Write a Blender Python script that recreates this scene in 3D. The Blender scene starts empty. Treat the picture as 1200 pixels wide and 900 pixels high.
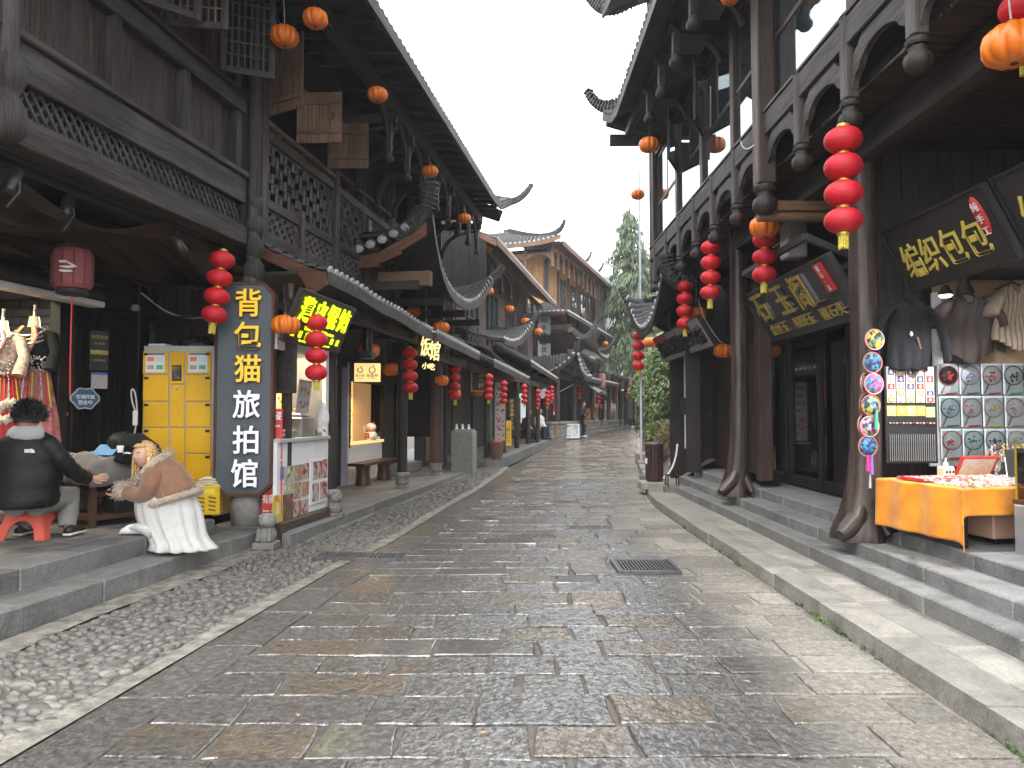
import bpy,math,random
from mathutils import Vector,Matrix,noise
RND=random.Random(11)
SC=bpy.context.scene
COL=SC.collection
rad=math.radians
# ---- camera, sky, sun, exposure
PITCH=rad(2.36)
cam_data=bpy.data.cameras.new('camera')
cam=bpy.data.objects.new('camera',cam_data)
COL.objects.link(cam)
cam.location=(0,0,1.6)
cam.rotation_euler=(rad(90)+PITCH,0,0)
cam_data.sensor_width=36
cam_data.lens=25.5
cam_data.clip_start=0.05
cam_data.clip_end=3000
SC.camera=cam
SC.render.resolution_x,SC.render.resolution_y=1024,768
SC.view_settings.view_transform='Standard'
SC.view_settings.look='None'
SC.view_settings.gamma=1
SC.view_settings.use_curve_mapping=False
SC.view_settings.exposure=1.5
SC.cycles.max_bounces=6
SC.cycles.diffuse_bounces=3
SC.cycles.glossy_bounces=3
SC.cycles.transparent_max_bounces=8
SC.cycles.transmission_bounces=4
SC.cycles.caustics_reflective=False
SC.cycles.caustics_refractive=False
SC.cycles.sample_clamp_indirect=6
SUN_EL,SUN_AZ=rad(58),rad(200)
world=bpy.data.worlds.new('World')
SC.world=world
world.use_nodes=True
wt=world.node_tree
bg=wt.nodes['Background']
sky=wt.nodes.new('ShaderNodeTexSky')
sky.sky_type='NISHITA'
sky.sun_disc=False
sky.sun_elevation=SUN_EL
sky.sun_rotation=SUN_AZ
sky.air_density,sky.dust_density,sky.ozone_density=1.0,6.0,1.0
hsv=wt.nodes.new('ShaderNodeHueSaturation')
hsv.inputs['Saturation'].default_value=0.12
wt.links.new(sky.outputs[0],hsv.inputs['Color'])
wt.links.new(hsv.outputs[0],bg.inputs['Color'])
bg.inputs['Strength'].default_value=0.05
bg2=wt.nodes.new('ShaderNodeBackground')
bg2.inputs['Color'].default_value=(0.97,0.985,1.0,1)
bg2.inputs['Strength'].default_value=1.15
add=wt.nodes.new('ShaderNodeAddShader')
wt.links.new(bg.outputs[0],add.inputs[0])
wt.links.new(bg2.outputs[0],add.inputs[1])
wt.links.new(add.outputs[0],wt.nodes['World Output'].inputs['Surface'])
sun_d=bpy.data.lights.new('sun','SUN')
sun_d.energy=0.9
sun_d.angle=rad(25)
sun_d.color=(1,0.97,0.92)
sun=bpy.data.objects.new('sun',sun_d)
COL.objects.link(sun)
sun.rotation_euler=(rad(90)-SUN_EL,0,rad(180)-SUN_AZ)
# ---- frames and measuring
FPX=850.0
def ray(px,py):
 x=(px-600)/FPX; y=(450-py)/FPX
 return Vector((x,math.cos(PITCH)-y*math.sin(PITCH),math.sin(PITCH)+y*math.cos(PITCH)))
def at(px,py,Y):
 d=ray(px,py)
 return Vector((0,0,1.6))+d*(Y/d.y)
def gnd(px,py,z):
 d=ray(px,py)
 return Vector((0,0,1.6))+d*((z-1.6)/d.z)
def elev(Y):
 return 0.0 if Y < 14 else 0.0205*(Y-14)*min(1,(Y-14)/3)
ID=Matrix.Identity(4)
TH=math.atan(.16)
FA=Matrix.Translation((-4.862,0,0))@Matrix.Rotation(-TH,4,'Z')
def frame(x,y,slope,z=0):
 return Matrix.Translation((x,y,z))@Matrix.Rotation(-math.atan(slope),4,'Z')
def on(F,px,py,v):
 inv=F.inverted()
 o=inv@Vector((0,0,1.6)); d=inv.to_3x3()@ray(px,py)
 return o+d*((v-o.x)/d.x)
# ---- mesh builder
class MB:
 def __init__(s):
  s.v=[]; s.f=[]; s.uv=[]; s.sm=[]; s.mi=[]
 def add(s,verts,faces,uvs=None,smooth=False,mi=0):
  b=len(s.v)
  s.v.extend(tuple(p) for p in verts)
  for k,f in enumerate(faces):
   s.f.append(tuple(i+b for i in f))
   if uvs is None:
    s.uv.extend((verts[i][0]+verts[i][1]*.7,verts[i][2]) for i in f)
   else:
    s.uv.extend(uvs[k])
   s.sm.append(smooth); s.mi.append(mi)
  return s
 def box(s,c,size,rot=None,ch=0.0,mi=0,taper=None):
  h=[a/2 for a in size]
  rot=rot or Matrix.Identity(3)
  c=Vector(c)
  la=max(range(3),key=lambda i: size[i])
  oth=[i for i in range(3) if i != la]
  ou,ov=RND.uniform(0,50),RND.uniform(0,50)
  def P(x):
   x=list(x)
   if taper:
    k=(x[2]/h[2]+1)/2
    x[0] *= 1+(taper-1)*k; x[1] *= 1+(taper-1)*k
   return c+rot@Vector(x)
  def U(x,n):
   if n == la: return (x[oth[0]]+ou,x[oth[1]]*.3+ov)
   o=[i for i in oth if i != n][0]
   return (x[o]+ou+n*3.1,x[la]+ov)
  if ch <= 0 or min(h) <= ch*1.02:
   loc=[(sx*h[0],sy*h[1],sz*h[2]) for sx in (-1,1) for sy in (-1,1) for sz in (-1,1)]
   fs=[((0,1,3,2),0),((4,6,7,5),0),((0,4,5,1),1),((2,3,7,6),1),((0,2,6,4),2),((1,5,7,3),2)]
   s.add([P(x) for x in loc],[f for f,n in fs],[[U(loc[i],n) for i in f] for f,n in fs],False,mi)
   return s
  loc=[]; idx={}
  for sx in (-1,1):
   for sy in (-1,1):
    for sz in (-1,1):
     for n in range(3):
      q=[sx*h[0],sy*h[1],sz*h[2]]
      for k in range(3):
       if k != n: q[k] -= (sx,sy,sz)[k]*ch
      idx[(sx,sy,sz,n)]=len(loc); loc.append(tuple(q))
  fs=[]
  for n in range(3):
   a,b=[k for k in range(3) if k != n]
   for sg in (-1,1):
    ring=[]
    for (p,q) in ((-1,-1),(1,-1),(1,1),(-1,1)):
     k=[0,0,0]; k[n]=sg; k[a]=p; k[b]=q
     ring.append(idx[(k[0],k[1],k[2],n)])
    flip=(sg < 0) ^ (n == 1)
    fs.append((tuple(reversed(ring)) if flip else tuple(ring),n))
  for ax in range(3):
   a,b=[k for k in range(3) if k != ax]
   for p in (-1,1):
    for q in (-1,1):
     k0=[0,0,0]; k0[a]=p; k0[b]=q
     k1=list(k0); k0[ax]=-1; k1[ax]=1
     f=(idx[(*k0,a)],idx[(*k1,a)],idx[(*k1,b)],idx[(*k0,b)])
     fs.append((f,a))
  for sx in (-1,1):
   for sy in (-1,1):
    for sz in (-1,1):
     fs.append(((idx[(sx,sy,sz,0)],idx[(sx,sy,sz,1)],idx[(sx,sy,sz,2)]),0))
  out=[]
  for f,n in fs:
   p=[Vector(loc[i]) for i in f]
   nn=(p[1]-p[0]).cross(p[2]-p[0])
   m=sum(p,Vector())/len(p)
   out.append((f if nn.dot(m) > 0 else tuple(reversed(f)),n))
  s.add([P(x) for x in loc],[f for f,n in out],[[U(loc[i],n) for i in f] for f,n in out],False,mi)
  return s
 def bar(s,p0,p1,w,h,ch=0.0,up=(0,0,1),mi=0):
  p0,p1=Vector(p0),Vector(p1)
  d=p1-p0; L=d.length
  z=d.normalized(); up=Vector(up)
  if abs(z.dot(up)) > .98: up=Vector((0,1,0))
  x=up.cross(z).normalized(); y=z.cross(x)
  R=Matrix((x,y,z)).transposed()
  return s.box((p0+p1)/2,(w,h,L),R,ch,mi)
 def tube(s,pts,rads,n=8,caps=True,smooth=True,mi=0,squash=1.0):
  pts=[Vector(p) for p in pts]
  if not isinstance(rads,(list,tuple)): rads=[rads]*len(pts)
  t0=(pts[1]-pts[0]).normalized()
  a=Vector((0,0,1)) if abs(t0.z) < .9 else Vector((1,0,0))
  x=a.cross(t0).normalized()
  verts,uvs=[],[]
  ou,ln=RND.uniform(0,40),RND.uniform(0,40)
  lens=[]
  for i,p in enumerate(pts):
   t=(pts[min(i+1,len(pts)-1)]-pts[max(i-1,0)]).normalized()
   x=(x-t*x.dot(t)).normalized(); y=t.cross(x)
   if i: ln += (p-pts[i-1]).length
   lens.append(ln)
   for k in range(n):
    an=2*math.pi*k/n
    verts.append(p+(x*math.cos(an)+y*math.sin(an)*squash)*rads[i])
  fs,us=[],[]
  rm=max(rads)
  for i in range(len(pts)-1):
   for k in range(n):
    k2=(k+1) % n
    fs.append((i*n+k,i*n+k2,(i+1)*n+k2,(i+1)*n+k))
    u0,u1=ou+6.28*rm*k/n,ou+6.28*rm*(k+1)/n
    us.append([(u0,lens[i]),(u1,lens[i]),(u1,lens[i+1]),(u0,lens[i+1])])
  s.add(verts,fs,us,smooth,mi)
  if caps:
   e=len(pts)-1
   s.add(verts[:n],[tuple(reversed(range(n)))],None,False,mi)
   s.add(verts[e*n:],[tuple(range(n))],None,False,mi)
  return s
 def lathe(s,prof,n=16,M=None,mi=0,smooth=True,lobes=0,depth=0.0):
  M=M or ID
  verts=[]
  for (r,z) in prof:
   for k in range(n):
    an=2*math.pi*k/n
    rr=r*(1-depth*abs(math.cos(an*lobes/2)) ** 6) if lobes else r
    verts.append(M@Vector((rr*math.cos(an),rr*math.sin(an),z)))
  fs,us=[],[]
  ou=RND.uniform(0,30)
  for i in range(len(prof)-1):
   for k in range(n):
    k2=(k+1) % n
    fs.append((i*n+k,i*n+k2,(i+1)*n+k2,(i+1)*n+k))
    a,b=k/n,(k+1)/n
    us.append([(a+ou,prof[i][1]),(b+ou,prof[i][1]),(b+ou,prof[i+1][1]),(a+ou,prof[i+1][1])])
  s.add(verts,fs,us,smooth,mi)
  if prof[0][0] > 1e-4: s.add(verts[:n],[tuple(reversed(range(n)))],None,False,mi)
  if prof[-1][0] > 1e-4: s.add(verts[-n:],[tuple(range(n))],None,False,mi)
  return s
 def prism(s,poly,d,M=None,mi=0):
  M=M or ID
  n=len(poly)
  area=sum(poly[i][0]*poly[(i+1) % n][1]-poly[(i+1) % n][0]*poly[i][1] for i in range(n))
  if area < 0: poly=list(reversed(poly))
  vb=[M@Vector((x,y,0)) for x,y in poly]; vt=[M@Vector((x,y,d)) for x,y in poly]
  ou,ov=RND.uniform(0,30),RND.uniform(0,30)
  uvp=[(y+ou,x+ov) for x,y in poly]
  s.add(vb+vt,[tuple(reversed(range(n))),tuple(range(n,2*n))],
    [[uvp[i] for i in reversed(range(n))],uvp],False,mi)
  sides,su=[],[]
  for i in range(n):
   j=(i+1) % n
   sides.append((i,j,n+j,n+i))
   su.append([uvp[i],uvp[j],(uvp[j][0]+d,uvp[j][1]),(uvp[i][0]+d,uvp[i][1])])
  s.add(vb+vt,sides,su,False,mi)
  return s
 def grid(s,fn,nu,nv,mi=0,smooth=True,wu=1.0,wv=1.0,wrap=False):
  verts=[fn(i/nu,j/nv) for j in range(nv+1) for i in range(nu+1)]
  fs,us=[],[]
  for j in range(nv):
   for i in range(nu):
    a=j*(nu+1)+i
    fs.append((a,a+1,a+nu+2,a+nu+1))
    us.append([(i/nu*wu,j/nv*wv),((i+1)/nu*wu,j/nv*wv),((i+1)/nu*wu,(j+1)/nv*wv),(i/nu*wu,(j+1)/nv*wv)])
  s.add(verts,fs,us,smooth,mi)
  return s
 def mesh(s,name,mats,origin=(0,0,0)):
  o=Vector(origin)
  me=bpy.data.meshes.new(name)
  me.from_pydata([Vector(p)-o for p in s.v],[],s.f)
  if s.f:
   uvl=me.uv_layers.new(name='UVMap')
   uvl.data.foreach_set('uv',[c for p in s.uv for c in p])
   me.polygons.foreach_set('use_smooth',s.sm)
   me.polygons.foreach_set('material_index',s.mi)
  for m in (mats if isinstance(mats,(list,tuple)) else [mats]):
   me.materials.append(m)
  me.update()
  return me
 def build(s,name,mats,parent=None,label=None,kind=None):
  org=BASE.get(parent.name,(0,0,0)) if parent else (0,0,0)
  o=bpy.data.objects.new(name,s.mesh(name,mats,org))
  COL.objects.link(o)
  if parent:
   o.parent=parent
   BASE[o.name]=org
  if label: o['label']=label
  if kind: o['kind']=kind
  return o
BASE={}
def tag(o,label,cat,group=None,kind=None):
 o['label']=label; o['category']=cat
 if group: o['group']=group
 if kind: o['kind']=kind
 return o
def thing(name,label,cat,F=ID,base=(0,0,0),group=None):
 o=bpy.data.objects.new(name,None)
 COL.objects.link(o)
 o.empty_display_size=.2
 o.matrix_world=F@Matrix.Translation(base)
 BASE[o.name]=Vector(base)
 return tag(o,label,cat,group)
def struct(name,mb,m):
 o=mb.build(name,m)
 o['kind']='structure'
 return o
def piece(name,me,parent,M,mat_index=None):
 o=bpy.data.objects.new(name,me)
 COL.objects.link(o)
 o.parent=parent
 b=BASE.get(parent.name,(0,0,0))
 o.matrix_local=Matrix.Translation(-Vector(b))@M
 BASE[o.name]=(0,0,0)
 return o
def copy_tree(o,parent=None):
 c=o.copy(); COL.objects.link(c)
 c.parent=parent
 BASE[c.name]=BASE.get(o.name,(0,0,0))
 for ch in o.children:
  copy_tree(ch,c)
 return c
def basis(origin,right,up):
 r=Vector(right).normalized(); u=Vector(up); u=(u-r*u.dot(r)).normalized(); n=r.cross(u)
 M=Matrix((r,u,n)).transposed().to_4x4()
 M.translation=Vector(origin)
 return M
def TR(x,y,z): return Matrix.Translation((x,y,z))
def RZ(a): return Matrix.Rotation(a,4,'Z')
def RX(a): return Matrix.Rotation(a,4,'X')
def RY(a): return Matrix.Rotation(a,4,'Y')
def SCL(x,y,z): return Matrix.Diagonal((x,y,z,1))
_tc={}
def text_mesh(body,size,extrude,bold,m,key=None):
 k=(body,size,extrude,bold,m.name)
 if k in _tc: return _tc[k]
 c=bpy.data.curves.new('lettering','FONT')
 c.body=body; c.size=size; c.extrude=extrude; c.offset=bold*size
 c.align_x='CENTER'; c.align_y='CENTER'; c.resolution_u=3
 o=bpy.data.objects.new('lettering',c)
 COL.objects.link(o)
 bpy.context.view_layer.update()
 me=bpy.data.meshes.new_from_object(o.evaluated_get(bpy.context.evaluated_depsgraph_get()))
 bpy.data.objects.remove(o); bpy.data.curves.remove(c)
 me.name='lettering'
 if me.vertices:
  xs=[v.co.x for v in me.vertices]; ys=[v.co.y for v in me.vertices]
  d=Vector(((min(xs)+max(xs))/2,(min(ys)+max(ys))/2,0))
  for v in me.vertices: v.co -= d
 me.materials.clear(); me.materials.append(m)
 _tc[k]=me
 return me
# ---- materials
def newmat(name):
 m=bpy.data.materials.new(name); m.use_nodes=True
 nt=m.node_tree
 return m,nt,nt.nodes['Principled BSDF']
def N(nt,kind,ins=None,**kw):
 n=nt.nodes.new(kind)
 for k,v in kw.items(): setattr(n,k,v)
 for k,v in (ins or {}).items(): n.inputs[k].default_value=v
 return n
def LK(nt,a,b): nt.links.new(a,b)
def c4(c): return (c[0],c[1],c[2],1)
def mathn(nt,op,a,b=None,clamp=False):
 n=N(nt,'ShaderNodeMath',operation=op); n.use_clamp=clamp
 for i,x in enumerate((a,b)):
  if x is None: continue
  if isinstance(x,(int,float)): n.inputs[i].default_value=x
  else: LK(nt,x,n.inputs[i])
 return n.outputs[0]
def mixc(nt,fac,a,b,blend='MIX'):
 n=N(nt,'ShaderNodeMix',data_type='RGBA',blend_type=blend)
 for sock,x in ((n.inputs[0],fac),(n.inputs[6],a),(n.inputs[7],b)):
  if isinstance(x,(int,float)): sock.default_value=x
  elif isinstance(x,(tuple,list)): sock.default_value=c4(x)
  else: LK(nt,x,sock)
 return n.outputs[2]
def ramp(nt,fac,stops):
 n=N(nt,'ShaderNodeValToRGB')
 e=n.color_ramp.elements
 while len(e) < len(stops): e.new(.5)
 for k,(p,c) in enumerate(stops):
  e[k].position=p; e[k].color=c4(c) if isinstance(c,(tuple,list)) else (c,c,c,1)
 LK(nt,fac,n.inputs[0])
 return n.outputs[0]
def bump(nt,h,strength,dist,bs):
 b=N(nt,'ShaderNodeBump',{'Strength': strength,'Distance': dist})
 LK(nt,h,b.inputs['Height']); LK(nt,b.outputs[0],bs.inputs['Normal'])
 return b
def wood(name,dark,light,grey=None,gamt=.35,rough=.62,bmp=.35,gu=55,gv=2.2,var=.35):
 m,nt,bs=newmat(name)
 uv=N(nt,'ShaderNodeTexCoord').outputs['UV']
 mp=N(nt,'ShaderNodeMapping',{'Scale': (gu,gv,1)}); LK(nt,uv,mp.inputs[0])
 oi=N(nt,'ShaderNodeObjectInfo')
 n1=N(nt,'ShaderNodeTexNoise',{'Scale': 1.0,'Detail': 6,'Roughness': .65,'Distortion': .4}); LK(nt,mp.outputs[0],n1.inputs['Vector'])
 mp2=N(nt,'ShaderNodeMapping',{'Scale': (7,.7,1)}); LK(nt,uv,mp2.inputs[0])
 n2=N(nt,'ShaderNodeTexNoise',{'Scale': 1.0,'Detail': 4,'Roughness': .6}); LK(nt,mp2.outputs[0],n2.inputs['Vector'])
 col=ramp(nt,n1.outputs[0],[(.3,dark),(.55,[(a+b)/2 for a,b in zip(dark,light)]),(.75,light)])
 if grey:
  f=ramp(nt,n2.outputs[0],[(.42,0),(.68,1)])
  col=mixc(nt,mathn(nt,'MULTIPLY',f,gamt),col,grey)
 mp4=N(nt,'ShaderNodeMapping',{'Scale': (22,.5,1)}); LK(nt,uv,mp4.inputs[0])
 n4=N(nt,'ShaderNodeTexNoise',{'Scale': 1.0,'Detail': 3,'Roughness': .5}); LK(nt,mp4.outputs[0],n4.inputs['Vector'])
 col=mixc(nt,ramp(nt,mathn(nt,'ABSOLUTE',mathn(nt,'SUBTRACT',n4.outputs[0],.5)),[(.004,.75),(.016,0)]),col,[c*.3 for c in dark])
 k=mathn(nt,'ADD',mathn(nt,'MULTIPLY',oi.outputs['Random'],var),1-var/2)
 hs=N(nt,'ShaderNodeHueSaturation'); LK(nt,col,hs.inputs['Color']); LK(nt,k,hs.inputs['Value'])
 n3=N(nt,'ShaderNodeTexNoise',{'Scale': 1.3,'Detail': 3}); LK(nt,N(nt,'ShaderNodeNewGeometry').outputs['Position'],n3.inputs['Vector'])
 dirt=ramp(nt,n3.outputs[0],[(.35,.72),(.65,1.1)])
 LK(nt,mixc(nt,1.0,hs.outputs[0],dirt,'MULTIPLY'),bs.inputs['Base Color'])
 LK(nt,ramp(nt,n1.outputs[0],[(.3,min(1,rough+.18)),(.7,rough-.1)]),bs.inputs['Roughness'])
 bump(nt,n1.outputs[0],bmp,.004,bs)
 bs.inputs['Specular IOR Level'].default_value=.4
 return m
def plain(name,col,rough=.5,amt=.15,scale=6,bmp=0.0,bscale=60,metal=0.0,spec=.5,alt=None,emit=None,estr=0,coat=0,sheen=0,var=0.0,tcoord='Object',bdist=.003):
 m,nt,bs=newmat(name)
 co=N(nt,'ShaderNodeTexCoord').outputs[tcoord]
 n1=N(nt,'ShaderNodeTexNoise',{'Scale': scale,'Detail': 5,'Roughness': .6}); LK(nt,co,n1.inputs['Vector'])
 a=[c*(1-amt) for c in col]; b=[min(1,c*(1+amt)) for c in (alt or col)]
 out=ramp(nt,n1.outputs[0],[(.3,a),(.7,b)])
 if var:
  oi=N(nt,'ShaderNodeObjectInfo')
  hs=N(nt,'ShaderNodeHueSaturation'); LK(nt,out,hs.inputs['Color'])
  LK(nt,mathn(nt,'ADD',mathn(nt,'MULTIPLY',oi.outputs['Random'],var),1-var/2),hs.inputs['Value'])
  out=hs.outputs[0]
 LK(nt,out,bs.inputs['Base Color'])
 LK(nt,ramp(nt,n1.outputs[0],[(.3,max(0,rough-.08)),(.7,min(1,rough+.08))]),bs.inputs['Roughness'])
 bs.inputs['Metallic'].default_value=metal
 bs.inputs['Specular IOR Level'].default_value=spec
 bs.inputs['Coat Weight'].default_value=coat
 bs.inputs['Sheen Weight'].default_value=sheen
 if emit:
  bs.inputs['Emission Color'].default_value=c4(emit); bs.inputs['Emission Strength'].default_value=estr
 if bmp:
  n2=N(nt,'ShaderNodeTexNoise',{'Scale': bscale,'Detail': 5,'Roughness': .65}); LK(nt,co,n2.inputs['Vector'])
  bump(nt,n2.outputs[0],bmp,bdist,bs)
 return m
M={}
M['wood_grey']=wood('aged_grey_wood',(0.019,0.0148,0.0128),(0.066,0.055,0.05),(0.12,0.112,0.113),.6,.66)
M['wood_dark']=wood('aged_dark_wood',(0.012,0.0088,0.0075),(0.04,0.029,0.024),(0.07,0.062,0.06),.35,.6)
M['wood_panel']=wood('panel_boards',(0.018,0.0125,0.0105),(0.06,0.043,0.036),(0.09,0.079,0.077),.5,.62,gu=40)
M['wood_brown']=wood('brown_timber',(0.028,0.0155,0.011),(0.085,0.048,0.034),(0.1,0.075,0.063),.4,.5)
M['wood_red']=wood('russet_board',(.07,.024,.012),(.17,.062,.033),(.15,.09,.065),.4,.7)
M['wood_tan']=wood('tan_shutter_boards',(.10,.055,.032),(.26,.15,.095),(.22,.16,.13),.4,.75)
M['wood_pale']=wood('pale_new_timber',(.30,.15,.055),(.55,.32,.14),(.42,.28,.17),.3,.7)
M['wood_bench']=wood('oiled_bench_wood',(.04,.017,.010),(.13,.058,.035),None,0,.35)
M['wood_log']=wood('polished_root_wood',(.016,.009,.007),(.055,.033,.026),(.10,.085,.08),.5,.32,bmp=.5,gu=30)
M['wood_lat']=wood('weathered_lattice',(0.045,0.038,0.034),(0.13,0.114,0.106),(0.18,0.168,0.165),.5,.75)
M['wood_table']=wood('worn_table_wood',(.07,.033,.019),(.17,.085,.05),(.15,.10,.08),.3,.6)
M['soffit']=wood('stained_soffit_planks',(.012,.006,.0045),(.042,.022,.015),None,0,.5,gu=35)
M['black_wood']=wood('black_paint_and_eave_shade',(.006,.0055,.006),(.016,.014,.014),(.03,.028,.03),.3,.5)  # black painted timber; also paints in eave shade on the glazed house end
M['tile']=plain('grey_clay_tile',(.052,.053,.056),.8,.45,9,.4,70,var=.35)
M['tile_pale']=plain('lime_washed_tile',(.33,.335,.34),.85,.4,30,.5,90,var=.5)
M['tile_dark']=plain('sooty_clay_tile',(.045,.047,.05),.75,.45,9,.4,70,var=.3)
M['stone_grey']=plain('sawn_grey_stone',(.145,.148,.15),.75,.28,5,.4,90,alt=(.19,.19,.188),var=.22)
M['stone_step']=plain('worn_step_stone',(.155,.15,.142),.7,.3,7,.5,60,alt=(.21,.2,.185),var=.25)
M['brick_grey']=plain('grey_brick',(.10,.105,.11),.85,.25,9,.4,70,var=.3)
M['stone_lion']=plain('carved_grey_stone',(.17,.165,.158),.85,.4,25,.6,120)
M['concrete']=plain('rough_concrete',(.20,.20,.193),.85,.2,8,.4,60)
M['mortar']=plain('pale_mortar',(.205,.195,.175),.85,.3,7,.5,80,alt=(.26,.25,.225))
M['floor_brick']=plain('worn_paving',(.105,.10,.093),.8,.35,20,.6,50,alt=(.16,.152,.142))
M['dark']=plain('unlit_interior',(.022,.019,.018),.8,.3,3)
M['iron']=plain('black_iron',(.012,.012,.013),.45,.2,10,metal=.6)
M['steel']=plain('brushed_steel',(.55,.55,.56),.3,.1,20,metal=1)
M['alu']=plain('grey_metal_frame',(.32,.33,.34),.4,.1,9,metal=.4)
M['white']=plain('white_painted_panel',(.72,.72,.73),.5,.06,5)
M['white_pipe']=plain('white_plastic_pipe',(.62,.60,.62),.4,.08,9)
M['lavender']=plain('pale_drainpipe',(.50,.48,.60),.45,.08,7)
M['cord']=plain('black_cord',(.02,.02,.02),.6,.1,30)
M['wire_white']=plain('white_cable',(.55,.54,.52),.5,.1,30)
M['wire_dark']=plain('dark_wire',(.03,.03,.03),.5,.1,30)
M['gold']=plain('gilt_paper',(.55,.40,.07),.35,.2,30,metal=.55)
M['tassel']=plain('yellow_fringe',(.62,.52,.07),.7,.3,60,.4,200)
M['plastic_black']=plain('black_plastic',(.010,.010,.011),.5,.1,20)
M['paper']=plain('white_paper',(.70,.70,.70),.8,.05,20)
M['blue_print']=plain('blue_print',(.05,.16,.42),.6,.1,20)
M['red_print']=plain('red_print',(.52,.035,.035),.5,.08,12)
M['orange_print']=plain('orange_print',(.75,.22,.08),.6,.1,20)
M['green_print']=plain('green_print',(.06,.42,.26),.6,.1,20)
M['white_print']=plain('white_lettering',(.80,.80,.80),.6,.04,20)
M['black_print']=plain('black_lettering',(.015,.015,.016),.6,.1,20)
M['yellow_print']=plain('yellow_lettering',(.62,.50,.10),.55,.08,20)
M['gold_print']=plain('gilt_lettering',(.50,.36,.07),.4,.15,20,metal=.2)
M['gold_dull']=plain('faded_gilt_lettering',(.34,.20,.04),.5,.2,20)
M['sign_face']=plain('slate_blue_sign_face',(.075,.088,.105),.5,.08,6)
M['sign_dark']=plain('dark_signboard',(.022,.020,.021),.45,.2,8)
M['sign_grey']=plain('grey_signboard',(.055,.055,.058),.55,.25,8)
M['sign_pale']=plain('pale_grey_signboard',(.36,.36,.37),.6,.12,8)
M['locker_y']=plain('yellow_locker_door',(.70,.40,.010),.38,.12,2.2,.05,200)
M['locker_g']=plain('grey_locker_case',(.42,.44,.44),.45,.06,6)
M['crate_y']=plain('yellow_crate_plastic',(.75,.47,.012),.4,.08,9)
M['cloth_cream']=plain('cream_cloth',(.60,.55,.42),.9,.2,20,.4,120,sheen=.3)
M['stool']=plain('coral_red_plastic',(.62,.105,.07),.38,.06,9)
M['quilt']=plain('grey_velvet_quilt',(.17,.158,.15),.9,.2,14,.5,40,sheen=.5,bdist=.006)
M['navy']=plain('navy_cloth',(.012,.018,.055),.85,.2,20,.3,90)
M['skin']=plain('skin',(.50,.28,.20),.5,.08,20,.12,300)
M['hair_black']=plain('black_hair',(.010,.009,.009),.55,.4,60,.8,160)
M['hair_blond']=plain('dyed_blond_hair',(.46,.25,.085),.5,.45,45,.9,120,alt=(.66,.42,.18))
M['puffer']=plain('black_nylon',(.006,.006,.0075),.55,.3,12,.7,20,bdist=.014,spec=.3)
M['hood']=plain('grey_marl_hood',(.30,.30,.305),.9,.12,80,.4,90,sheen=.3)
M['jeans_grey']=plain('pale_grey_trousers',(.20,.20,.19),.9,.15,30,.3,90)
M['suede']=plain('brown_suede',(.225,.112,.062),.85,.2,12,.4,60,sheen=.4)
M['fur']=plain('cream_fleece',(.46,.36,.27),.95,.35,60,1.0,160,sheen=.6,bdist=.01)
M['skirt']=plain('white_skirt_cloth',(.52,.51,.49),.85,.08,14,.3,60,sheen=.3)
M['silver']=plain('silver_trinket',(.62,.60,.57),.3,.35,40,.9,60,metal=.85,bdist=.01)
M['velvet']=plain('orange_velvet',(.60,.175,.003),.85,.12,3.2,.35,60,alt=(.72,.29,.006),sheen=.25)
M['knit_black']=plain('black_knit',(.006,.006,.008),.95,.2,30,.6,110)
M['knit_brown']=plain('dark_brown_knit',(.045,.030,.026),.95,.25,30,.7,110)
M['knit_beige']=plain('beige_knit',(.30,.235,.175),.95,.2,40,.8,120)
M['backcloth']=plain('tan_backcloth',(.36,.25,.15),.9,.15,6,.3,60)
M['rock']=plain('weathered_rock',(.16,.14,.115),.9,.45,3,1.0,9,alt=(.25,.215,.18),bdist=.05)
M['earth']=plain('hillside_earth',(.075,.065,.05),.95,.4,2,.8,8,bdist=.03)
M['leaf_dark']=plain('dark_leaf',(.034,.062,.026),.6,.5,2.2,var=.3)
M['leaf_mid']=plain('mid_leaf',(.085,.135,.045),.55,.5,2.2,var=.3)
M['leaf_lime']=plain('yellow_green_leaf',(.19,.235,.075),.55,.5,2.2,var=.3)
M['needle']=plain('conifer_needles',(.055,.085,.045),.7,.5,1.2,alt=(.10,.14,.07))  # needle tone lightened so the colour carries some distance haze
M['bark']=plain('bark',(.06,.045,.035),.9,.4,9,.8,30)
M['terracotta']=plain('terracotta',(.36,.13,.07),.8,.2,9,.3,60)
M['plaster']=plain('white_plaster',(.62,.62,.62),.85,.08,3)
M['green_pole']=plain('green_painted_pole',(.012,.12,.04),.5,.1,9)
M['bottle_green']=plain('faded_olive_cloth',(.065,.07,.018),.85,.3,4,.4,30)
M['bin_wood']=wood('bin_slats',(.022,.010,.008),(.06,.03,.024),None,0,.5)
M['card']=plain('corrugated_card',(.42,.24,.11),.85,.1,9)
M['ext_red']=plain('red_enamel',(.50,.02,.018),.3,.08,9)
M['bamboo']=wood('bamboo_blind',(.15,.075,.042),(.30,.17,.10),None,0,.55)
M['mannequin']=plain('cream_mannequin',(.58,.47,.34),.55,.06,6)
M['char_white']=plain('white_acrylic_letter',(.74,.76,.82),.35,.03,9,emit=(.8,.85,1),estr=.12)
M['char_yellow']=plain('yellow_acrylic_letter',(.78,.47,.010),.35,.03,9,emit=(1,.6,.02),estr=.12)
M['neon']=plain('lit_yellow_green_letter',(.7,.8,.02),.4,.02,9,emit=(.80,1.0,.01),estr=.5)
M['led_y']=plain('lit_warm_led',(.8,.7,.25),.4,.05,30,emit=(1,.86,.35),estr=.4)
M['lamp_warm']=plain('lit_warm_lamp',(1,.9,.6),.4,.02,9,emit=(1,.83,.48),estr=3.5)
M['lamp_cool']=plain('lit_cool_lamp',(1,1,1),.4,.02,9,emit=(.95,.98,1),estr=5)
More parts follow.
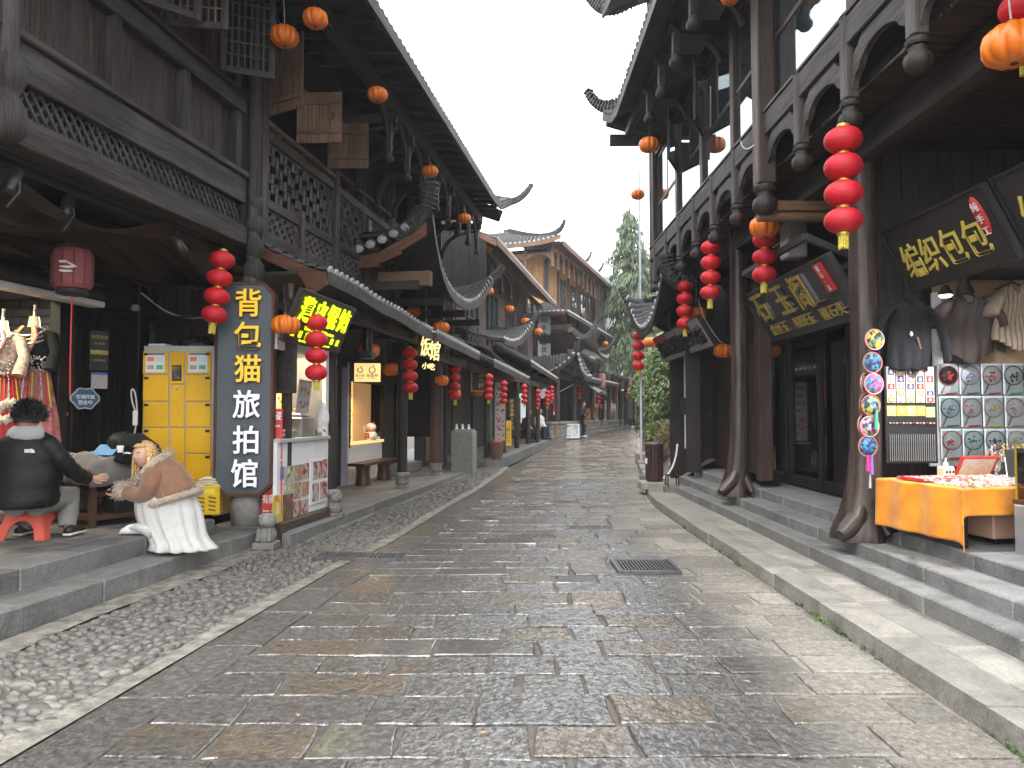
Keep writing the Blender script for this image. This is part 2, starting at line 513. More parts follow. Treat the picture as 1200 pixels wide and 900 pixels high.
M['lit_wood']=plain('lit_wooden_sign',(.58,.40,.16),.6,.12,20,emit=(1,.66,.25),estr=.35)
M['lit_pattern']=None
def lantern_mat(name,base,glow,stripes):
 m,nt,bs=newmat(name)
 uv=N(nt,'ShaderNodeTexCoord').outputs['Object']
 sx=N(nt,'ShaderNodeSeparateXYZ'); LK(nt,uv,sx.inputs[0])
 w=mathn(nt,'SINE',mathn(nt,'MULTIPLY',sx.outputs[2],stripes))
 n1=N(nt,'ShaderNodeTexNoise',{'Scale': 9,'Detail': 3}); LK(nt,uv,n1.inputs['Vector'])
 an=mathn(nt,'ARCTAN2',sx.outputs[0],sx.outputs[1])
 gore=mathn(nt,'ADD',mathn(nt,'MULTIPLY',mathn(nt,'SINE',mathn(nt,'MULTIPLY',an,6)),.09),.95)
 hs=N(nt,'ShaderNodeHueSaturation'); LK(nt,ramp(nt,n1.outputs[0],[(.3,[c*.78 for c in base]),(.7,base)]),hs.inputs['Color'])
 LK(nt,mathn(nt,'MULTIPLY',gore,mathn(nt,'ADD',mathn(nt,'MULTIPLY',N(nt,'ShaderNodeObjectInfo').outputs['Random'],.3),.85)),hs.inputs['Value']); LK(nt,hs.outputs[0],bs.inputs['Base Color'])
 bs.inputs['Roughness'].default_value=.55
 bs.inputs['Subsurface Weight'].default_value=0
 if stripes: bump(nt,w,.25,.004,bs)
 return m
M['red_cloth']=lantern_mat('red_lantern_cloth',(.60,.008,.022),None,520)
M['pumpkin']=plain('orange_plastic_pumpkin',(.74,.17,.007),.42,.08,5,coat=.15)
M['pumpkin_stem']=plain('brown_pumpkin_cap',(.12,.07,.03),.6,.2,20)
M['old_red']=plain('faded_red_lantern',(.19,.042,.045),.7,.15,9,.2,100)
def glass_dark(name,tint=(.012,.014,.017),rough=.03,refl=.35):
 m,nt,bs=newmat(name)
 bs.inputs['Base Color'].default_value=c4(tint)
 bs.inputs['Roughness'].default_value=rough
 bs.inputs['Specular IOR Level'].default_value=.8
 g=N(nt,'ShaderNodeBsdfGlossy',{'Roughness': rough}); g.inputs['Color'].default_value=(.82,.92,.97,1)
 n1=N(nt,'ShaderNodeTexNoise',{'Scale': 1.2,'Detail': 1}); LK(nt,N(nt,'ShaderNodeTexCoord').outputs['Object'],n1.inputs['Vector'])
 b=N(nt,'ShaderNodeBump',{'Strength': .05,'Distance': .01}); LK(nt,n1.outputs[0],b.inputs['Height'])
 LK(nt,b.outputs[0],g.inputs['Normal'])
 mx=N(nt,'ShaderNodeMixShader',{0: refl}); LK(nt,bs.outputs[0],mx.inputs[1]); LK(nt,g.outputs[0],mx.inputs[2])
 LK(nt,mx.outputs[0],nt.nodes['Material Output'].inputs['Surface'])
 return m
M['glass_sky']=glass_dark('coated_window_glass',(.03,.035,.04),refl=.27)
M['glass_blue']=glass_dark('blue_green_window_glass',(.035,.06,.07),.08,.25)
def glass_clear(name,alpha=.12,tint=(.9,.95,.95)):
 m,nt,bs=newmat(name)
 t=N(nt,'ShaderNodeBsdfTransparent'); t.inputs[0].default_value=c4(tint)
 g=N(nt,'ShaderNodeBsdfGlossy',{'Roughness': .02})
 fr=N(nt,'ShaderNodeFresnel',{'IOR': 1.5})
 mx=N(nt,'ShaderNodeMixShader'); LK(nt,mathn(nt,'ADD',mathn(nt,'MULTIPLY',fr.outputs[0],.9),alpha*.3,True),mx.inputs[0])
 LK(nt,t.outputs[0],mx.inputs[1]); LK(nt,g.outputs[0],mx.inputs[2])
 LK(nt,mx.outputs[0],nt.nodes['Material Output'].inputs['Surface'])
 return m
M['glass_clear']=glass_clear('clear_glass',.34)
M['film']=glass_clear('clear_plastic_film',.25)
def wet_mask(nt,pos):
 sp=N(nt,'ShaderNodeSeparateXYZ'); LK(nt,pos,sp.inputs[0])
 nb=N(nt,'ShaderNodeTexNoise',{'Scale': 1.3,'Detail': 5,'Roughness': .65}); LK(nt,pos,nb.inputs['Vector'])
 edge=mathn(nt,'ADD',sp.outputs[0],mathn(nt,'MULTIPLY',mathn(nt,'SUBTRACT',nb.outputs[0],.5),1.3))
 bendy=mathn(nt,'MULTIPLY',mathn(nt,'MAXIMUM',mathn(nt,'SUBTRACT',sp.outputs[1],11.0),0),.17)
 edge=mathn(nt,'SUBTRACT',edge,bendy)
 mr=N(nt,'ShaderNodeMapRange',{1: 1.40,2: 1.95,3: 0.0,4: 1.0}); LK(nt,edge,mr.inputs[0])
 return mr.outputs[0]
def street_stone():
 m,nt,bs=newmat('rain_wet_paving')
 pos=N(nt,'ShaderNodeNewGeometry').outputs['Position']
 rnd=N(nt,'ShaderNodeObjectInfo').outputs['Random']
 dry=wet_mask(nt,pos)
 nf=N(nt,'ShaderNodeTexNoise',{'Scale': 22,'Detail': 6,'Roughness': .68,'Distortion': .6}); LK(nt,pos,nf.inputs['Vector'])
 ng=N(nt,'ShaderNodeTexNoise',{'Scale': 120,'Detail': 3,'Roughness': .7}); LK(nt,pos,ng.inputs['Vector'])
 nl=N(nt,'ShaderNodeTexNoise',{'Scale': 2.2,'Detail': 3}); LK(nt,pos,nl.inputs['Vector'])
 grey=ramp(nt,nf.outputs[0],[(.32,(.027,.025,.024)),(.5,(.076,.072,.068)),(.72,(.165,.157,.149))])
 brown=ramp(nt,nf.outputs[0],[(.32,(.045,.033,.023)),(.5,(.10,.076,.054)),(.72,(.16,.125,.092))])
 isb=ramp(nt,mathn(nt,'ADD',rnd,mathn(nt,'MULTIPLY',nl.outputs[0],.25)),[(.94,0),(1.14,1)])
 wetc=mixc(nt,isb,grey,brown)
 dryc=ramp(nt,nf.outputs[0],[(.3,(.115,.105,.09)),(.5,(.195,.18,.155)),(.72,(.275,.257,.225))])
 col=mixc(nt,dry,wetc,dryc)
 hs=N(nt,'ShaderNodeHueSaturation'); LK(nt,col,hs.inputs['Color'])
 LK(nt,mathn(nt,'ADD',mathn(nt,'MULTIPLY',mathn(nt,'FRACT',mathn(nt,'MULTIPLY',rnd,7.31)),.45),.80),hs.inputs['Value'])
 spk=ramp(nt,ng.outputs[0],[(.35,.68),(.7,1.25)])
 LK(nt,mixc(nt,1.0,hs.outputs[0],spk,'MULTIPLY'),bs.inputs['Base Color'])
 LK(nt,mathn(nt,'ADD',mathn(nt,'MULTIPLY',dry,.35),.5),bs.inputs['Roughness'])
 bs.inputs['Specular IOR Level'].default_value=.4
 mpb=N(nt,'ShaderNodeMapping',{'Scale': (1,.8,1),'Rotation': (0,0,.5)}); LK(nt,pos,mpb.inputs[0])
 nd=N(nt,'ShaderNodeTexNoise',{'Scale': 9,'Detail': 2}); LK(nt,mpb.outputs[0],nd.inputs['Vector'])
 wv=N(nt,'ShaderNodeVectorMath',operation='ADD'); LK(nt,mpb.outputs[0],wv.inputs[0])
 sc=N(nt,'ShaderNodeVectorMath',operation='SCALE'); LK(nt,nd.outputs['Color'],sc.inputs[0]); sc.inputs['Scale'].default_value=.08; LK(nt,sc.outputs[0],wv.inputs[1])
 vo=N(nt,'ShaderNodeTexVoronoi',{'Scale': 30,'Randomness': 1.0}); LK(nt,wv.outputs[0],vo.inputs['Vector'])
 nc=N(nt,'ShaderNodeTexNoise',{'Scale': 30,'Detail': 5,'Roughness': .6,'Distortion': 1.2}); LK(nt,mpb.outputs[0],nc.inputs['Vector'])
 nw=N(nt,'ShaderNodeTexNoise',{'Scale': 8,'Detail': 2}); LK(nt,mpb.outputs[0],nw.inputs['Vector'])
 h=mathn(nt,'ADD',mathn(nt,'ADD',mathn(nt,'ADD',nc.outputs[0],mathn(nt,'MULTIPLY',nw.outputs[0],1.6)),mathn(nt,'MULTIPLY',vo.outputs['Distance'],.55)),mathn(nt,'MULTIPLY',ng.outputs[0],.10))
 smooth=ramp(nt,mathn(nt,'FRACT',mathn(nt,'MULTIPLY',rnd,3.77)),[(.05,.18),(.14,1)])
 bp=N(nt,'ShaderNodeBump',{'Distance': .018}); LK(nt,h,bp.inputs['Height']); LK(nt,smooth,bp.inputs['Strength'])
 LK(nt,bp.outputs[0],bs.inputs['Normal'])
 film=ramp(nt,nf.outputs[0],[(.40,.32),(.51,1)])
 LK(nt,mathn(nt,'MULTIPLY',mathn(nt,'SUBTRACT',1.0,dry,True),film),bs.inputs['Coat Weight'])
 LK(nt,ramp(nt,ng.outputs[0],[(.3,.03),(.7,.13)]),bs.inputs['Coat Roughness'])
 bs.inputs['Coat IOR'].default_value=1.95
 b2=N(nt,'ShaderNodeBump',{'Distance': .0066}); LK(nt,h,b2.inputs['Height']); LK(nt,mathn(nt,'MULTIPLY',smooth,.9),b2.inputs['Strength'])
 LK(nt,b2.outputs[0],bs.inputs['Coat Normal'])
 return m
def street_mortar():
 m,nt,bs=newmat('street_mortar')
 pos=N(nt,'ShaderNodeNewGeometry').outputs['Position']
 dry=wet_mask(nt,pos)
 n1=N(nt,'ShaderNodeTexNoise',{'Scale': 9,'Detail': 6,'Roughness': .7}); LK(nt,pos,n1.inputs['Vector'])
 a=ramp(nt,n1.outputs[0],[(.3,(.035,.031,.027)),(.7,(.13,.12,.105))]); b=ramp(nt,n1.outputs[0],[(.3,(.15,.135,.11)),(.7,(.30,.275,.235))])
 LK(nt,mixc(nt,dry,a,b),bs.inputs['Base Color']); bs.inputs['Roughness'].default_value=.6
 bump(nt,n1.outputs[0],.8,.02,bs)
 return m
def hewn(name,dark,mid,light,var=.25,tool=0.0,bmp=.7):
 m,nt,bs=newmat(name)
 pos=N(nt,'ShaderNodeNewGeometry').outputs['Position']
 rnd=N(nt,'ShaderNodeObjectInfo').outputs['Random']
 off=N(nt,'ShaderNodeVectorMath',operation='ADD'); LK(nt,pos,off.inputs[0]); LK(nt,mathn(nt,'MULTIPLY',rnd,23),off.inputs[1])
 a=N(nt,'ShaderNodeTexNoise',{'Scale': 2.6,'Detail': 7,'Roughness': .72,'Distortion': .8}); LK(nt,off.outputs[0],a.inputs['Vector'])
 b=N(nt,'ShaderNodeTexNoise',{'Scale': 48,'Detail': 4,'Roughness': .7}); LK(nt,off.outputs[0],b.inputs['Vector'])
 c=N(nt,'ShaderNodeTexNoise',{'Scale': 210,'Detail': 2}); LK(nt,off.outputs[0],c.inputs['Vector'])
 f=mathn(nt,'ADD',mathn(nt,'MULTIPLY',a.outputs[0],.6),mathn(nt,'MULTIPLY',b.outputs[0],.4))
 col=ramp(nt,f,[(.36,dark),(.5,mid),(.64,light)])
 sp=ramp(nt,c.outputs[0],[(.32,.72),(.5,1.0),(.68,1.22)])
 hs=N(nt,'ShaderNodeHueSaturation'); LK(nt,mixc(nt,1.0,col,sp,'MULTIPLY'),hs.inputs['Color'])
 LK(nt,mathn(nt,'ADD',mathn(nt,'MULTIPLY',rnd,var),1-var/2),hs.inputs['Value'])
 LK(nt,hs.outputs[0],bs.inputs['Base Color'])
 LK(nt,ramp(nt,f,[(.4,.55),(.6,.85)]),bs.inputs['Roughness'])
 h=mathn(nt,'ADD',b.outputs[0],mathn(nt,'MULTIPLY',c.outputs[0],.35))
 if tool:
  mp=N(nt,'ShaderNodeMapping',{'Scale': (1,1,.08)}); LK(nt,pos,mp.inputs[0])
  t=N(nt,'ShaderNodeTexNoise',{'Scale': 75,'Detail': 2}); LK(nt,mp.outputs[0],t.inputs['Vector'])
  h=mathn(nt,'ADD',h,mathn(nt,'MULTIPLY',t.outputs[0],tool))
 bump(nt,h,bmp,.008,bs)
 return m
M['stone_grey']=hewn('sawn_grey_stone',(.075,.075,.074),(.155,.154,.15),(.235,.232,.225),.25,.8)
M['stone_step']=hewn('worn_step_stone',(.105,.098,.086),(.21,.198,.176),(.31,.293,.262),.25,.3)
M['floor_brick']=hewn('worn_paving',(.085,.08,.073),(.16,.152,.14),(.23,.22,.205),.35,0)
M['stone_lion']=hewn('carved_grey_stone',(.10,.096,.09),(.21,.203,.193),(.31,.30,.285),.1,0,1.0)
M['mortar']=street_mortar()
M['street']=street_stone()
M['cobble']=plain('river_cobble',(.075,.071,.066),.5,.45,14,.3,80,alt=(.15,.142,.13),var=.8)
M['cobble_bed']=plain('cobble_mortar',(.06,.055,.047),.9,.4,9,.9,45,alt=(.135,.125,.108),bdist=.015)
M['mortar_strip']=plain('pale_mortar_strip',(.14,.13,.112),.9,.4,8,.9,40,alt=(.225,.21,.182),bdist=.02)
def picture(name,cols,scale=9,bgc=(.75,.75,.75),thr=.5,rough=.5):
 m,nt,bs=newmat(name)
 co=N(nt,'ShaderNodeTexCoord').outputs['Object']
 oi=N(nt,'ShaderNodeObjectInfo')
 off=N(nt,'ShaderNodeVectorMath',operation='ADD'); LK(nt,co,off.inputs[0])
 LK(nt,mathn(nt,'MULTIPLY',oi.outputs['Random'],37),off.inputs[1])
 v=N(nt,'ShaderNodeTexVoronoi',{'Scale': scale}); LK(nt,off.outputs[0],v.inputs['Vector'])
 n=N(nt,'ShaderNodeTexNoise',{'Scale': scale*.6,'Detail': 4}); LK(nt,off.outputs[0],n.inputs['Vector'])
 sep=N(nt,'ShaderNodeSeparateColor'); LK(nt,v.outputs['Color'],sep.inputs[0])
 k=len(cols)
 ink=ramp(nt,sep.outputs[0],[(i/k,c) for i,c in enumerate(cols)])
 nt.nodes[-1].color_ramp.interpolation='CONSTANT'
 f=ramp(nt,n.outputs[0],[(thr-.02,0),(thr+.02,1)])
 LK(nt,mixc(nt,f,bgc,ink),bs.inputs['Base Color'])
 bs.inputs['Roughness'].default_value=rough
 return m
def screen(name,a,b,scale,estr,ecol):
 m,nt,bs=newmat(name)
 v=N(nt,'ShaderNodeTexVoronoi',{'Scale': scale}); LK(nt,N(nt,'ShaderNodeTexCoord').outputs['Object'],v.inputs['Vector'])
 c=ramp(nt,v.outputs['Distance'],[(.2,a),(.45,b)])
 LK(nt,c,bs.inputs['Base Color']); LK(nt,mixc(nt,1.0,c,ecol,'MULTIPLY'),bs.inputs['Emission Color'])
 bs.inputs['Emission Strength'].default_value=estr
 return m
M['gold_screen']=screen('lit_gold_screen',(.30,.13,.03),(.80,.52,.20),14,.5,(1,.8,.5))
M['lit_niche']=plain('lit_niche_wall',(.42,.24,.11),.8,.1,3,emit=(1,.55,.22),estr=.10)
M['awning_grey']=plain('grey_canvas',(.19,.195,.2),.85,.12,8,.2,60)
M['leaf_straw']=plain('dry_straw_leaf',(.26,.2,.09),.8,.35,5)
M['mist_hill']=plain('misty_far_woods',(.10,.13,.12),1,.3,.05)
M['sign_plaq']=plain('pale_stone_plaque',(.24,.245,.25),.8,.12,6)
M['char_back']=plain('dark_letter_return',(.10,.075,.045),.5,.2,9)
M['char_shade']=plain('grey_violet_letter_return',(.13,.115,.14),.6,.15,9)  # letter sides in their own grey violet colour
M['skin_pale']=plain('pale_skin',(.60,.36,.27),.5,.08,20,.1,300)
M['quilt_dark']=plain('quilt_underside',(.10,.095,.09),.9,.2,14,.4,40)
M['blue_screen']=plain('lit_tablet_screen',(.06,.12,.2),.25,.6,9,emit=(.25,.5,.75),estr=.25)
M['print_mint']=plain('mint_print',(.50,.66,.62),.6,.1,20)
M['print_grey']=plain('grey_print',(.34,.34,.36),.6,.2,30)
M['pic_screen']=picture('screen_picture',[(.3,.15,.08),(.6,.5,.4),(.05,.05,.06)],22,(.12,.10,.09),.5,.3)
M['bag_black']=plain('black_polythene',(.008,.008,.009),.25,.2,12,.6,30,bdist=.02)
M['bag_white']=plain('white_polythene',(.60,.60,.60),.35,.15,12,.5,25,bdist=.02)
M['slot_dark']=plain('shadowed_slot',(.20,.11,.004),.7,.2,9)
M['label_yellow']=plain('lemon_label',(.74,.66,.05),.5,.1,20)
M['badge_blue']=plain('blue_enamel_badge',(.05,.115,.21),.4,.1,8)
M['badge_rim']=plain('pale_badge_rim',(.40,.46,.50),.45,.1,8)
M['notice_dim']=plain('dim_yellow_print',(.32,.28,.10),.6,.1,20)
M['paper_dim']=plain('greyish_paper',(.40,.39,.385),.8,.1,15)
M['rib_dark']=plain('dark_red_rib',(.10,.022,.025),.7,.1,9)
M['emblem_white']=plain('faded_white_emblem',(.52,.47,.47),.7,.1,20)
M['lens_grey']=plain('unlit_lens',(.25,.25,.24),.2,.1,9)
M['globe_grey']=plain('grey_globe',(.30,.30,.30),.3,.1,9)
M['pink_cloth']=plain('salmon_cloth',(.46,.13,.12),.8,.3,9,.4,60,alt=(.55,.22,.2))
M['cream_robe']=plain('cream_embroidered_cloth',(.55,.42,.30),.8,.45,26,.5,60,alt=(.66,.50,.40))
M['band_yellow']=plain('yellow_woven_band',(.66,.43,.04),.7,.25,60,.3,90)
M['fur_white']=plain('white_fleece',(.62,.58,.50),.95,.2,50,1,90)
M['steel_dull']=plain('dull_steel',(.36,.36,.36),.35,.2,14,metal=.85)
M['pic_yellow']=picture('yellow_drinks_print',[(.6,.42,.05),(.5,.2,.05),(.66,.6,.3)],9,(.55,.45,.10))
M['pic_dumpling']=picture('dumpling_print',[(.55,.52,.40),(.34,.33,.2),(.6,.58,.5),(.12,.2,.06)],16,(.42,.40,.34))
M['pic_noodle']=picture('noodle_print',[(.12,.05,.03),(.25,.12,.06),(.08,.20,.04),(.4,.1,.06)],12,(.13,.07,.05))
M['pic_fry']=picture('fried_food_print',[(.42,.20,.06),(.55,.30,.10),(.28,.12,.04),(.5,.42,.3)],20,(.30,.24,.20))
M['pic_skewer']=picture('red_meat_print',[(.32,.05,.03),(.22,.03,.02),(.42,.12,.06),(.12,.02,.02)],18,(.42,.36,.34))
M['pic_bluewhite']=picture('blue_white_drawing',[(.2,.3,.42),(.6,.6,.6),(.35,.36,.38)],7,(.52,.54,.55))
M['magenta']=plain('magenta_cloth',(.50,.03,.17),.7,.1,20)
M['old_red_pale']=plain('faded_pink_lantern',(.30,.14,.13),.8,.15,9)
M['cab_pink']=plain('pinkish_laminate',(.50,.29,.21),.5,.05,3)
M['trinket_pale']=plain('pale_trinket',(.60,.56,.50),.4,.2,50)
M['trinket_pink']=plain('pink_trinket',(.60,.26,.25),.4,.2,50)
M['pat_navy']=picture('patterned_box',[(.5,.45,.25),(.02,.03,.06),(.3,.3,.3)],26,(.02,.025,.04))
M['pic_sky']=plain('lit_pale_blue_print',(.45,.55,.75),.4,.15,4,emit=(.6,.72,1),estr=.25)
M['robe_print']=plain('golden_print',(.72,.42,.08),.4,.1,9,emit=(1,.6,.15),estr=.15)
M['face_print']=plain('warm_face_print',(.62,.38,.16),.4,.05,9,emit=(1,.6,.3),estr=.12)
for k_,c_ in (('navy',(.06,.06,.17)),('tan',(.40,.33,.25)),('grey',(.42,.42,.42)),('pink',(.50,.20,.20)),('red',(.42,.035,.035)),('mint',(.42,.58,.56)),('orange',(.55,.25,.07)),('lime',(.55,.53,.16)),('amber',(.62,.34,.06)),('frame',(.58,.52,.42))):
 M['charm_'+k_]=plain('charm_'+k_,c_,.5,.15,60)
for k_,c_ in (('red',(.50,.03,.035)),('lilac',(.26,.15,.42)),('pink',(.60,.16,.24)),('ink',(.03,.03,.04)),('teal',(.03,.30,.42)),('green',(.03,.19,.13)),('mix',(.45,.34,.06))):
 M['fan_'+k_]=plain('thread_'+k_,c_,.6,.4,90)
for k_,c_ in (('lilac',(.34,.26,.40)),('pink',(.50,.17,.18)),('dark',(.03,.04,.04)),('teal',(.06,.20,.26)),('cream',(.5,.42,.3))):
 M['fanrim_'+k_]=plain('fan_rim_'+k_,c_,.5,.1,20)
M['fan_bag']=plain('pale_blue_card',(.62,.65,.67),.5,.08,9)
M['lilac_print']=plain('lilac_thread',(.25,.10,.38),.6,.1,20)
for k_,cs in (('a',[(.45,.08,.2),(.04,.18,.12),(.5,.4,.05),(.02,.02,.03)]),('b',[(.03,.10,.28),(.05,.22,.36),(.015,.02,.05)]),('c',[(.40,.05,.16),(.03,.12,.3),(.3,.1,.3),(.1,.3,.36)]),('d',[(.03,.14,.36),(.25,.34,.06),(.02,.03,.06),(.5,.4,.1)]),('e',[(.50,.10,.28),(.06,.3,.1),(.04,.04,.1),(.6,.3,.36)])):
 M['hoop_'+k_]=picture('hoop_cloth_'+k_,cs,34,(.02,.025,.05),.38,.7)
# ---- the ground, the road and its stones
def lerp_path(P):
 def f(y):
  if y <= P[0][0]: return P[0][1]
  for (a,b),(c,d) in zip(P,P[1:]):
   if y <= c:
    t=(y-a)/(c-a)
    return b+(d-b)*t
  (a,b),(c,d)=P[-2],P[-1]
  return d+(y-c)*(d-b)/(c-a)
 return f
XR=lerp_path([(0,2.38),(10.3,2.42),(12.6,2.46),(14,2.6),(15.5,2.85),(19.4,3.35),(23.4,4.0),(29,5.0),(36,6.3),(46,8.1),(60,13.0)])
XB=lerp_path([(0,-2.75),(3,-2.38),(5.3,-2.11),(7.6,-1.82),(9,-1.52),(12.4,-1.12),(18,-.32),(20.3,-.05),(32,2.0),(47,7.2),(60,12.6)])
def XK(Y):
 return lerp_path([(0,-4.2),(9,-3.06),(9.01,-2.70),(19.2,-1.07),(20.3,-.43),(32,1.85),(47,7.05),(60,12.5)])(Y)
def sheet(name,m,xl,xr,y0,y1,dz,ny,nx=1,kind='structure'):
 mb=MB()
 mb.grid(lambda a,b: (lambda Y: (xl(Y)+(xr(Y)-xl(Y))*a,Y,elev(Y)+dz))(y0+(y1-y0)*b),nx,ny)
 o=mb.build(name,m); o['kind']=kind
 return o
mb=MB()
mb.grid(lambda a,b: ((a-.5)*900,-60+900*b,(-.06 if b < .09 else elev(-60+900*b)-.4) if b < .14 else elev(70)-.4),12,60)
struct('ground',mb,M['earth'])
road=sheet('road',M['mortar'],XB,XR,-1.0,60,-.010,61,4)
sheet('cobble_bed',M['cobble_bed'],XK,lambda Y: XB(Y)+.004,-1.0,20.2,-.014,44,4)
sheet('mortar_strip',M['mortar_strip'],lambda Y: XB(Y)-.15-.03*math.sin(Y*2.3),lambda Y: XB(Y)+.006,-1.0,20.2,.006,60,3)
sheet('mortar_strip',M['mortar_strip'],lambda Y: XK(Y)-.05,lambda Y: XK(Y)+(.24 if Y < 9 else .1)+.05*math.sin(Y*1.9),-1.0,20.2,.004,60,3)
def stone_mesh(x0,x1,y0,y1,z,jit=.014,inset=.012,h=.05,zf=None):
 mb=MB()
 j=lambda k=1.0: RND.uniform(-jit,jit)*k
 pts=[]
 c=[(x0,y0),(x1,y0),(x1,y1),(x0,y1)]
 c=[(x+j(),y+j()) for x,y in c]
 for i in range(4):
  (ax,ay),(bx,by)=c[i],c[(i+1) % 4]
  pts.append((ax,ay))
  for t in ((.36,.68) if i % 2 == 0 else (.5,)):
   pts.append((ax+(bx-ax)*t+j(.6),ay+(by-ay)*t+j(.6)))
 cx=sum(p[0] for p in pts)/len(pts); cy=sum(p[1] for p in pts)/len(pts)
 n=len(pts)
 top=[]
 tx,ty=RND.uniform(-.010,.010),RND.uniform(-.010,.010)
 for x,y in pts:
  dx,dy=cx-x,cy-y; L=math.hypot(dx,dy)
  top.append((x+dx/L*inset*1.5,y+dy/L*inset*1.5))
 Z=lambda x,y: z(x,y) if callable(z) else z
 V=[(x,y,Z(x,y)+tx*(x-cx)+ty*(y-cy)) for x,y in top]
 V += [(x,y,Z(x,y)-inset*.8) for x,y in pts]
 V += [(x,y,Z(x,y)-h) for x,y in pts]
 F=[tuple(range(n))]
 for i in range(n):
  k=(i+1) % n
  F.append((n+i,n+k,k,i)); F.append((2*n+i,2*n+k,n+k,n+i))
 mb.add(V,F)
 return mb
ROWS=[]
y=2.05
while y < 50:
 d=RND.uniform(.31,.40)
 if y > 20: d=RND.uniform(.36,.5)
 x=XB(y)+.42+RND.uniform(-.05,.05)
 xe=XR(y)-.02
 row=[]
 while x < xe-.12:
  L=RND.uniform(.38,.74)
  if x+L > xe-.25: L=xe-x
  row.append((x,x+L)); x += L
 ROWS.append((y,y+d,row)); y += d
n_st=0
rest=MB()
for (ya,yb,row) in ROWS:
 for (xa,xb) in row:
  g=RND.uniform(.004,.013); gx=RND.choice((0,0,.004,.012,.02))
  zz=RND.uniform(-.002,.010)
  k=(lambda zz: (lambda X,Y: elev(Y)+zz))(zz)
  if 1.05 < (xa+xb)/2 < 1.72 and 7.2 < (ya+yb)/2 < 8.0: continue
  mb=stone_mesh(xa+g+gx,xb-g,ya+g*.8,yb-g*.8-gx*.4,k,.020,.007)
  if n_st < 268:
   mb.build('paving_stone',M['street'],road); n_st += 1
  else:
   rest.add(mb.v,mb.f)
y=2.0
while y < 22:
 L=RND.uniform(.75,1.15)
 k=(lambda X,Y: elev(Y)+.004)
 mb=MB()
 n=4
 for a in range(1):
  V,F=[],[]
  y2=y+L-.02
  for (yy,s) in ((y,0),(y+L*.5,0),(y2,0)):
   for xx in (XB(yy)+.02+RND.uniform(-.01,.01),XB(yy)+.40+RND.uniform(-.015,.015)):
    V.append((xx,yy,k(xx,yy)))
  m0=len(V)
  V += [(p[0]+(-.012 if i % 2 == 0 else .012),p[1]+(-.008 if i < 2 else .008 if i > 3 else 0),p[2]-.03) for i,p in enumerate(V)]
  F=[(0,1,3,2),(2,3,5,4)]
  for a_,b_ in ((1,3),(3,5),(5,4),(4,2),(2,0),(0,1)):
   F.append((b_,a_,a_+m0,b_+m0))
  mb.add(V,F)
 if y < 16: mb.build('edge_stone',M['street'],road)
 else: rest.add(mb.v,mb.f)
 y += L
o=rest.build('distant_paving',M['street'],road); o['kind']='stuff'
cob_meshes=[]
for k in range(7):
 mb=MB()
 pr=[(1.0,-.5),(.97,.05),(.78,.62),(.40,.93),(0.0,1.0)]
 a,b=RND.uniform(-.25,.25),RND.uniform(-.25,.25)
 prof=[]
 n=8
 V=[]
 for (r,z) in pr[:-1]:
  for i in range(n):
   an=2*math.pi*i/n
   rr=r*(1+a*math.cos(an*2+k)*.5+b*math.sin(an+k*2)*.6)
   V.append((rr*math.cos(an),rr*math.sin(an),z))
 V.append((0,0,1.0))
 F=[(i*n+q,i*n+(q+1) % n,(i+1)*n+(q+1) % n,(i+1)*n+q) for i in range(3) for q in range(n)]
 F += [(3*n+q,3*n+(q+1) % n,4*n) for q in range(n)]
 mb.add(V,F,None,True)
 cob_meshes.append((mb,mb.mesh('cobble',M['cobble'])))
bed=bpy.data.objects['cobble_bed']
restc=MB(); nc=0
spots=[]
y=3.0
while y < 19:
 x0,x1=XK(y)+(.26 if y < 9 else .10),XB(y)-.13
 st=.104 if y < 10 else .15
 x=x0
 while x < x1:
  spots.append((x+RND.uniform(-.03,.03),y+RND.uniform(-.025,.025)))
  x += st*RND.uniform(.8,1.2)
 y += .055 if y < 10 else .085
for (x,y) in spots:
 if RND.random() < .05: continue
 big=RND.random()
 sx=RND.uniform(.036,.068)*(1.45 if big > .9 else .8 if big < .25 else 1); sy=sx*RND.uniform(.36,.62)
 ang=.25*math.sin(x*2.1+y*1.3)*2.2+RND.uniform(-.5,.5)
 Mx=TR(x,y,elev(y)-.012)@RZ(ang)@RX(RND.uniform(-.25,.25))@SCL(sx,sy,RND.uniform(.015,.031))
 mb,me=cob_meshes[RND.randrange(7)]
 if nc < 298:
  piece('cobble',me,bed,Mx); nc += 1
 else:
  restc.add([Mx@Vector(p) for p in mb.v],mb.f,None,True)
o=restc.build('small_cobble',M['cobble'],bed); o['kind']='stuff'
def slab_row(parent,name,m,F,v0,v1,u0,u1,z0,z1,ln,ch=.008,jz=.004,jv=.006,gap=.006):
 u=u0
 while u < u1-.05:
  L=min(ln*RND.uniform(.8,1.2),u1-u)
  if u1-(u+L) < ln*.3: L=u1-u
  mb=MB()
  d=RND.uniform(-jv,jv); e=RND.uniform(-jz,0)
  mb.box(((v0+v1)/2+d,u+L/2,(z0+z1)/2+e),(v1-v0,L-gap,z1-z0),None,ch)
  mb.v=[F@Vector(p) for p in mb.v]
  mb.build(name,m,parent)
  u += L
def sempty(name):
 o=bpy.data.objects.new(name,None); COL.objects.link(o); o['kind']='structure'
 return o
steps=sempty('steps')
slab_row(steps,'step_slab',M['stone_grey'],FA,-.06,.36,2.2,9.05,-.1,.18,.92,.012)
slab_row(steps,'step_slab',M['stone_grey'],FA,-.42,-.03,2.2,8.75,.16,.36,.84,.012)
plat=sempty('platform')
mb=MB(); mb.box((-2.2,5.6,.16),(3.6,7.0,.38)); mb.v=[FA@Vector(p) for p in mb.v]
mb.build('floor',M['floor_brick'],plat)
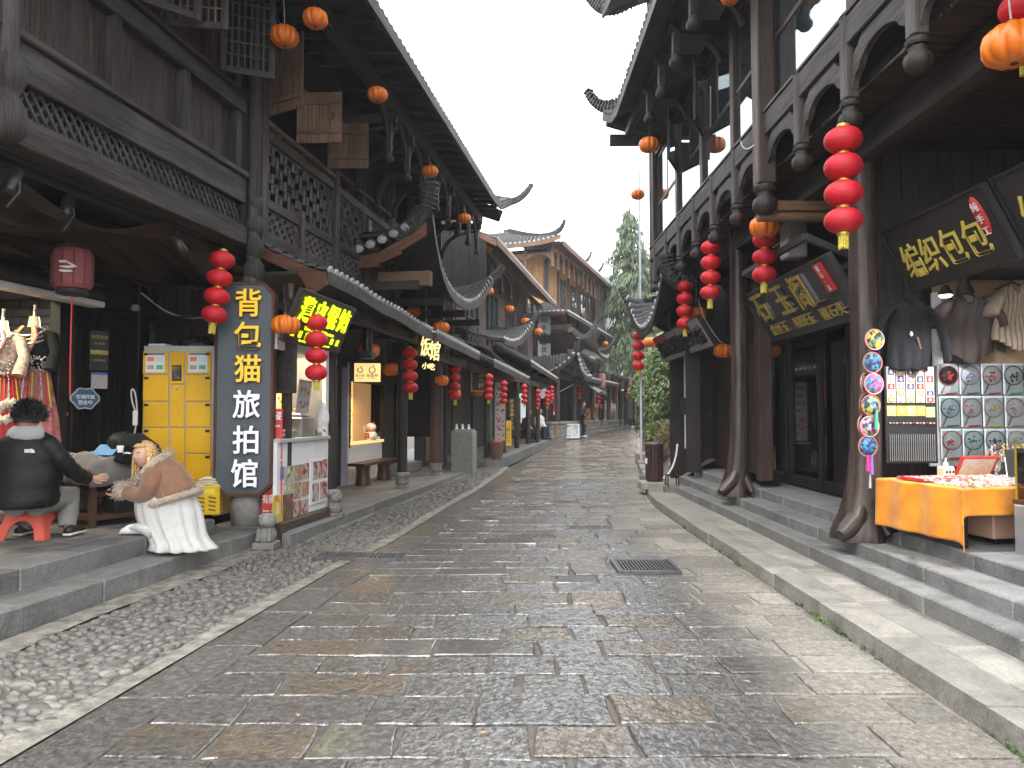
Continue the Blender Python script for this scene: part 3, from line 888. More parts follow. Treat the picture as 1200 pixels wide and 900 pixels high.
for i in range(9):
 slab_row(plat,'paving_slab',M['floor_brick'],FA,-.42-.30*(i+1),-.425-.30*i,2.9,9.1,.30,.362,.62,.006,.004,.002)
pav=sempty('pavement')
slab_row(pav,'kerb_stone',M['stone_grey'],FA,.50,.73,9.25,19.3,-.1,.15,.62,.012)
mb=MB(); mb.box((-.75,14.2,.02),(2.5,10.2,.24)); mb.v=[FA@Vector(p) for p in mb.v]
mb.build('bedding',M['floor_brick'],pav)
for i in range(5):
 slab_row(pav,'paving_slab',M['floor_brick'],FA,.50-.28*(i+1),.495-.28*i,10.9,19.2,.10,.148,.66,.006,.004,.002)
FB=frame(-.43,20.3,.195)
pav2=sempty('far_pavement')
def bent_slab(parent,name,m,xa,xb,y0,y1,ztop,h,n):
 mb=MB()
 V=[]
 for k in range(n+1):
  Y=y0+(y1-y0)*k/n
  a,b=xa(Y),xb(Y)
  e=elev(Y)
  V += [(a,Y,e+ztop-h),(a,Y,e+ztop),(b,Y,e+ztop),(b,Y,e+ztop-h)]
 F=[(0,1,2,3),(4*n+3,4*n+2,4*n+1,4*n)]
 for k in range(n):
  for q in range(4):
   a,b=k*4+q,k*4+(q+1) % 4
   F.append((a,a+4,b+4,b))
 mb.add(V,F,[[(V[i][0]+V[i][2],V[i][1]) for i in f] for f in F])
 return mb.build(name,m,parent)
y=20.3
while y < 33:
 L=RND.uniform(.85,1.15)
 bent_slab(pav2,'kerb_stone',M['stone_grey'],lambda Y: XK(Y)-.28,XK,y+.006,y+L,.17,.3,2); y += L
bent_slab(pav2,'paving',M['floor_brick'],lambda Y: XK(Y)-4,lambda Y: XK(Y)-.285,20.3,33.2,.165,.3,14)
kerb=sempty('kerb')
y=1.6
while y < 13.6:
 L=RND.uniform(.85,1.25)
 dz=RND.uniform(-.006,.004)
 bent_slab(kerb,'kerb_stone',M['stone_step'],(lambda d: (lambda Y: XR(Y)+d))(RND.uniform(-.012,.012)),lambda Y: XR(Y)+.30,y+.006,y+L,.13+dz,.28,2); y += L
while y < 30:
 L=RND.uniform(.6,.95)
 bent_slab(kerb,'kerb_stone',M['stone_step'],(lambda d: (lambda Y: XR(Y)+d))(RND.uniform(-.03,.03)),lambda Y: XR(Y)+.32,y+.012,y+L,.24+RND.uniform(-.02,.03),.4,1); y += L
walk=sempty('walkway')
for (xa,xb) in ((2.715,3.06),):
 slab_row(walk,'paving_slab',M['stone_step'],ID,xa,xb,2.0,13.7,.02,.128,.95,.008,.006,.004)
slab_row(walk,'paving_slab',M['stone_step'],ID,2.9,4.6,13.7,16.5,.02,.235,.8,.008,.006,.004)
rsteps=sempty('steps')
slab_row(rsteps,'step_slab',M['stone_grey'],ID,3.04,3.34,2.4,13.55,-.05,.26,.95,.012)
slab_row(rsteps,'step_slab',M['stone_grey'],ID,3.28,3.66,2.6,14.3,.1,.385,.95,.012)
rplat=sempty('platform')
slab_row(rplat,'step_slab',M['stone_grey'],ID,3.60,4.02,2.8,14.4,.2,.51,.95,.012)
for i in range(3):
 slab_row(rplat,'paving_slab',M['floor_brick'],ID,4.03+i*.5,4.525+i*.5,2.8,14.6,.3,.508,.7,.006,.004,.002)
mb=MB(); mb.box((6.6,8.6,.2),(2.2,12,.6)); mb.build('floor',M['floor_brick'],rplat)
def grating(label,F,cx,cy,w,d,z,n,across):
 g=thing('drain_grate',label,'drain grate',F,(cx,cy,z))
 fr=MB()
 for sx in (-1,1): fr.box((cx+sx*(w/2-.02),cy,z-.012),(.04,d,.05),None,.004)
 for sy in (-1,1): fr.box((cx,cy+sy*(d/2-.02),z-.0125),(w-.082,.04,.049),None,.004)
 fr.build('frame',M['iron_grate'],g)
 pit=MB(); pit.box((cx,cy,z-.04),(w-.082,d-.082,.02)); pit.build('pit',M['dark'],g)
 b=MB()
 if across: b.box((0,0,0),((w-.08)/n*.55,d-.085,.022),None,.003)
 else: b.box((0,0,0),(w-.085,(d-.08)/n*.55,.022),None,.003)
 me=b.mesh('bar',M['iron_grate'],(0,0,0))
 for i in range(n):
  t=(i+.5)/n-.5
  piece('bar',me,g,TR(cx+t*(w-.08),cy,z-.008) if across else TR(cx,cy+t*(d-.08),z-.008))
M['iron_grate']=plain('wet_cast_iron',(.10,.095,.10),.35,.25,15,.3,80,metal=.5)
grating('rectangular iron drain grate set in the wet paving beside the right dry edge',ID,1.38,7.62,.64,.62,.022,16,True)
p=gnd(420,654,0)
grating('long iron drain grate crossing the cobble strip in front of the snack stall',ID@TR(p.x,p.y,0)@RZ(-.05),0,0,.95,.36,.024,18,True)
# ---- building kit: roofs, brackets, posts, lattices
def tile_mb(w=.085,L=.25,w2=.068,seg=5,th=.014):
 mb=MB()
 V=[]
 for (y,r,lift) in ((0,w,.012),(L,w2,-.012)):
  for k in range(seg+1):
   a=math.pi*k/seg
   V.append((r*math.cos(a),y,r*.62*math.sin(a)+lift))
 F=[(k,k+1,seg+2+k,seg+1+k) for k in range(seg)]
 mb.add(V,F,None,True)
 V2=[]
 for k in range(seg+1):
  a=math.pi*k/seg
  V2.append((w*math.cos(a),0,w*.62*math.sin(a)+.012))
  V2.append(((w-th)*math.cos(a),0,(w-th)*.62*math.sin(a)+.010))
 mb.add(V2,[(2*k,2*k+1,2*k+3,2*k+2) for k in range(seg)])
 return mb
TILE=tile_mb()
CAPM=MB(); CAPM.lathe([(.072,-.012),(.078,0),(.066,.018),(.028,.022),(0,.022)],8,RX(rad(90)))
TILE_ME=TILE.mesh('roof_tile',M['tile'])
CAP_ME=CAPM.mesh('eave_tile',M['tile_pale'])
def slope_frames(p0,p1,sag,across,step):
 L=(p1-p0).length; n=max(1,int(L/step))
 out=[]
 nrm0=across.cross(p1-p0).normalized()
 if nrm0.z < 0: nrm0=-nrm0
 P=lambda s: p0.lerp(p1,s)-Vector((0,0,sag*4*s*(1-s)))
 for i in range(n):
  a,b=P(i/n),P((i+1)/n)
  y=(b-a).normalized(); x=(across-y*across.dot(y)).normalized(); z=x.cross(y)
  if z.z < 0: x=-x; z=x.cross(y)
  Mx=Matrix((x,y,z)).transposed().to_4x4(); Mx.translation=a+z*.03
  out.append((Mx,(b-a).length))
 return out
def tiled_roof(root,F,E,T,n,sag=.06,board=.05,step=.2,individual=False,caps='own',fascia=(.035,.13),tile_m='tile',board_m='wood_dark',fascia_m='wood_dark',cap_m='tile_pale',name='roof',tiles=True,nseg=20,cap_every=1,caps_kind=None):
 mb=MB()
 ns=6
 def surf(t,s,d):
  p=E(t).lerp(T(t),s); p=p-Vector((0,0,sag*4*s*(1-s)+d)); return p
 mb.grid(lambda a,b: surf(a,b,0),nseg,ns,0,True,8,2)
 g2=MB(); g2.grid(lambda a,b: surf(1-a,b,board),nseg,ns,1,True,8,2)
 mb.add(g2.v,g2.f,None,True,1)
 for (ta,fl) in ((0,False),(1,True)):
  V=[]
  for j in range(ns+1):
   V += [surf(ta,j/ns,0),surf(ta,j/ns,board)]
  mb.add(V,[(2*j,2*j+1,2*j+3,2*j+2) if not fl else (2*j,2*j+2,2*j+3,2*j+1) for j in range(ns)],None,False,1)
 roof=mb.build(name,[M['tile_dark'],M[board_m]],root)
 fb=MB()
 pts=[E(k/nseg) for k in range(nseg+1)]
 V=[]
 for k,p in enumerate(pts):
  d=(pts[min(k+1,nseg)]-pts[max(k-1,0)]).normalized()
  o=(E(k/nseg)-T(k/nseg)); o.z=0; o=(o-d*o.dot(d)).normalized()
  V += [p+o*.006+Vector((0,0,.012)),p+o*(.006+fascia[0])+Vector((0,0,.012)),p+o*(.006+fascia[0])+Vector((0,0,-fascia[1])),p+o*.006+Vector((0,0,-fascia[1]))]
 Fc,Uv=[],[]
 for k in range(nseg):
  for q in range(4):
   a,b=4*k+q,4*k+(q+1) % 4
   Fc.append((a,b,b+4,a+4))
   l0,l1=pts[k].length,pts[k].length+(pts[k+1]-pts[k]).length
   Uv.append([(q*.1,l0),(q*.1+.1,l0),(q*.1+.1,l1),(q*.1,l1)])
 fb.add(V,Fc,Uv); fb.add(V[:4],[(3,2,1,0)]); fb.add(V[-4:],[(0,1,2,3)])
 fb.build('eave_board',M[fascia_m],roof)
 if not tiles: return roof
 tm=MB(); cm=MB(); k_ind=0
 for i in range(n):
  t=(i+.5)/n
  e,tt=E(t),T(t)
  ac=(E(min(1,t+.02))-E(max(0,t-.02))).normalized()
  for k,(Mx,L) in enumerate(slope_frames(e,tt,sag,ac,step)):
   Mj=Mx@RZ(RND.uniform(-.05,.05))@SCL(1*RND.uniform(.95,1.05),L*1.18/.25,RND.uniform(.92,1.1))
   if individual and k_ind < 290:
    piece('roof_tile',TILE_ME,roof,Mj); k_ind += 1
   else:
    tm.add([Mj@Vector(p) for p in TILE.v],TILE.f,None,True)
   if k == 0 and i % cap_every == 0:
    Mc=Mx@TR(0,-.012,.018)@SCL(1,1,.85)@RZ(RND.uniform(-.15,.15))
    if caps == 'own': piece('eave_tile',CAP_ME,roof,Mc)
    elif caps == 'joined': cm.add([Mc@Vector(p) for p in CAPM.v],CAPM.f,None,True)
  if i < n-1:
   t2=(i+1)/n
   e2=E(t2); d2=(T(t2)-e2).normalized()
   dm=MB()
   q=[(-.07,.03),(.07,.03),(.06,-.03),(.03,-.06),(0,-.075),(-.03,-.06),(-.06,-.03)]
   o=-d2
   x=ac
   tm.add([e2+o*.045+x*a+Vector((0,0,b+.012)) for a,b in q],[tuple(range(7))],None,False)
 if tm.f:
  o=tm.build('small_roof_tile',M[tile_m],roof); o['kind']='stuff'
 if cm.f:
  o=cm.build('eave_tile',M[cap_m],roof); o['kind']='stuff'
 return roof
def ridge(root,pts,r0,r1,m='tile',name='ridge',n=6):
 mb=MB(); k=len(pts)
 mb.tube(pts,[r0+(r1-r0)*i/(k-1) for i in range(k)],n,True,False)
 for i in range(k-1):
  a,b=Vector(pts[i]),Vector(pts[i+1]); d=(b-a)
  s=max(1,int(d.length/.07)); r=r0+(r1-r0)*i/(k-1)
  for q in range(s):
   c=a+d*((q+.5)/s)
   z=d.normalized(); up=Vector((0,0,1)) if abs(z.z) < .9 else Vector((1,0,0))
   x=up.cross(z).normalized(); y=z.cross(x)
   R=Matrix((x,y,z)).transposed()
   mb.box(c+y*r*.25,(r*2.2,r*1.9,.028),R)
 return mb.build(name,M[m],root)
def bez(ps,n=12):
 out=[]
 k=len(ps)-1
 for i in range(n+1):
  t=i/n; p=Vector((0,0,0))
  for j,q in enumerate(ps):
   p += Vector(q)*(math.comb(k,j)*t ** j*(1-t) ** (k-j))
  out.append(p)
 return out
def bud(mb,x,y,ztop,r,M0=ID,lob=8):
 p=[(r*.55,0),(r*.75,-.25*r),(r*.62,-.45*r),(r*.95,-.75*r),(r*1.08,-1.2*r),(r*.98,-1.7*r),(r*.62,-2.05*r),(r*.2,-2.15*r),(0,-2.15*r)]
 mb.lathe([(a,b) for a,b in reversed(p)],16,M0@TR(x,y,ztop),0,True,lob,.14)
def gourd(mb,x,y,z0,z1,r,M0=ID):
 h=z1-z0
 p=[(0,0),(.45,.01),(.85,.08),(1.0,.22),(.92,.36),(.62,.47),(.52,.51),(.66,.56),(.86,.66),(.9,.76),(.72,.88),(.5,.95),(.46,1.0)]
 mb.lathe([(a*r,b*h) for a,b in p],18,M0@TR(x,y,z0))
def fret(mb,v,u0,u1,z0,z1,cell,t=.022,d=.035,seed=1):
 W,H=u1-u0,z1-z0
 nx=max(2,round(W/cell)); nz=max(2,round(H/cell))
 cx,cz=W/nx,H/nz
 r=random.Random(seed)
 for i in range(nx+1):
  for k in range(nz):
   if (i+k) % 3 != 2 or i in (0,nx):
    mb.box((v,u0+i*cx,z0+(k+.5)*cz),(d,t,cz+t*.9))
 for k in range(nz+1):
  for i in range(nx):
   if (i+2*k) % 3 != 1 or k in (0,nz):
    mb.box((v,u0+(i+.5)*cx,z0+k*cz),(d*.9,cx-t*1.02,t))
def grille(mb,v,u0,u1,z0,z1,nu,nz,t=.016,d=.02):
 for i in range(nu+1): mb.box((v,u0+(u1-u0)*i/nu,(z0+z1)/2),(d,t,z1-z0))
 for k in range(nz+1): mb.box((v,(u0+u1)/2,z0+(z1-z0)*k/nz),(d*.8,u1-u0-t,t))
def B(root,name,m,c,s,rot=None,ch=.006,label=None):
 return MB().box(c,s,rot,ch).build(name,M[m],root,label)
def planks(root,name,m,axis,p0,size,n,gap=.004,ch=.003,jit=.004,thick_axis=0):
 s=list(size); s[axis]=size[axis]/n-gap
 meshes=[MB().box((0,0,0),s,None,ch).mesh(name,M[m]) for _ in range(min(4,n))]
 for i in range(n):
  c=Vector(p0); c[axis] += (i+.5)/n*size[axis]
  o=[k for k in range(3) if k != axis and size[k] != s[axis]]
  c[thick_axis] += RND.uniform(-jit,jit)
  piece(name,meshes[i % len(meshes)],root,Matrix.Translation(c))
def post(root,x,y,z0,z1,r,m='wood_dark',name='post',base=None,n=12):
 mb=MB()
 mb.tube([(x,y,z0),(x+RND.uniform(-.01,.01),y,(z0+z1)/2),(x,y,z1)],[r*1.03,r,r*.96],n)
 o=mb.build(name,M[m],root)
 if base:
  bm=MB(); bm.lathe([(r*1.5,0),(r*1.75,base*.25),(r*1.7,base*.6),(r*1.25,base*.8),(r*1.35,base)],16,TR(x,y,z0-base))
  bm.build('post_base',M['stone_lion'],o)
 return o
# ---- left row, first house: silver costume shop under a jettied storey
def AP(px,py,v): return on(FA,px,py,v)
h1=thing('shop_house','dark timber house with diamond lattice strip and open lattice shutters above the costume shop','building',FA,(0,3.0,0))
def vbeam(root,name,m,v,u0,u1,z0,z1,w,ch=.01,label=None):
 return B(root,name,m,(v,(u0+u1)/2,(z0+z1)/2),(w,u1-u0,z1-z0),None,ch,label)
vbeam(h1,'beam','wood_grey',0,2.6,9.13,3.70,3.95,.22,.015)
vbeam(h1,'beam','wood_grey',-.01,2.6,9.13,4.225,4.55,.2,.012)
vbeam(h1,'sill','wood_grey',.03,2.6,9.12,4.553,4.625,.20,.012)
vbeam(h1,'rail','wood_grey',.0,2.6,9.12,5.362,5.56,.17,.012)
vbeam(h1,'rail_cap','wood_dark',.03,2.6,9.12,5.563,5.62,.22,.012)
lat=MB(); lat.box((-.09,5.85,4.087),(.02,6.5,.27)); lat=lat.build('lattice_panel',M['dark'],h1)
sl=MB().box((0,0,0),(.016,.022,.375),RX(rad(38)).to_3x3()).mesh('lattice_slat',M['wood_lat'])
sr=MB().box((0,0,0),(.014,.022,.375),RX(rad(-38)).to_3x3()).mesh('lattice_slat',M['wood_lat'])
u=5.35
while u < 9.1:
 piece('lattice_slat',sl,lat,TR(.018,u,4.0875)); piece('lattice_slat',sr,lat,TR(.0,u,4.0875)); u += .105
studs=[3.3,4.55]+[AP(px,py,0).y for px,py in ((132,60),(214,125))]+[9.0]
for a,b in zip(studs,studs[1:]):
 planks(h1,'wall_plank','wood_panel',1,(-.045,a+.06,4.99),(.03,b-a-.12,.735),max(3,int((b-a)/.2)),.003,.003)
for s in studs: B(h1,'stud','wood_grey',(0,s,4.994),(.12,.11,.732),None,.008)
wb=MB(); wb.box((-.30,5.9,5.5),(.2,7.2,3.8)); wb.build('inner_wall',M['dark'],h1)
for (uu,zb) in ((AP(8,170,.12).y,3.68),(9.28,3.25)):
 p=MB(); p.tube([(.10,uu,zb+.3),(.10,uu,6.9)],[.085,.08],12)
 p=p.build('post',M['wood_grey'],h1)
 g=MB(); gourd(g,.12,uu,zb,zb+.72 if uu < 6 else zb+.62,.135); g.build('gourd_carving',M['wood_grey'],p)
g=MB(); gourd(g,.11,9.30,3.86,4.42,.12); g.build('gourd_carving',M['wood_grey'],h1)
g=MB(); g.lathe([(.07,0),(.13,.05),(.15,.12),(.12,.2),(.09,.26),(.12,.32),(.08,.36)],14,TR(.10,9.28,3.12)); g.build('post_foot',M['wood_grey'],h1)
def lattice_shutter(root,hinge_u,v0,z0,z1,w,ang,side=1,m='wood_lat',nu=7,nz=6):
 hz=TR(v0,hinge_u,0)@RZ(ang)
 f=MB()
 for a in (.03,w-.03): f.box((0,side*a,(z0+z1)/2),(.045,.06,z1-z0),None,.005)
 for z in (z0+.035,z1-.035): f.box((0,side*w/2,z),(.042,w-.122,.07),None,.005)
 f.v=[hz@Vector(p) for p in f.v]
 sh=f.build('shutter',M['wood_grey'],root)
 g=MB(); grille(g,0,min(0,side*w)+.06,max(0,side*w)-.06,z0+.07,z1-.07,nu,nz,.018,.02)
 g.v=[hz@Vector(p) for p in g.v]
 g.build('lattice',M[m],sh)
 return sh
for (hu,ang,sd) in ((5.9,rad(-70),1),(7.05,rad(-40),1),(7.55,rad(-74),1),(8.55,rad(-60),1),(9.05,rad(-82),-1)):
 lattice_shutter(h1,hu,.05,5.66,6.75,.62,ang,sd)
for uu in (5.8,6.95,7.5,8.45,8.98): B(h1,'window_jamb','wood_brown',(-.02,uu,6.2),(.12,.07,1.15),None,.006)
planks(h1,'inner_board','wood_brown',1,(-.19,5.0,6.2),(.03,4.0,1.2),16,.004,.003)
wv=MB()
def sag(a,b):
 v=-.1-2.2*a; u=3+6.9*b
 return (v,u,3.52-.10*math.sin(u*2.1+a*2)-.06*math.sin(v*9+u*1.4)-.035*math.sin(v*21+u*3.3)-.2*a)
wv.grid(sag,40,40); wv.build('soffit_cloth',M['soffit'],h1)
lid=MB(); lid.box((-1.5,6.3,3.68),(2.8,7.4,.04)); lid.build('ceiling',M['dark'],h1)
for (px,w) in ((68,.16),(80,.06)):
 q=AP(px,480,-1.9); B(h1,'front_post','black_wood',(-1.9,q.y,1.85),(.14,w,3.0),None,.006)
d0=AP(84,480,-1.95).y; d1=10.05
vbeam(h1,'front_beam','black_wood',-1.88,3.0,10.1,2.95,3.35,.16)
for i,(a,b) in enumerate(((d0,d0+.42),(d0+.43,d0+.85))):
 dr=MB(); dr.box((-1.96,(a+b)/2,1.62),(.05,b-a-.01,2.5),None,.004)
 for k in range(5): dr.box((-1.93,a+(k+.5)/5*(b-a),1.7),(.025,.02,2.0))
 dr=dr.build('door',M['black_wood'],h1)
 if i == 0: dr.name='door'
B(h1,'corner_post','black_wood',(-1.86,d0+1.05,1.9),(.2,.2,3.1),None,.01)
planks(h1,'back_plank','wood_dark',0,(-1.9,10.22,1.95),(1.42,.04,3.2),8,.004,.003,.004,1)
wn=MB()
for a in (-1.35,-.98,-.5): wn.box((a,10.18,2.95),(.06,.05,.85))
for z in (2.52,3.38): wn.box((-.92,10.181,z),(.9,.05,.06))
wn.build('window_frame',M['wood_brown'],h1)
B(h1,'shelf','wood_brown',(-1.05,10.1,2.28),(.9,.18,.07))
B(h1,'side_wall','dark',(-1.25,10.35,3.0),(1.6,.1,6.0))
B(h1,'door_panel','black_wood',(-2.02,(d0+10.2)/2,1.8),(.06,10.2-d0,3.0),None,0)
for (c,s) in (((-4.6,7.0,1.8),(.1,7.0,3.6)),((-3.2,3.6,1.8),(2.8,.1,3.6)),((-3.3,7.0,3.8),(2.6,7.0,.08))):
 B(h1,'inner_partition','wood_brown',c,s,None,0)
brick_me=[MB().box((0,0,0),(.30+k*.015,.08,.108),None,.006).mesh('brick',M['brick_grey'] if 'brick_grey' in M else M['stone_grey']) for k in range(3)]
bw=B(h1,'brick_wall','mortar',(-3.3,10.32,1.8),(2.7,.1,3.3),None,0)
for k in range(24):
 for i in range(8):
  piece('brick',brick_me[RND.randrange(3)],bw,TR(-4.45+i*.33+(k % 2)*.16,10.245+RND.uniform(-.003,.003),.42+k*.122))
B(h1,'shop_beam','wood_brown',(-3.2,10.1,3.50),(2.7,.16,.46),None,.01)
B(h1,'shelf','wood_brown',(-3.2,10.1,2.56),(2.7,.2,.05),None,.005)
def left_eave(t):
 u=2.5+t*(19.5-2.5)
 k=max(0,(u-18.0)/1.5)
 return Vector((1.62+.12*k*k,u,6.84+.42*k*k))
lr=tiled_roof(h1,FA,left_eave,lambda t: Vector((-3.2,2.5+t*16.6,9.2)),88,.25,.06,.24,False,'none',(.05,.16),board_m='wood_dark')
ridge(h1,bez([(.9,18.7,7.3),(1.6,19.3,6.95),(1.95,19.9,7.2),(2.2,20.5,7.95)],12),.13,.05)
gb=MB(); gb.prism([(1.6,6.9),(1.5,6.62),(.6,6.95),(-3.2,8.9),(-3.2,9.15)],.06,Matrix(((1,0,0,0),(0,0,-1,19.3),(0,1,0,0),(0,0,0,1)))); gb.build('gable_board',M['wood_dark'],h1)
vbeam(h1,'eave_beam','wood_dark',1.0,2.6,19.2,6.55,6.78,.16)
vbeam(h1,'eave_beam','wood_dark',.12,2.6,19.2,6.85,7.1,.2)
raf=MB().bar((0,0,0),(1.55,0,-.13),.07,.09).mesh('rafter',M['wood_dark'])
u=3.0
while u < 19.2:
 piece('rafter',raf,h1,TR(.02,u,6.93)); u += .42
def bracket(root,u,v=1.0,ztop=6.55,drop=.72,m='wood_dark',far=False):
 b=MB()
 b.box((v/2-.02,u,ztop-.16),(v+.3,.11,.16),None,.01)
 b=b.build('bracket',M[m],root)
 p=MB(); p.box((v,u,ztop-drop/2+.0),(.095,.095,drop),None,.012); bud(p,v,u,ztop-drop,.075); p.build('hanging_post',M[m],b)
 c=MB()
 c.tube(bez([(.1,u,ztop-.95),(.1,u,ztop-.45),(v*.6,u,ztop-.28),(v-.04,u,ztop-.3)],7),[.06,.055,.05,.045,.045,.04,.04,.04],6)
 for s in (-1,1):
  c.tube(bez([(v,u+s*.07,ztop-.5),(v,u+s*.2,ztop-.15),(v,u+s*.42,ztop-.06),(v,u+s*.55,ztop-.05)],6),.035,6)
 c.build('brace',M[m],b)
for k in range(8): bracket(h1,11.9+k*.98)
for uu in (13.9,16.8): B(h1,'beam_end','wood_dark',(.6,uu,6.25),(1.1,.16,.2),None,.02)
# ---- second house: fret-lattice gallery over the snack stall
h2=thing('lattice_house','timber house with key fret lattice gallery, plank shutters and pent roof over the snack stall','building',FA,(0,9.4,0))
P9,P12,P15=9.62,12.03,14.98
for uu in (P9,P12): B(h2,'post','wood_grey',(0,uu,5.3),(.17,.17,3.1),None,.012)
B(h2,'post','wood_brown',(0,10.80,4.2),(.13,.13,.8),None,.01)
post(h2,-.05,13.35,3.9,7.0,.10,'wood_dark'); post(h2,-.02,P15,3.4,7.0,.1,'wood_brown')
for (a,b) in ((P9+.09,P12-.09),(P12+.09,P15-.08)):
 vbeam(h2,'rail','wood_grey',0,a,b,5.28,5.42,.11)
 vbeam(h2,'rail','wood_grey',0,a,b,4.36,4.48,.10)
 vbeam(h2,'rail','wood_grey',0,a,b,3.86,4.03,.12)
 f=MB(); fret(f,0,a+.02,b-.02,4.50,5.26,.122,.026,.035); f.build('lattice_panel',M['wood_lat'],h2)
 mid=(a+b)/2
 for (c,d) in ((a+.02,mid-.07),(mid+.07,b-.02)):
  f=MB(); fret(f,.01,c,d,4.05,4.34,.072,.018,.03); f.build('lattice_panel',M['wood_lat'],h2)
 for k in range(3):
  q=MB(); q.lathe([(.028,0),(.04,.03),(.018,.06),(.032,.085),(0,.11)],8,TR(.02,a+(b-a)*(k+.5)/3,5.42)); q.build('rail_ornament',M['wood_lat'],h2)
vbeam(h2,'handrail','wood_tan',.03,P12+.1,P15-.1,5.60,5.66,.09)
bk=MB(); bk.box((-1.2,12.2,5.75),(.1,5.9,4.5)); bk.box((-.7,12.2,3.80),(1.4,5.9,.08)); bk.box((-.7,12.2,7.0),(1.3,5.9,.06)); bk.build('inner_wall',M['dark'],h2)
for (z,hgt) in ((5.47,.07),(6.36,.08)): vbeam(h2,'window_frame','wood_tan',.02,P9+.09,P12-.09,z,z+hgt,.13)
def plank_shutter(root,u,z0,z1,w,ang,v0=.06):
 hz=TR(v0,u,0)@RZ(ang)
 sh=None
 n=4
 for i in range(n):
  mb=MB(); mb.box((w*(i+.5)/n,0,(z0+z1)/2+RND.uniform(-.004,.004)),(w/n-.004,.03,z1-z0),None,.004)
  mb.v=[hz@Vector(p) for p in mb.v]
  if sh is None: sh=mb.build('shutter',M['wood_tan'],root)
  else: mb.build('plank',M['wood_tan'],sh)
 for z in (z0+.16,z1-.16):
  mb=MB(); mb.box((w/2,-.028,z),(w*.96,.026,.055),None,.004); mb.v=[hz@Vector(p) for p in mb.v]; mb.build('batten',M['wood_tan'],sh)
 mb=MB(); mb.box((w*.74,-.032,(z0+z1)/2+.02),(.03,.03,.12),None,.004); mb.box((w*.80,-.03,(z0+z1)/2+.02),(.03,.03,.09),None,.004); mb.v=[hz@Vector(p) for p in mb.v]; mb.build('latch',M['wood_tan'],sh)
plank_shutter(h2,10.55,5.54,6.29,.66,rad(8))
plank_shutter(h2,11.66,5.54,6.27,.66,rad(8))
plank_shutter(h2,9.72,5.60,6.62,.60,rad(-18))
def pent_e(t):
 u=9.62+t*5.1
 return Vector((.93,u,3.45-.24*t+.012*math.sin(u*3.1)))
pr=tiled_roof(h2,FA,pent_e,lambda t: Vector((.0,9.55+t*5.2,3.84-.06*t)),27,.05,.04,.165,True,'own',(.035,.15),board_m='wood_brown',fascia_m='wood_dark')
bg_=MB(); bg_.prism([(-.02,3.83),(.95,3.40),(.98,3.26),(.82,3.16),(.66,3.165),(.70,3.24),(.63,3.36),(.5,3.44),(-.02,3.68)],.05,Matrix(((1,0,0,0),(0,0,-1,9.60),(0,1,0,0),(0,0,0,1)))); bg_.build('barge_board',M['wood_red'],h2)
vbeam(h2,'pent_beam','wood_dark',.62,11.3,14.7,3.0,3.2,.13)
vbeam(h2,'pent_beam','wood_dark',.0,9.5,14.9,3.5,3.84,.14)
for uu in (11.5,12.6,14.2): B(h2,'arm','wood_dark',(.35,uu,3.12),(.9,.12,.16),None,.012)
LION=[]
def carved_base(root,v,u,z,r=.13,name='post_base'):
 mb=MB()
 mb.box((v,u,z+.03),(.30,.30,.06),None,.008); mb.box((v,u,z+.09),(.24,.24,.06),None,.01)
 mb.lathe([(.10,.12),(.13,.15),(.14,.2),(.12,.25),(.15,.29),(.15,.35),(.11,.38)],12,TR(v,u,z),0,True,6,.12)
 return mb.build(name,M['stone_lion'],root)
p=post(h2,.47,10.92,.50,3.0,.085,'wood_dark'); carved_base(p,.47,10.92,.12)
p=post(h2,.46,9.62,2.2,3.3,.06,'wood_brown')
pw0,pw1=at(320.5,398,9.25),at(347,461,9.25)
pnl=thing('carved_board','dark carved wooden board hanging right of the slate blue sign','board',TR((pw0.x+pw1.x)/2,9.27,(pw0.z+pw1.z)/2)@RZ(rad(-6)))
pww,pwh=pw1.x-pw0.x,pw0.z-pw1.z
B(pnl,'panel','black_wood',(0,0,0),(pww,.05,pwh),None,.008)
for s in (-1,1):
 B(pnl,'rim','wood_dark',(s*(pww/2-.02),-.03,0),(.035,.03,pwh-.002),None,.004); B(pnl,'rim','wood_dark',(0,-.0305,s*(pwh/2-.02)),(pww-.08,.029,.035),None,.004)
 for k in range(5): MB().lathe([(.018,0),(0,.012)],8,TR(s*pww*.2,-.026,pwh*(-.34+.17*k))@RX(rad(90))).build('boss',M['wood_dark'],pnl)
MB().tube([(0,0,pwh/2),(0,.02,pwh/2+.5)],.008,5).build('hanger',M['wire_dark'],pnl)
B(h2,'side_post','wood_dark',(.45,9.56,1.9),(.10,.12,2.4),None,.008)
planks(h2,'back_plank','wood_dark',1,(-.98,10.9,1.75),(.05,3.9,3.2),20,.004,.003)
vbeam(h2,'front_beam','wood_dark',-.9,10.9,15.0,2.55,2.85,.12)
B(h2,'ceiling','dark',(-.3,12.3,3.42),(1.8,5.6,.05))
B(h2,'partition','white',(.03,10.83,1.55),(.84,.05,2.6),None,.003)
B(h2,'stall_back','backcloth',(-.40,10.05,1.75),(.04,1.5,2.9),None,.003)
vbeam(h2,'threshold','wood_brown',.56,9.15,10.74,.06,.26,.10)
B(h2,'stall_floor','floor_brick',(.08,10.0,.1),(.9,1.7,.2),None,.004)
vbeam(h2,'pavement_edge','stone_grey',.68,9.12,10.9,-.05,.14,.12)
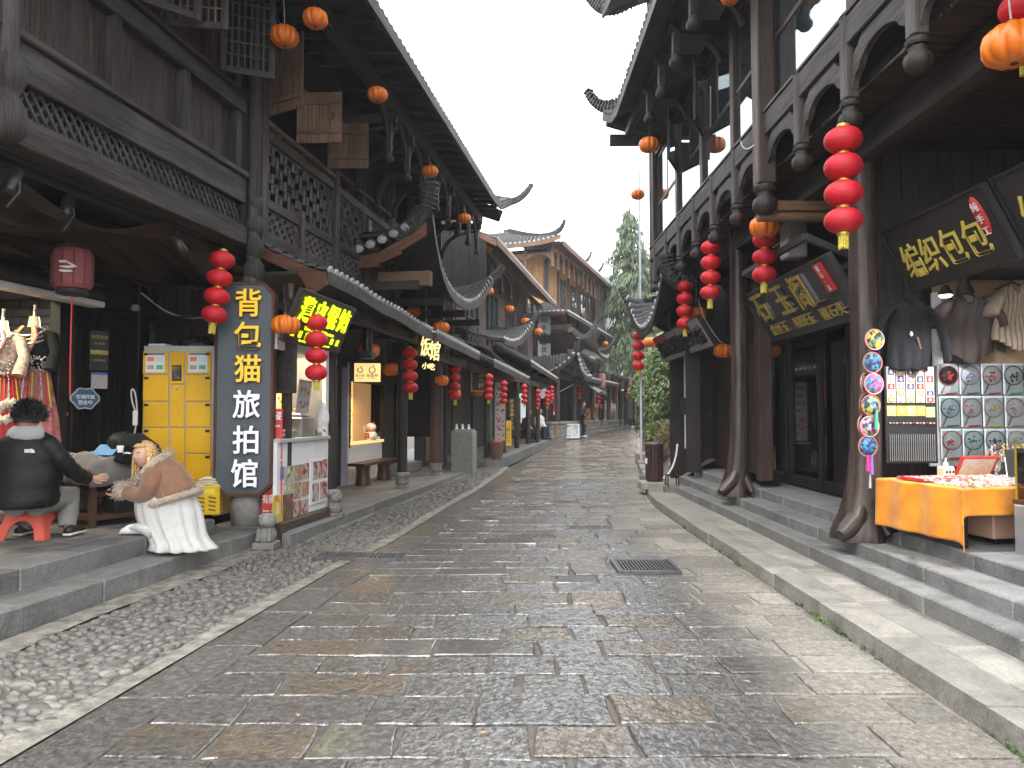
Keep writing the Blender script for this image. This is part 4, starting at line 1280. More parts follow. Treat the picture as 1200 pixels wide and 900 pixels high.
# ---- third house: pavilion with a saddle-shaped roof and the lucky cat shop
h3=thing('pavilion_house','dark timber house with boat-shaped upswept tiled roof between two pointed corners','building',FA,(0,13.2,0))
def pav_e(t):
 u=13.35+t*6.0
 k=abs(2*t-1) ** 2.4
 return Vector((1.12+.18*k,u,4.12+(1.12 if t < .5 else 1.05)*k))
def pav_t(t):
 u=13.2+t*6.0
 return Vector((-.05,u,4.72+.12*abs(2*t-1) ** 2))
tiled_roof(h3,FA,pav_e,pav_t,34,.10,.05,.2,False,'joined',(.04,.15),board_m='wood_dark',nseg=30)
def edge_sweep(root,name,pts,w,h,m):
 mb=MB()
 for a,b in zip(pts,pts[1:]): mb.bar(a,b,w,h)
 return mb.build(name,M[m],root)
V0=[Vector((-.02,13.12,4.42)),Vector((.4,13.14,4.50)),Vector((.8,13.18,4.72)),Vector((1.24,13.24,5.05))]
bb=MB()
for a,b in zip(V0,V0[1:]): bb.add([a,b,b-Vector((0,0,.26)),a-Vector((0,0,.2)),a+Vector((0,.05,0)),b+Vector((0,.05,0)),b+Vector((0,.05,-.26)),a+Vector((0,.05,-.2))],[(3,2,1,0),(4,5,6,7),(0,1,5,4),(2,3,7,6)],[[(0,a.x),(0,b.x),(.2,b.x),(.2,a.x)]]*4)
bb.build('barge_board',M['wood_red'],h3)
for k in range(6):
 t=(k+.3)/6
 q=V0[0].lerp(V0[-1],t); q.z += .10-.26*t*(1-t)
 piece('eave_tile',CAP_ME,h3,Matrix.Translation(q+Vector((0,-.05,.02)))@SCL(1.25,1,1.0))
 cv=MB(); cv.lathe([(.095,0),(.1,.05),(.095,.25)],8,Matrix.Translation(q+Vector((0,-.02,.05)))@RX(rad(-90))); cv.build('verge_tile',M['tile_dark'],h3)
ridge(h3,bez([(.7,13.3,4.75),(1.1,13.25,4.95),(1.32,13.25,5.3),(1.35,13.1,5.75)],8),.13,.12)
ridge(h3,bez([(.8,19.2,4.75),(1.2,19.3,4.95),(1.4,19.6,5.25),(1.5,19.8,5.55)],8),.12,.07)
B(h3,'beam_end','wood_tan',(.75,13.6,4.08),(1.0,.16,.28),None,.015)
for uu in (13.5,15.4,17.3,19.0):
 B(h3,'post','wood_brown' if uu < 14 else 'wood_dark',(.02,uu,4.0),(.17,.17,2.4),None,.012)
 B(h3,'arm','wood_dark',(.5,uu,3.95),(1.1,.12,.16),None,.01)
for uu in (14.9,16.6,18.3): post(h3,-.08,uu,4.8,7.0,.085,'wood_grey' if uu < 16 else 'wood_dark')
vbeam(h3,'wall_beam','wood_dark',.0,13.2,19.2,3.1,3.35,.14)
vbeam(h3,'wall_beam','wood_dark',.02,15.0,19.2,4.80,4.98,.14)
planks(h3,'gallery_board','wood_brown',2,(-.14,17.1,4.95),(.04,4.0,.8),6,.005,.003)
B(h3,'inner_wall','dark',(-1.3,16.5,4.6),(.1,6.0,6.9),None,0)
B(h3,'end_wall','dark',(-1.2,19.25,4.55),(2.3,.08,7.1),None,0)  # near-black colour paints in the shade under the long eave
def pent2_e(t):
 u=14.95+t*4.3
 return Vector((.95,u,3.22-.10*t))
tiled_roof(h3,FA,pent2_e,lambda t: Vector((.0,14.9+t*4.4,3.72-.05*t)),22,.05,.04,.18,False,'joined',(.035,.14),board_m='wood_brown')
bg_=MB(); bg_.prism([(-.02,3.66),(.97,3.20),(.99,3.02),(.6,3.02),(.62,3.16),(.5,3.28),(-.02,3.46)],.05,Matrix(((1,0,0,0),(0,0,-1,14.93),(0,1,0,0),(0,0,0,1)))); bg_.build('barge_board',M['wood_brown'],h3)
vbeam(h3,'pent_beam','wood_dark',.6,14.8,19.2,2.78,2.98,.13)
p=post(h3,.31,17.5,.45,3.0,.15,'wood_brown',n=14); carved_base(p,.31,17.5,.10)
p=post(h3,.40,14.6,.3,3.0,.10,'wood_dark'); carved_base(p,.40,14.6,.08)
B(h3,'dado','white',(-.95,16.1,.55),(.08,2.1,.8),None,.004)
B(h3,'counter_edge','lit_wood',(-.93,16.1,.98),(.14,2.1,.06),None,.004)
B(h3,'niche_back','lit_niche' if 'lit_niche' in M else 'lit_wood',(-1.25,16.6,1.6),(.04,1.3,1.4),None,0)
B(h3,'niche_side','gold_screen' if 'gold_screen' in M else 'lit_wood',(-1.1,15.4,1.6),(.05,.62,1.4),None,0)
for uu in (15.05,17.15): B(h3,'frame_post','black_wood',(-.90,uu,1.7),(.07,.07,1.6),None,.004)
vbeam(h3,'frame_rail','black_wood',-.90,15.1,17.1,2.28,2.35,.07,.004)
B(h3,'side_pilaster','lavender',(-.90,14.85,1.4),(.14,.1,2.5),None,.004)
planks(h3,'back_plank','wood_dark',1,(-.98,17.25,1.75),(.05,2.0,3.2),12,.004,.003)
planks(h3,'upper_board','wood_dark',1,(-.97,15.0,2.9),(.05,2.2,.9),10,.004,.003)
for uu in (17.6,18.5): B(h3,'door_leaf','black_wood',(-.92,uu,1.3),(.05,.7,2.1),None,.006)
B(h3,'step','stone_grey',(-.75,18.1,.27),(.5,2.0,.24),None,.01)
st=thing('concrete_stump','square grey concrete stump standing at the kerb end of the arcade','bollard',FA,(.62,19.05,.0))
B(st,'shaft','concrete',(.62,19.05,.58),(.58,.5,1.16),None,.02)
B(st,'cap','concrete',(.62,19.05,1.18),(.5,.42,.05),None,.015)
for k in range(3):
 c=MB(); c.lathe([(.035,0),(.04,.05),(.02,.1),(.03,.14)],8,TR(.45+k*.16,18.95,1.2)); c.build('small_bottle',M['white'],st)
# ---- fourth house (left, where the street begins to bend)
e4=.25
h4=thing('window_house','two storey brown timber house with tall glazed upper windows and a long straight tiled eave','building',FB,(0,0,e4))
def e4_e(t): return Vector((-.12,.4+12.9*t,6.62+.25*max(0,t-.85) ** 1))
def e4_t(t): return Vector((-3.6,.4+12.9*t,8.6))
tiled_roof(h4,FB,e4_e,e4_t,54,.12,.06,.3,False,'joined',(.05,.16),board_m='wood_brown',fascia_m='wood_tan')
gf=MB(); gf.prism([(-.1,6.6),(-.1,6.42),(-3.6,8.35),(-3.6,8.6)],.06,Matrix(((1,0,0,0),(0,0,-1,.42),(0,1,0,0),(0,0,0,1)))); gf.build('barge_board',M['wood_tan'],h4)
B(h4,'upper_wall','wood_brown',(-1.45,6.9,4.9),(.1,12.8,4.2),None,0)
B(h4,'end_wall','black_wood',(-2.6,.46,5.2),(2.2,.08,3.8),None,0)  # blackened to put the dark under the eave into the wall colour
planks(h4,'gable_board','black_wood',0,(-3.4,.40,6.0),(3.0,.04,1.6),12,.004,.003,.004,1)  # boards blackened as painted eave shade
uws=[(1.9,3.2),(4.7,6.2),(8.0,9.3),(10.4,11.6)]
for (a,b) in uws:
 w=MB()
 for x in (a,b,(a+b)/2): w.box((-1.34,x,4.95),(.10,.09,1.9),None,.006)
 for z in (4.02,5.88): w.box((-1.341,(a+b)/2,z),(.10,b-a+.09,.09),None,.006)
 w=w.build('window',M['wood_grey'],h4)
 for k in range(2):
  c=a+(b-a)*(k+.5)/2
  MB().box((-1.36,c,4.95),(.02,(b-a)/2-.09,1.78)).build('pane',M['glass_blue'],w)
last=.6
for (a,b) in uws+[(13.2,13.2)]:
 if a-last > .3: planks(h4,'wall_plank','wood_brown',1,(-1.38,last+.06,4.9),(.03,a-last-.12,2.3),max(3,int((a-last)/.2)),.006,.004)
 last=b
vbeam(h4,'sill_beam','wood_brown',-1.3,.5,13.2,3.75,3.92,.16)
vbeam(h4,'eave_beam','wood_brown',-.75,.5,13.2,6.42,6.58,.12)
hb=MB(); hb.box((-.75,0,6.2),(.1,.1,.7),None,.01); bud(hb,-.75,0,5.86,.085)
hme=hb.mesh('hanging_post',M['wood_brown'],(0,0,0))
ab=MB(); ab.prism([(0,6.40)]+[(.12+1.36*k/8,6.40-.22*(1-math.sin(math.pi*k/8))) for k in range(9)]+[(1.6,6.40)],.04,Matrix(((0,0,1,-.77),(1,0,0,0),(0,1,0,0),(0,0,0,1))))
abm=ab.mesh('arch_board',M['wood_grey'],(0,0,0))
for k in range(8):
 piece('hanging_post',hme,h4,TR(0,1.0+1.6*k,0))
 if k < 7: piece('arch_board',abm,h4,TR(0,1.0+1.6*k,0))
f=MB(); fret(f,-.62,-.9,.4,3.55,4.25,.16,.03,.04)
f.build('balcony_lattice',M['wood_lat'],h4)
tiled_roof(h4,FB,lambda t: Vector((.10,-1.0+5.6*t,2.98-.2*t)),lambda t: Vector((-1.2,-1.0+5.6*t,3.72)),24,.06,.05,.22,False,'joined',(.04,.14),board_m='wood_brown')
tiled_roof(h4,FB,lambda t: Vector((.05+.25*t ** 3,.6+3.8*t,3.75+.95*t ** 3)),lambda t: Vector((-1.25,.5+3.4*t,4.2+.15*t)),18,.10,.05,.22,False,'joined',(.05,.14),board_m='wood_brown')
ridge(h4,bez([(-1.1,4.0,4.45),(-.4,4.3,4.25),(.3,4.5,4.5),(.45,4.6,5.1)],8),.13,.09)
tiled_roof(h4,FB,lambda t: Vector((.05,5.2+7.8*t,3.42-.3*t)),lambda t: Vector((-1.2,5.2+7.8*t,4.1)),34,.06,.05,.24,False,'joined',(.04,.14),board_m='wood_brown')
for k in range(6):
 post(h4,-.42,.6+2.35*k,.35,3.0,.09,'wood_brown',base=.12)
planks(h4,'back_plank','wood_dark',1,(-1.9,-1.4,1.7),(.06,14.6,3.1),48,.006,.003)
vbeam(h4,'arcade_beam','wood_brown',-.42,-1.2,13.2,2.72,2.92,.13)
B(h4,'ceiling','dark',(-1.1,6.3,3.15),(1.5,14.5,.05),None,0)
for (a,b,m) in ((2.0,3.1,'bottle_green'),(4.5,5.6,'black_wood'),(6.6,8.0,'dark'),(9.6,11.2,'dark')):
 B(h4,'doorway',m,(-1.85,(a+b)/2,1.35),(.06,b-a,2.2),None,.004)
B(h4,'lit_door','wood_tan',(-1.86,-.4,1.3),(.05,.6,2.0),None,.004)  # plain tan boarded door
B(h4,'drain_post','wood_grey',(-1.2,-1.05,1.7),(.12,.12,3.0),None,.006)
# ---- stone plinth and the tall house with the pale timber storey
FC=frame(2.6,34.5,.36)
wl=thing('plinth_wall','low rubble stone retaining wall along the uphill bend under the columned house','wall',FC,(.25,5,.45))
wc=MB(); wc.box((-1.2,6.5,.7),(2.6,19.0,.92)); wc.build('core',M['mortar'],wl)
sbm=[MB().box((0,0,0),(.12,.42+.1*k,.19),None,.025).mesh('stone_block',M['stone_step']) for k in range(3)]
for r_ in range(4):
 u=-3.0+.2*(r_ % 2)
 while u < 15.6:
  k=RND.randrange(3)
  piece('stone_block',sbm[k],wl,TR(.09+RND.uniform(-.012,.012),u,.40+.205*r_+.02*max(0,u)*.35)); u += .44+.1*k
for k in range(5):
 piece('stone_block',sbm[2],wl,TR(-.2-.6*k,-3.05,.95)@RZ(rad(90)))
cp=MB(); cp.box((-.02,6.5,1.2),(.42,19.0,.1),None,.01); cp.build('coping',M['stone_step'],wl)
h6=thing('tall_house','tall house beyond the bend with honey coloured timber top storey and tiled hip roof','building',FC,(0,5,.5))
def r6_e(t): return Vector((.18,-1.2+12.2*t,9.55-.35*t+.5*max(0,t-.9)*4))
tiled_roof(h6,FC,r6_e,lambda t: Vector((-3.4,.9+9.6*t,10.75)),50,.16,.07,.32,False,'joined',(.05,.18),board_m='wood_tan',fascia_m='wood_tan')
tiled_roof(h6,FC,lambda t: Vector((-7.0+7.1*t,-1.25,9.75-.2*t+.35*t ** 8)),lambda t: Vector((-6.2+3.0*t,.9,10.75)),30,.12,.07,.3,False,'joined',(.05,.18),board_m='wood_tan',fascia_m='wood_tan')
ridge(h6,bez([(-3.2,.9,10.8),(-1.2,-.4,9.95),(.1,-1.2,9.7),(.35,-1.5,10.5)],10),.15,.07)
ridge(h6,[(-3.4,.9,10.8),(-3.4,10.5,10.8)],.14,.14)
for k in range(3): ridge(h6,bez([(.1,3.5+2.9*k,9.6),(.3,3.5+2.9*k,9.7),(.35,3.6+2.9*k,10.1)],5),.09,.05)
B(h6,'core','dark',(-3.6,5.3,6.3),(4.8,9.9,6.8),None,0)
planks(h6,'wall_plank','wood_pale',0,(-6.2,.28,8.0),(5.1,.06,3.0),26,.008,.006,.006,1)
planks(h6,'wall_plank','wood_pale',1,(-1.14,.36,8.0),(.06,9.8,3.0),44,.008,.006)
for uu in (.36,2.3,4.2,6.2,8.2,10.1): B(h6,'post','wood_tan',(-1.06,uu,8.0),(.16,.16,3.1),None,.01)
B(h6,'post','wood_grey',(-1.1,.24,8.0),(.2,.16,3.1),None,.01)
for uu in (3.2,5.2,7.2,9.1):
 w=B(h6,'window','wood_brown',(-1.06,uu,7.9),(.08,1.0,1.5),None,.006)
 B(w,'pane','glass_blue',(-1.012,uu-.24,7.9),(.02,.42,1.3),None,0); B(w,'pane','glass_blue',(-1.012,uu+.24,7.9),(.02,.42,1.3),None,0)
hb6=MB(); hb6.box((-.3,0,8.95),(.13,.13,.9),None,.01); bud(hb6,-.3,0,8.5,.1)
h6m=hb6.mesh('hanging_post',M['wood_tan'],(0,0,0))
for k in range(12): piece('hanging_post',h6m,h6,TR(0,-.4+.95*k,.1-.3*k/12))
for k in range(5):
 piece('hanging_post',h6m,h6,TR(-.15-1.35*k,-.75,.2))
 if k < 4:
  a=MB(); a.prism([(0,0)]+[(.1+1.15*i/8,-.05-.3*(1-math.sin(math.pi*i/8))) for i in range(9)]+[(1.35,0)],.05,TR(-.45-1.35*k-1.35,-.72,9.25)@RX(rad(90))); a.build('arch_board',M['wood_tan'],h6)
vbeam(h6,'eave_beam','wood_tan',-.3,-.7,10.6,9.22,9.38,.14)
def p6_e(t): return Vector((.30,-.9+11.4*t,6.35-.3*t))
tiled_roof(h6,FC,p6_e,lambda t: Vector((-1.1,.3+9.8*t,6.95)),46,.08,.06,.3,False,'joined',(.05,.16),board_m='wood_brown')
tiled_roof(h6,FC,lambda t: Vector((-2.2+2.4*t,-.95,6.35)),lambda t: Vector((-2.2+1.2*t,.25,6.95)),11,.06,.06,.3,False,'joined',(.05,.14),board_m='wood_brown')
B(h6,'carved_frieze','wood_tan',(-.7,.0,5.75),(1.9,.07,.24),None,.008)
for k in range(4):
 f=MB()
 for q in range(3): f.tube(bez([(-1.6+.45*k,.0,5.62),(-1.5+.45*k,.0,5.4-.06*q),(-1.3+.45*k,0,5.5),(-1.2+.45*k,0,5.62-.1*q)],5),.02,4)
 f.build('carved_fretwork',M['wood_lat'],h6)
B(h6,'corner_post','wood_brown',(-1.7,-.2,3.6),(.26,.26,5.0),None,.012)
pil=B(h6,'inscribed_plaque','sign_plaq' if 'sign_plaq' in M else 'sign_pale',(-1.0,-.35,5.0),(.62,.08,2.7),None,.01)
for k,chx in enumerate('山水楼台凤凰阁'):
 piece('character',text_mesh(chx,.30,.006,.01,M['black_print']),pil,basis((-1.0,-.40,6.08-.36*k),(1,0,0),(0,0,1)))
planks(h6,'middle_board','wood_dark',1,(-1.12,.3,5.0),(.06,9.8,2.6),30,.006,.004)
planks(h6,'middle_board','wood_brown',0,(-6.2,.25,5.0),(5.1,.06,2.8),22,.006,.004,.004,1)
def saddle(root,c,w,zz,dep,hgt,n):
 tiled_roof(root,FC,lambda t: Vector((c-w+w*t+.15*t ** 4,-1.2-dep-.1*t ** 4,zz+1.05*t ** 3.4)),lambda t: Vector((c-w+(w-.5)*t,-1.0+.2,zz+hgt+.2*t ** 2)),n,.12,.05,.26,False,'joined',(.05,.15),board_m='wood_brown')
 tiled_roof(root,FC,lambda t: Vector((c+.12,-1.2-dep+2.6*t,zz+1.05*(1-t) ** 3.4+.5*max(0,t-.6) ** 2)),lambda t: Vector((c-.5,-.8+2.0*t,zz+hgt+.15)),12,.1,.05,.26,False,'joined',(.05,.15),board_m='wood_brown')
 ridge(root,bez([(c-.6,-.8,zz+hgt+.25),(c-.2,-1.0-dep*.4,zz+hgt*.5),(c+.1,-1.2-dep,zz+.9),(c+.22,-1.35-dep,zz+1.65)],9),.14,.09)
saddle(h6,.95,2.6,3.32,1.0,.9,14)
saddle(h6,1.0,2.2,4.45,-2.2,.8,12)
tiled_roof(h6,FC,lambda t: Vector((.9,.8+4.6*t,4.3+.5*t ** 5)),lambda t: Vector((-.4,.8+4.4*t,5.1)),18,.1,.05,.28,False,'joined',(.05,.15),board_m='wood_brown')
ridge(h6,bez([(-.2,5.4,5.2),(.5,5.5,4.9),(1.0,5.6,5.1),(1.2,5.7,5.9)],8),.13,.08)
tiled_roof(h6,FC,lambda t: Vector((.7,.2+8.6*t,3.35-.05*t)),lambda t: Vector((-.6,.2+8.6*t,3.95)),34,.06,.05,.28,False,'joined',(.05,.15),board_m='wood_brown')
for (vv,uu) in ((.1,-1.9),(.12,.9),(.12,2.7),(.12,4.7),(.12,6.8),(.12,8.8),(-1.9,-1.9)):
 post(h6,vv,uu,1.25,3.9,.12,'wood_brown',base=.1)
vbeam(h6,'arcade_beam','wood_brown',.12,-2.0,9.0,3.2,3.4,.14)
B(h6,'arcade_beam','wood_brown',(-.9,-1.9,3.3),(2.0,.14,.18),None,.01)
planks(h6,'back_plank','wood_red',1,(-1.2,-1.6,2.3),(.06,3.4,2.2),14,.006,.003)
planks(h6,'back_plank','wood_dark',1,(-1.25,1.9,2.3),(.06,8.0,2.2),20,.006,.003)
for (a,b) in ((-1.2,-.2),(2.2,3.4),(5.0,6.2)): B(h6,'doorway','dark',(-1.17,(a+b)/2,2.2),(.06,b-a,1.9),None,0)
gr=MB(); grille(gr,-1.1,-1.15,-.25,1.35,3.1,4,1,.03,.03); gr.build('door_bars',M['black_wood'],h6)
aw=MB(); aw.grid(lambda a,b: (.15+.85*b,2.0+2.2*a,3.25-.55*b-.05*math.sin(a*9)),10,4); aw=aw.build('awning',M['awning_grey'],h6)
sd=aw.modifiers.new('solid','SOLIDIFY'); sd.thickness=.02
# ---- small roofs and the raw timber stall at the far end
FD=frame(7.2,47.5,.5)
h7=thing('porch_house','low tiled house with brown columns at the far end of the bend','building',FD,(-1,-1,.7))
tiled_roof(h7,FD,lambda t: Vector((.8,-3.2+3.0*t,3.9-.15*t)),lambda t: Vector((-2.6,-3.2+3.0*t,5.0)),12,.1,.05,.3,False,'joined',(.05,.15),board_m='wood_brown')
for uu in (-3.0,-1.7,-.4): post(h7,.4,uu,.9,3.8,.12,'wood_dark',base=.1)
B(h7,'back_wall','plaster',(-.9,-1.7,2.2),(.1,3.0,3.0),None,0)
B(h7,'dark_opening','dark',(-.82,-2.4,1.9),(.06,1.0,2.0),None,0)
h8=thing('timber_stall','open stall of raw yellow timber posts with a small tiled gable roof, far end','building',FD,(0,1.2,.75))
for (a,b) in ((-.5,.2),(.9,.2),(-.5,2.4),(.9,2.4)): B(h8,'post','wood_pale',(a,b,2.1),(.16,.16,2.9),None,.01)
for (p,q) in (((-.7,.2,3.3),(1.1,.2,3.3)),((-.8,.1,3.35),(.2,.1,3.95)),((1.2,.1,3.35),(.2,.1,3.95))):
 mb=MB(); mb.bar(p,q,.14,.16,.01); mb.build('beam',M['wood_pale'],h8)
tiled_roof(h8,FD,lambda t: Vector((1.4,-.1+2.8*t,3.4)),lambda t: Vector((.2,-.1+2.8*t,4.15)),11,.04,.05,.3,False,'joined',(.05,.13),board_m='wood_pale')
tiled_roof(h8,FD,lambda t: Vector((-1.0,-.1+2.8*t,3.4)),lambda t: Vector((.2,-.1+2.8*t,4.15)),11,.04,.05,.3,False,'joined',(.05,.13),board_m='wood_pale')
MB().tube([(-.2,-.3,3.6),(.9,-.4,4.5)],.13,10).build('log',M['wood_pale'],h8)
B(h8,'glass_front','glass_blue',(.2,.6,2.0),(1.2,.04,2.3),None,0)
pw=MB(); pw.box((-4.5,9.5,4.5),(6.0,8.0,9.0));
h9=thing('white_house','plain white plastered house wall showing behind the honey coloured storey','building',FC,(-3.5,15,.6))
pw=MB(); pw.box((-3.1,12.8,5.0),(5.2,4.0,9.0)); pw.build('wall',M['plaster'],h9)
tiled_roof(h9,FC,lambda t: Vector((.1,10.8+4.0*t,9.3)),lambda t: Vector((-3.4,10.8+4.0*t,10.6)),16,.1,.05,.35,False,'joined',(.05,.15))
B(h9,'window','glass_blue',(-.49,12.8,6.6),(.04,1.0,1.2),None,0)
# ---- hillside on the right, cliff, trees and shrubs
hl=MB()
def hillf(a,b):
 Y=15.2+75*b
 x0=XR(min(Y,56))+.5+max(0,Y-56)*.3
 d=26*a ** 1.3
 ns=noise.noise(Vector((Y*.22,d*.25,3.1)))
 z=elev(min(Y,70))+.1+min(d,1.5)*1.5*(1 if Y > 17 else .35)+max(0,d-1.5)*.62+ns*.7*min(1,d)+max(0,Y-50)*.10
 return (x0+d+ns*.2,Y,z)
hl.grid(hillf,34,60)
struct('hill',hl,M['rock'])
far=MB()
def farhill(a,b):
 x=-160+380*a
 ns=noise.fractal(Vector((x*.012,b*2,7)),1.0,2.0,4)
 return (x,170+60*b,-2+(26+16*ns+26*math.exp(-((x-60)/60) ** 2))*math.sin(math.pi*min(1,b)*.55) )
far.grid(farhill,60,10)
struct('mountain',far,M['mist_hill'])
def leaf_mesh(name,ln,wd,m,droop=.25):
 mb=MB()
 mb.add([(0,0,0),(wd,ln*.4,.02),(0,ln,-droop*ln),(-wd,ln*.4,.02),(0,ln*.45,-.03*ln)],[(0,1,4),(1,2,4),(2,3,4),(3,0,4)],None,False)
 return mb
def foliage(name,root,m,pts,ln,wd,per,spread,seed,droop=.3,up=.25):
 r=random.Random(seed)
 V,Fc=[],[]
 for (p,n) in pts:
  for _ in range(per):
   c=Vector(p)+Vector((r.gauss(0,spread),r.gauss(0,spread),r.gauss(0,spread*.8)))
   d=(Vector(n)*.6+Vector((r.uniform(-1,1),r.uniform(-1,1),r.uniform(-.5,.7)+up))).normalized()
   s=d.cross(Vector((r.uniform(-1,1),r.uniform(-1,1),r.uniform(-1,1)))).normalized()
   L=ln*r.uniform(.6,1.3); W=wd*r.uniform(.7,1.2)
   q=c+d*L-Vector((0,0,droop*L))
   mid=c+d*L*.45
   b=len(V)
   V += [c,mid+s*W,q,mid-s*W]
   Fc.append((b,b+1,b+2,b+3))
 mb=MB(); mb.add(V,Fc,[[(0,0),(1,0),(1,1),(0,1)]]*len(Fc))
 return mb.build(name,M[m],root)
def shell_pts(c,rx,ry,rz,n,seed,lump=.35):
 r=random.Random(seed); out=[]
 while len(out) < n:
  v=Vector((r.gauss(0,1),r.gauss(0,1),r.gauss(0,1))).normalized()
  k=1-lump*abs(noise.noise(v*2.3+Vector((seed,0,0))))*1.4-r.random() ** 2*.45
  if v.z < -.75: continue
  out.append((Vector((c[0]+v.x*rx*k,c[1]+v.y*ry*k,c[2]+v.z*rz*k)),v))
 return out
def conifer(label,base,H,spread,seed,nb=70,lean=0,lo=.30):
 t=thing('conifer_tree',label,'tree',ID,base)
 r=random.Random(seed)
 b=Vector(base)
 tr=MB(); tr.tube([b,b+Vector((lean*.4,0,H*.5)),b+Vector((lean,0,H))],[H*.028,H*.016,.03],9); tr.build('trunk',M['bark'],t)
 V,Fc,limb=[],[],MB()
 for i in range(nb):
  s=(i+.5)/nb
  z=H*(lo+(.98-lo)*s)
  L=spread*(1-s) ** .7*r.uniform(.3,1.2)+.25
  a=r.uniform(0,6.283)
  d=Vector((math.cos(a),math.sin(a),0))
  p0=b+Vector((lean*s,0,z))
  pts=[p0+d*L*q+Vector((0,0,L*(.16*q-.55*q*q))) for q in (0,.35,.7,1)]
  limb.tube(pts,[.05,.035,.022,.008],4,False)
  for q in range(int(L*46)+14):
   k=r.uniform(.15,1)
   c=p0+d*L*k+Vector((0,0,L*(.16*k-.55*k*k)))
   sd=d.cross(Vector((0,0,1)))*r.gauss(0,.26*L*(1.15-k)+.10)
   c=c+sd+Vector((0,0,r.uniform(-.1,.05)))
   ln=r.uniform(.22,.55)
   e=c+Vector((r.gauss(0,.09),r.gauss(0,.09),-ln))+d*ln*.25
   w=Vector((r.uniform(-1,1),r.uniform(-1,1),0)).normalized()*r.uniform(.025,.055)
   m=(c+e)/2
   n0=len(V); V += [c,m+w,e,m-w]; Fc.append((n0,n0+1,n0+2,n0+3))
 limb.build('limb',M['bark'],t)
 cr=MB(); cr.add(V,Fc,[[(0,0),(1,0),(1,1),(0,1)]]*len(Fc)); cr.build('crown',M['needle'],t)
 return t
def hz(x,y):
 best=min(((abs(hillf(a/60,(y-15.2)/75)[0]-x),hillf(a/60,(y-15.2)/75)[2]) for a in range(61)))
 return best[1]
p=at(752,430,42); conifer('tall conifer with drooping branches on the slope behind the right hand house',(p.x+.2,43,hz(p.x+.2,43)),13.4,3.0,5,150,-.7,.26)
p=at(738,400,50); conifer('smaller conifer hanging over the far end of the street',(p.x+3.2,54,hz(p.x+3.2,54)-.2),11.0,2.4,8,90,-.5,.4)
p=at(800,430,48); conifer('conifer half hidden behind the corner of the right hand house',(p.x+3.0,52,hz(p.x+3.0,52)),12.0,2.6,9,80)
iv=thing('ivy_creeper','bright green creeper hanging down the cliff beside the right hand house','creeper',ID,(5.0,20,2.5))
r=random.Random(3)
pts=[]
for i in range(520):
 px,py=r.uniform(757,803),r.uniform(398,482)
 if py < 398+(px-790)*-.6: continue
 Y=19.5+r.uniform(-.8,1.2)+(482-py)*.012
 pts.append((at(px,py,Y),Vector((-.7,-.7,-.2))))
foliage('foliage',iv,'leaf_mid',pts,.13,.035,9,.09,4,.5,-.2)
foliage('young_foliage',iv,'leaf_lime',pts[::2],.12,.033,7,.11,5,.5,0)
st_=MB()
for i in range(9):
 a=at(764+i*4.5,402,20.3); b_=at(766+i*4,478,19.6)
 st_.tube([a,(a+b_)/2+Vector((0,-.15,0)),b_],.012,4)
st_.build('stem',M['bark'],iv)
def shrub(name,label,c,rx,ry,rz,m,n,ln,wd,seed,per=10):
 t=thing(name,label,'shrub',ID,(c[0],c[1],c[2]-rz))
 s=MB()
 rr=random.Random(seed)
 for i in range(6): s.tube([(c[0],c[1],c[2]-rz),(c[0]+rr.uniform(-.6,.6)*rx,c[1]+rr.uniform(-.6,.6)*ry,c[2]+rr.uniform(0,.5)*rz)],[.02,.008],5)
 s.build('stem',M['bark'],t)
 foliage('foliage',t,m,shell_pts(c,rx,ry,rz,n,seed),ln,wd,per,.06,seed)
 return t
q=at(771,487,21); shrub('broadleaf_shrub','fine leaved green shrub above the planters at the kerb bend',(q.x,21,q.z),.62,.6,.55,'leaf_mid',130,.12,.026,21)
q=at(760,495,23.5); shrub('broadleaf_shrub','loose green shrub leaning over the kerb farther up the bend',(q.x,23.5,q.z),.5,.6,.5,'leaf_dark',100,.12,.026,22)
q=at(771,509,18.6); shrub('yellow_shrub','yellow green leafy plant behind the slatted litter bin',(q.x,18.6,q.z),.42,.45,.36,'leaf_lime',110,.13,.022,23)
q=at(786,512,17.6); shrub('yellow_shrub','straw coloured grass tuft against the rock by the lavender drainpipe',(q.x,17.6,q.z),.28,.3,.3,'leaf_straw',60,.2,.012,24)
for k,(px,py,Y,s) in enumerate(((790,420,24,.9),(775,445,27,.8),(760,462,34,.9),(757,440,48,1.3),(768,425,36,1.2),(800,405,26,1.0))):
 q=at(px,py,Y)
 shrub('hillside_shrub',['dense shrub high on the cliff next to the house corner','shrub low on the cliff above the kerb','small shrub at the foot of the far slope','bush on the misty far slope','bush growing under the tall conifer','shrub at the top of the creeper'][k],(q.x,Y,q.z),s,s,s*.8,['leaf_mid','leaf_dark','leaf_mid','leaf_dark','leaf_dark','leaf_lime'][k],150,.2,.045,40+k,9)
def boulder(label,c,s,seed):
 bm_=MB()
 def f(a,b):
  th,ph=a*2*math.pi,(b-.5)*math.pi
  d=Vector((math.cos(th)*math.cos(ph),math.sin(th)*math.cos(ph),math.sin(ph)))
  k=1+.28*noise.fractal(d*1.6+Vector((seed,seed,0)),1,2,4)
  return (c[0]+d.x*s[0]*k,c[1]+d.y*s[1]*k,c[2]+d.z*s[2]*k)
 bm_.grid(f,28,16,0,False)
 o=bm_.build('boulder',M['rock']); return tag(o,label,'rock')
q=gnd(790,545,.3); boulder('tall grey boulder behind the litter bin with pipes leaning on it',(q.x+.42,17.0,.9),(.45,.6,1.0),1.3)
boulder('low rounded boulder at the foot of the creeper',(4.1,18.8,.7),(.55,.6,.6),4.1)
boulder('broad ledge of rock under the creeper',(5.3,20.6,1.6),(.9,.8,1.5),7.7)
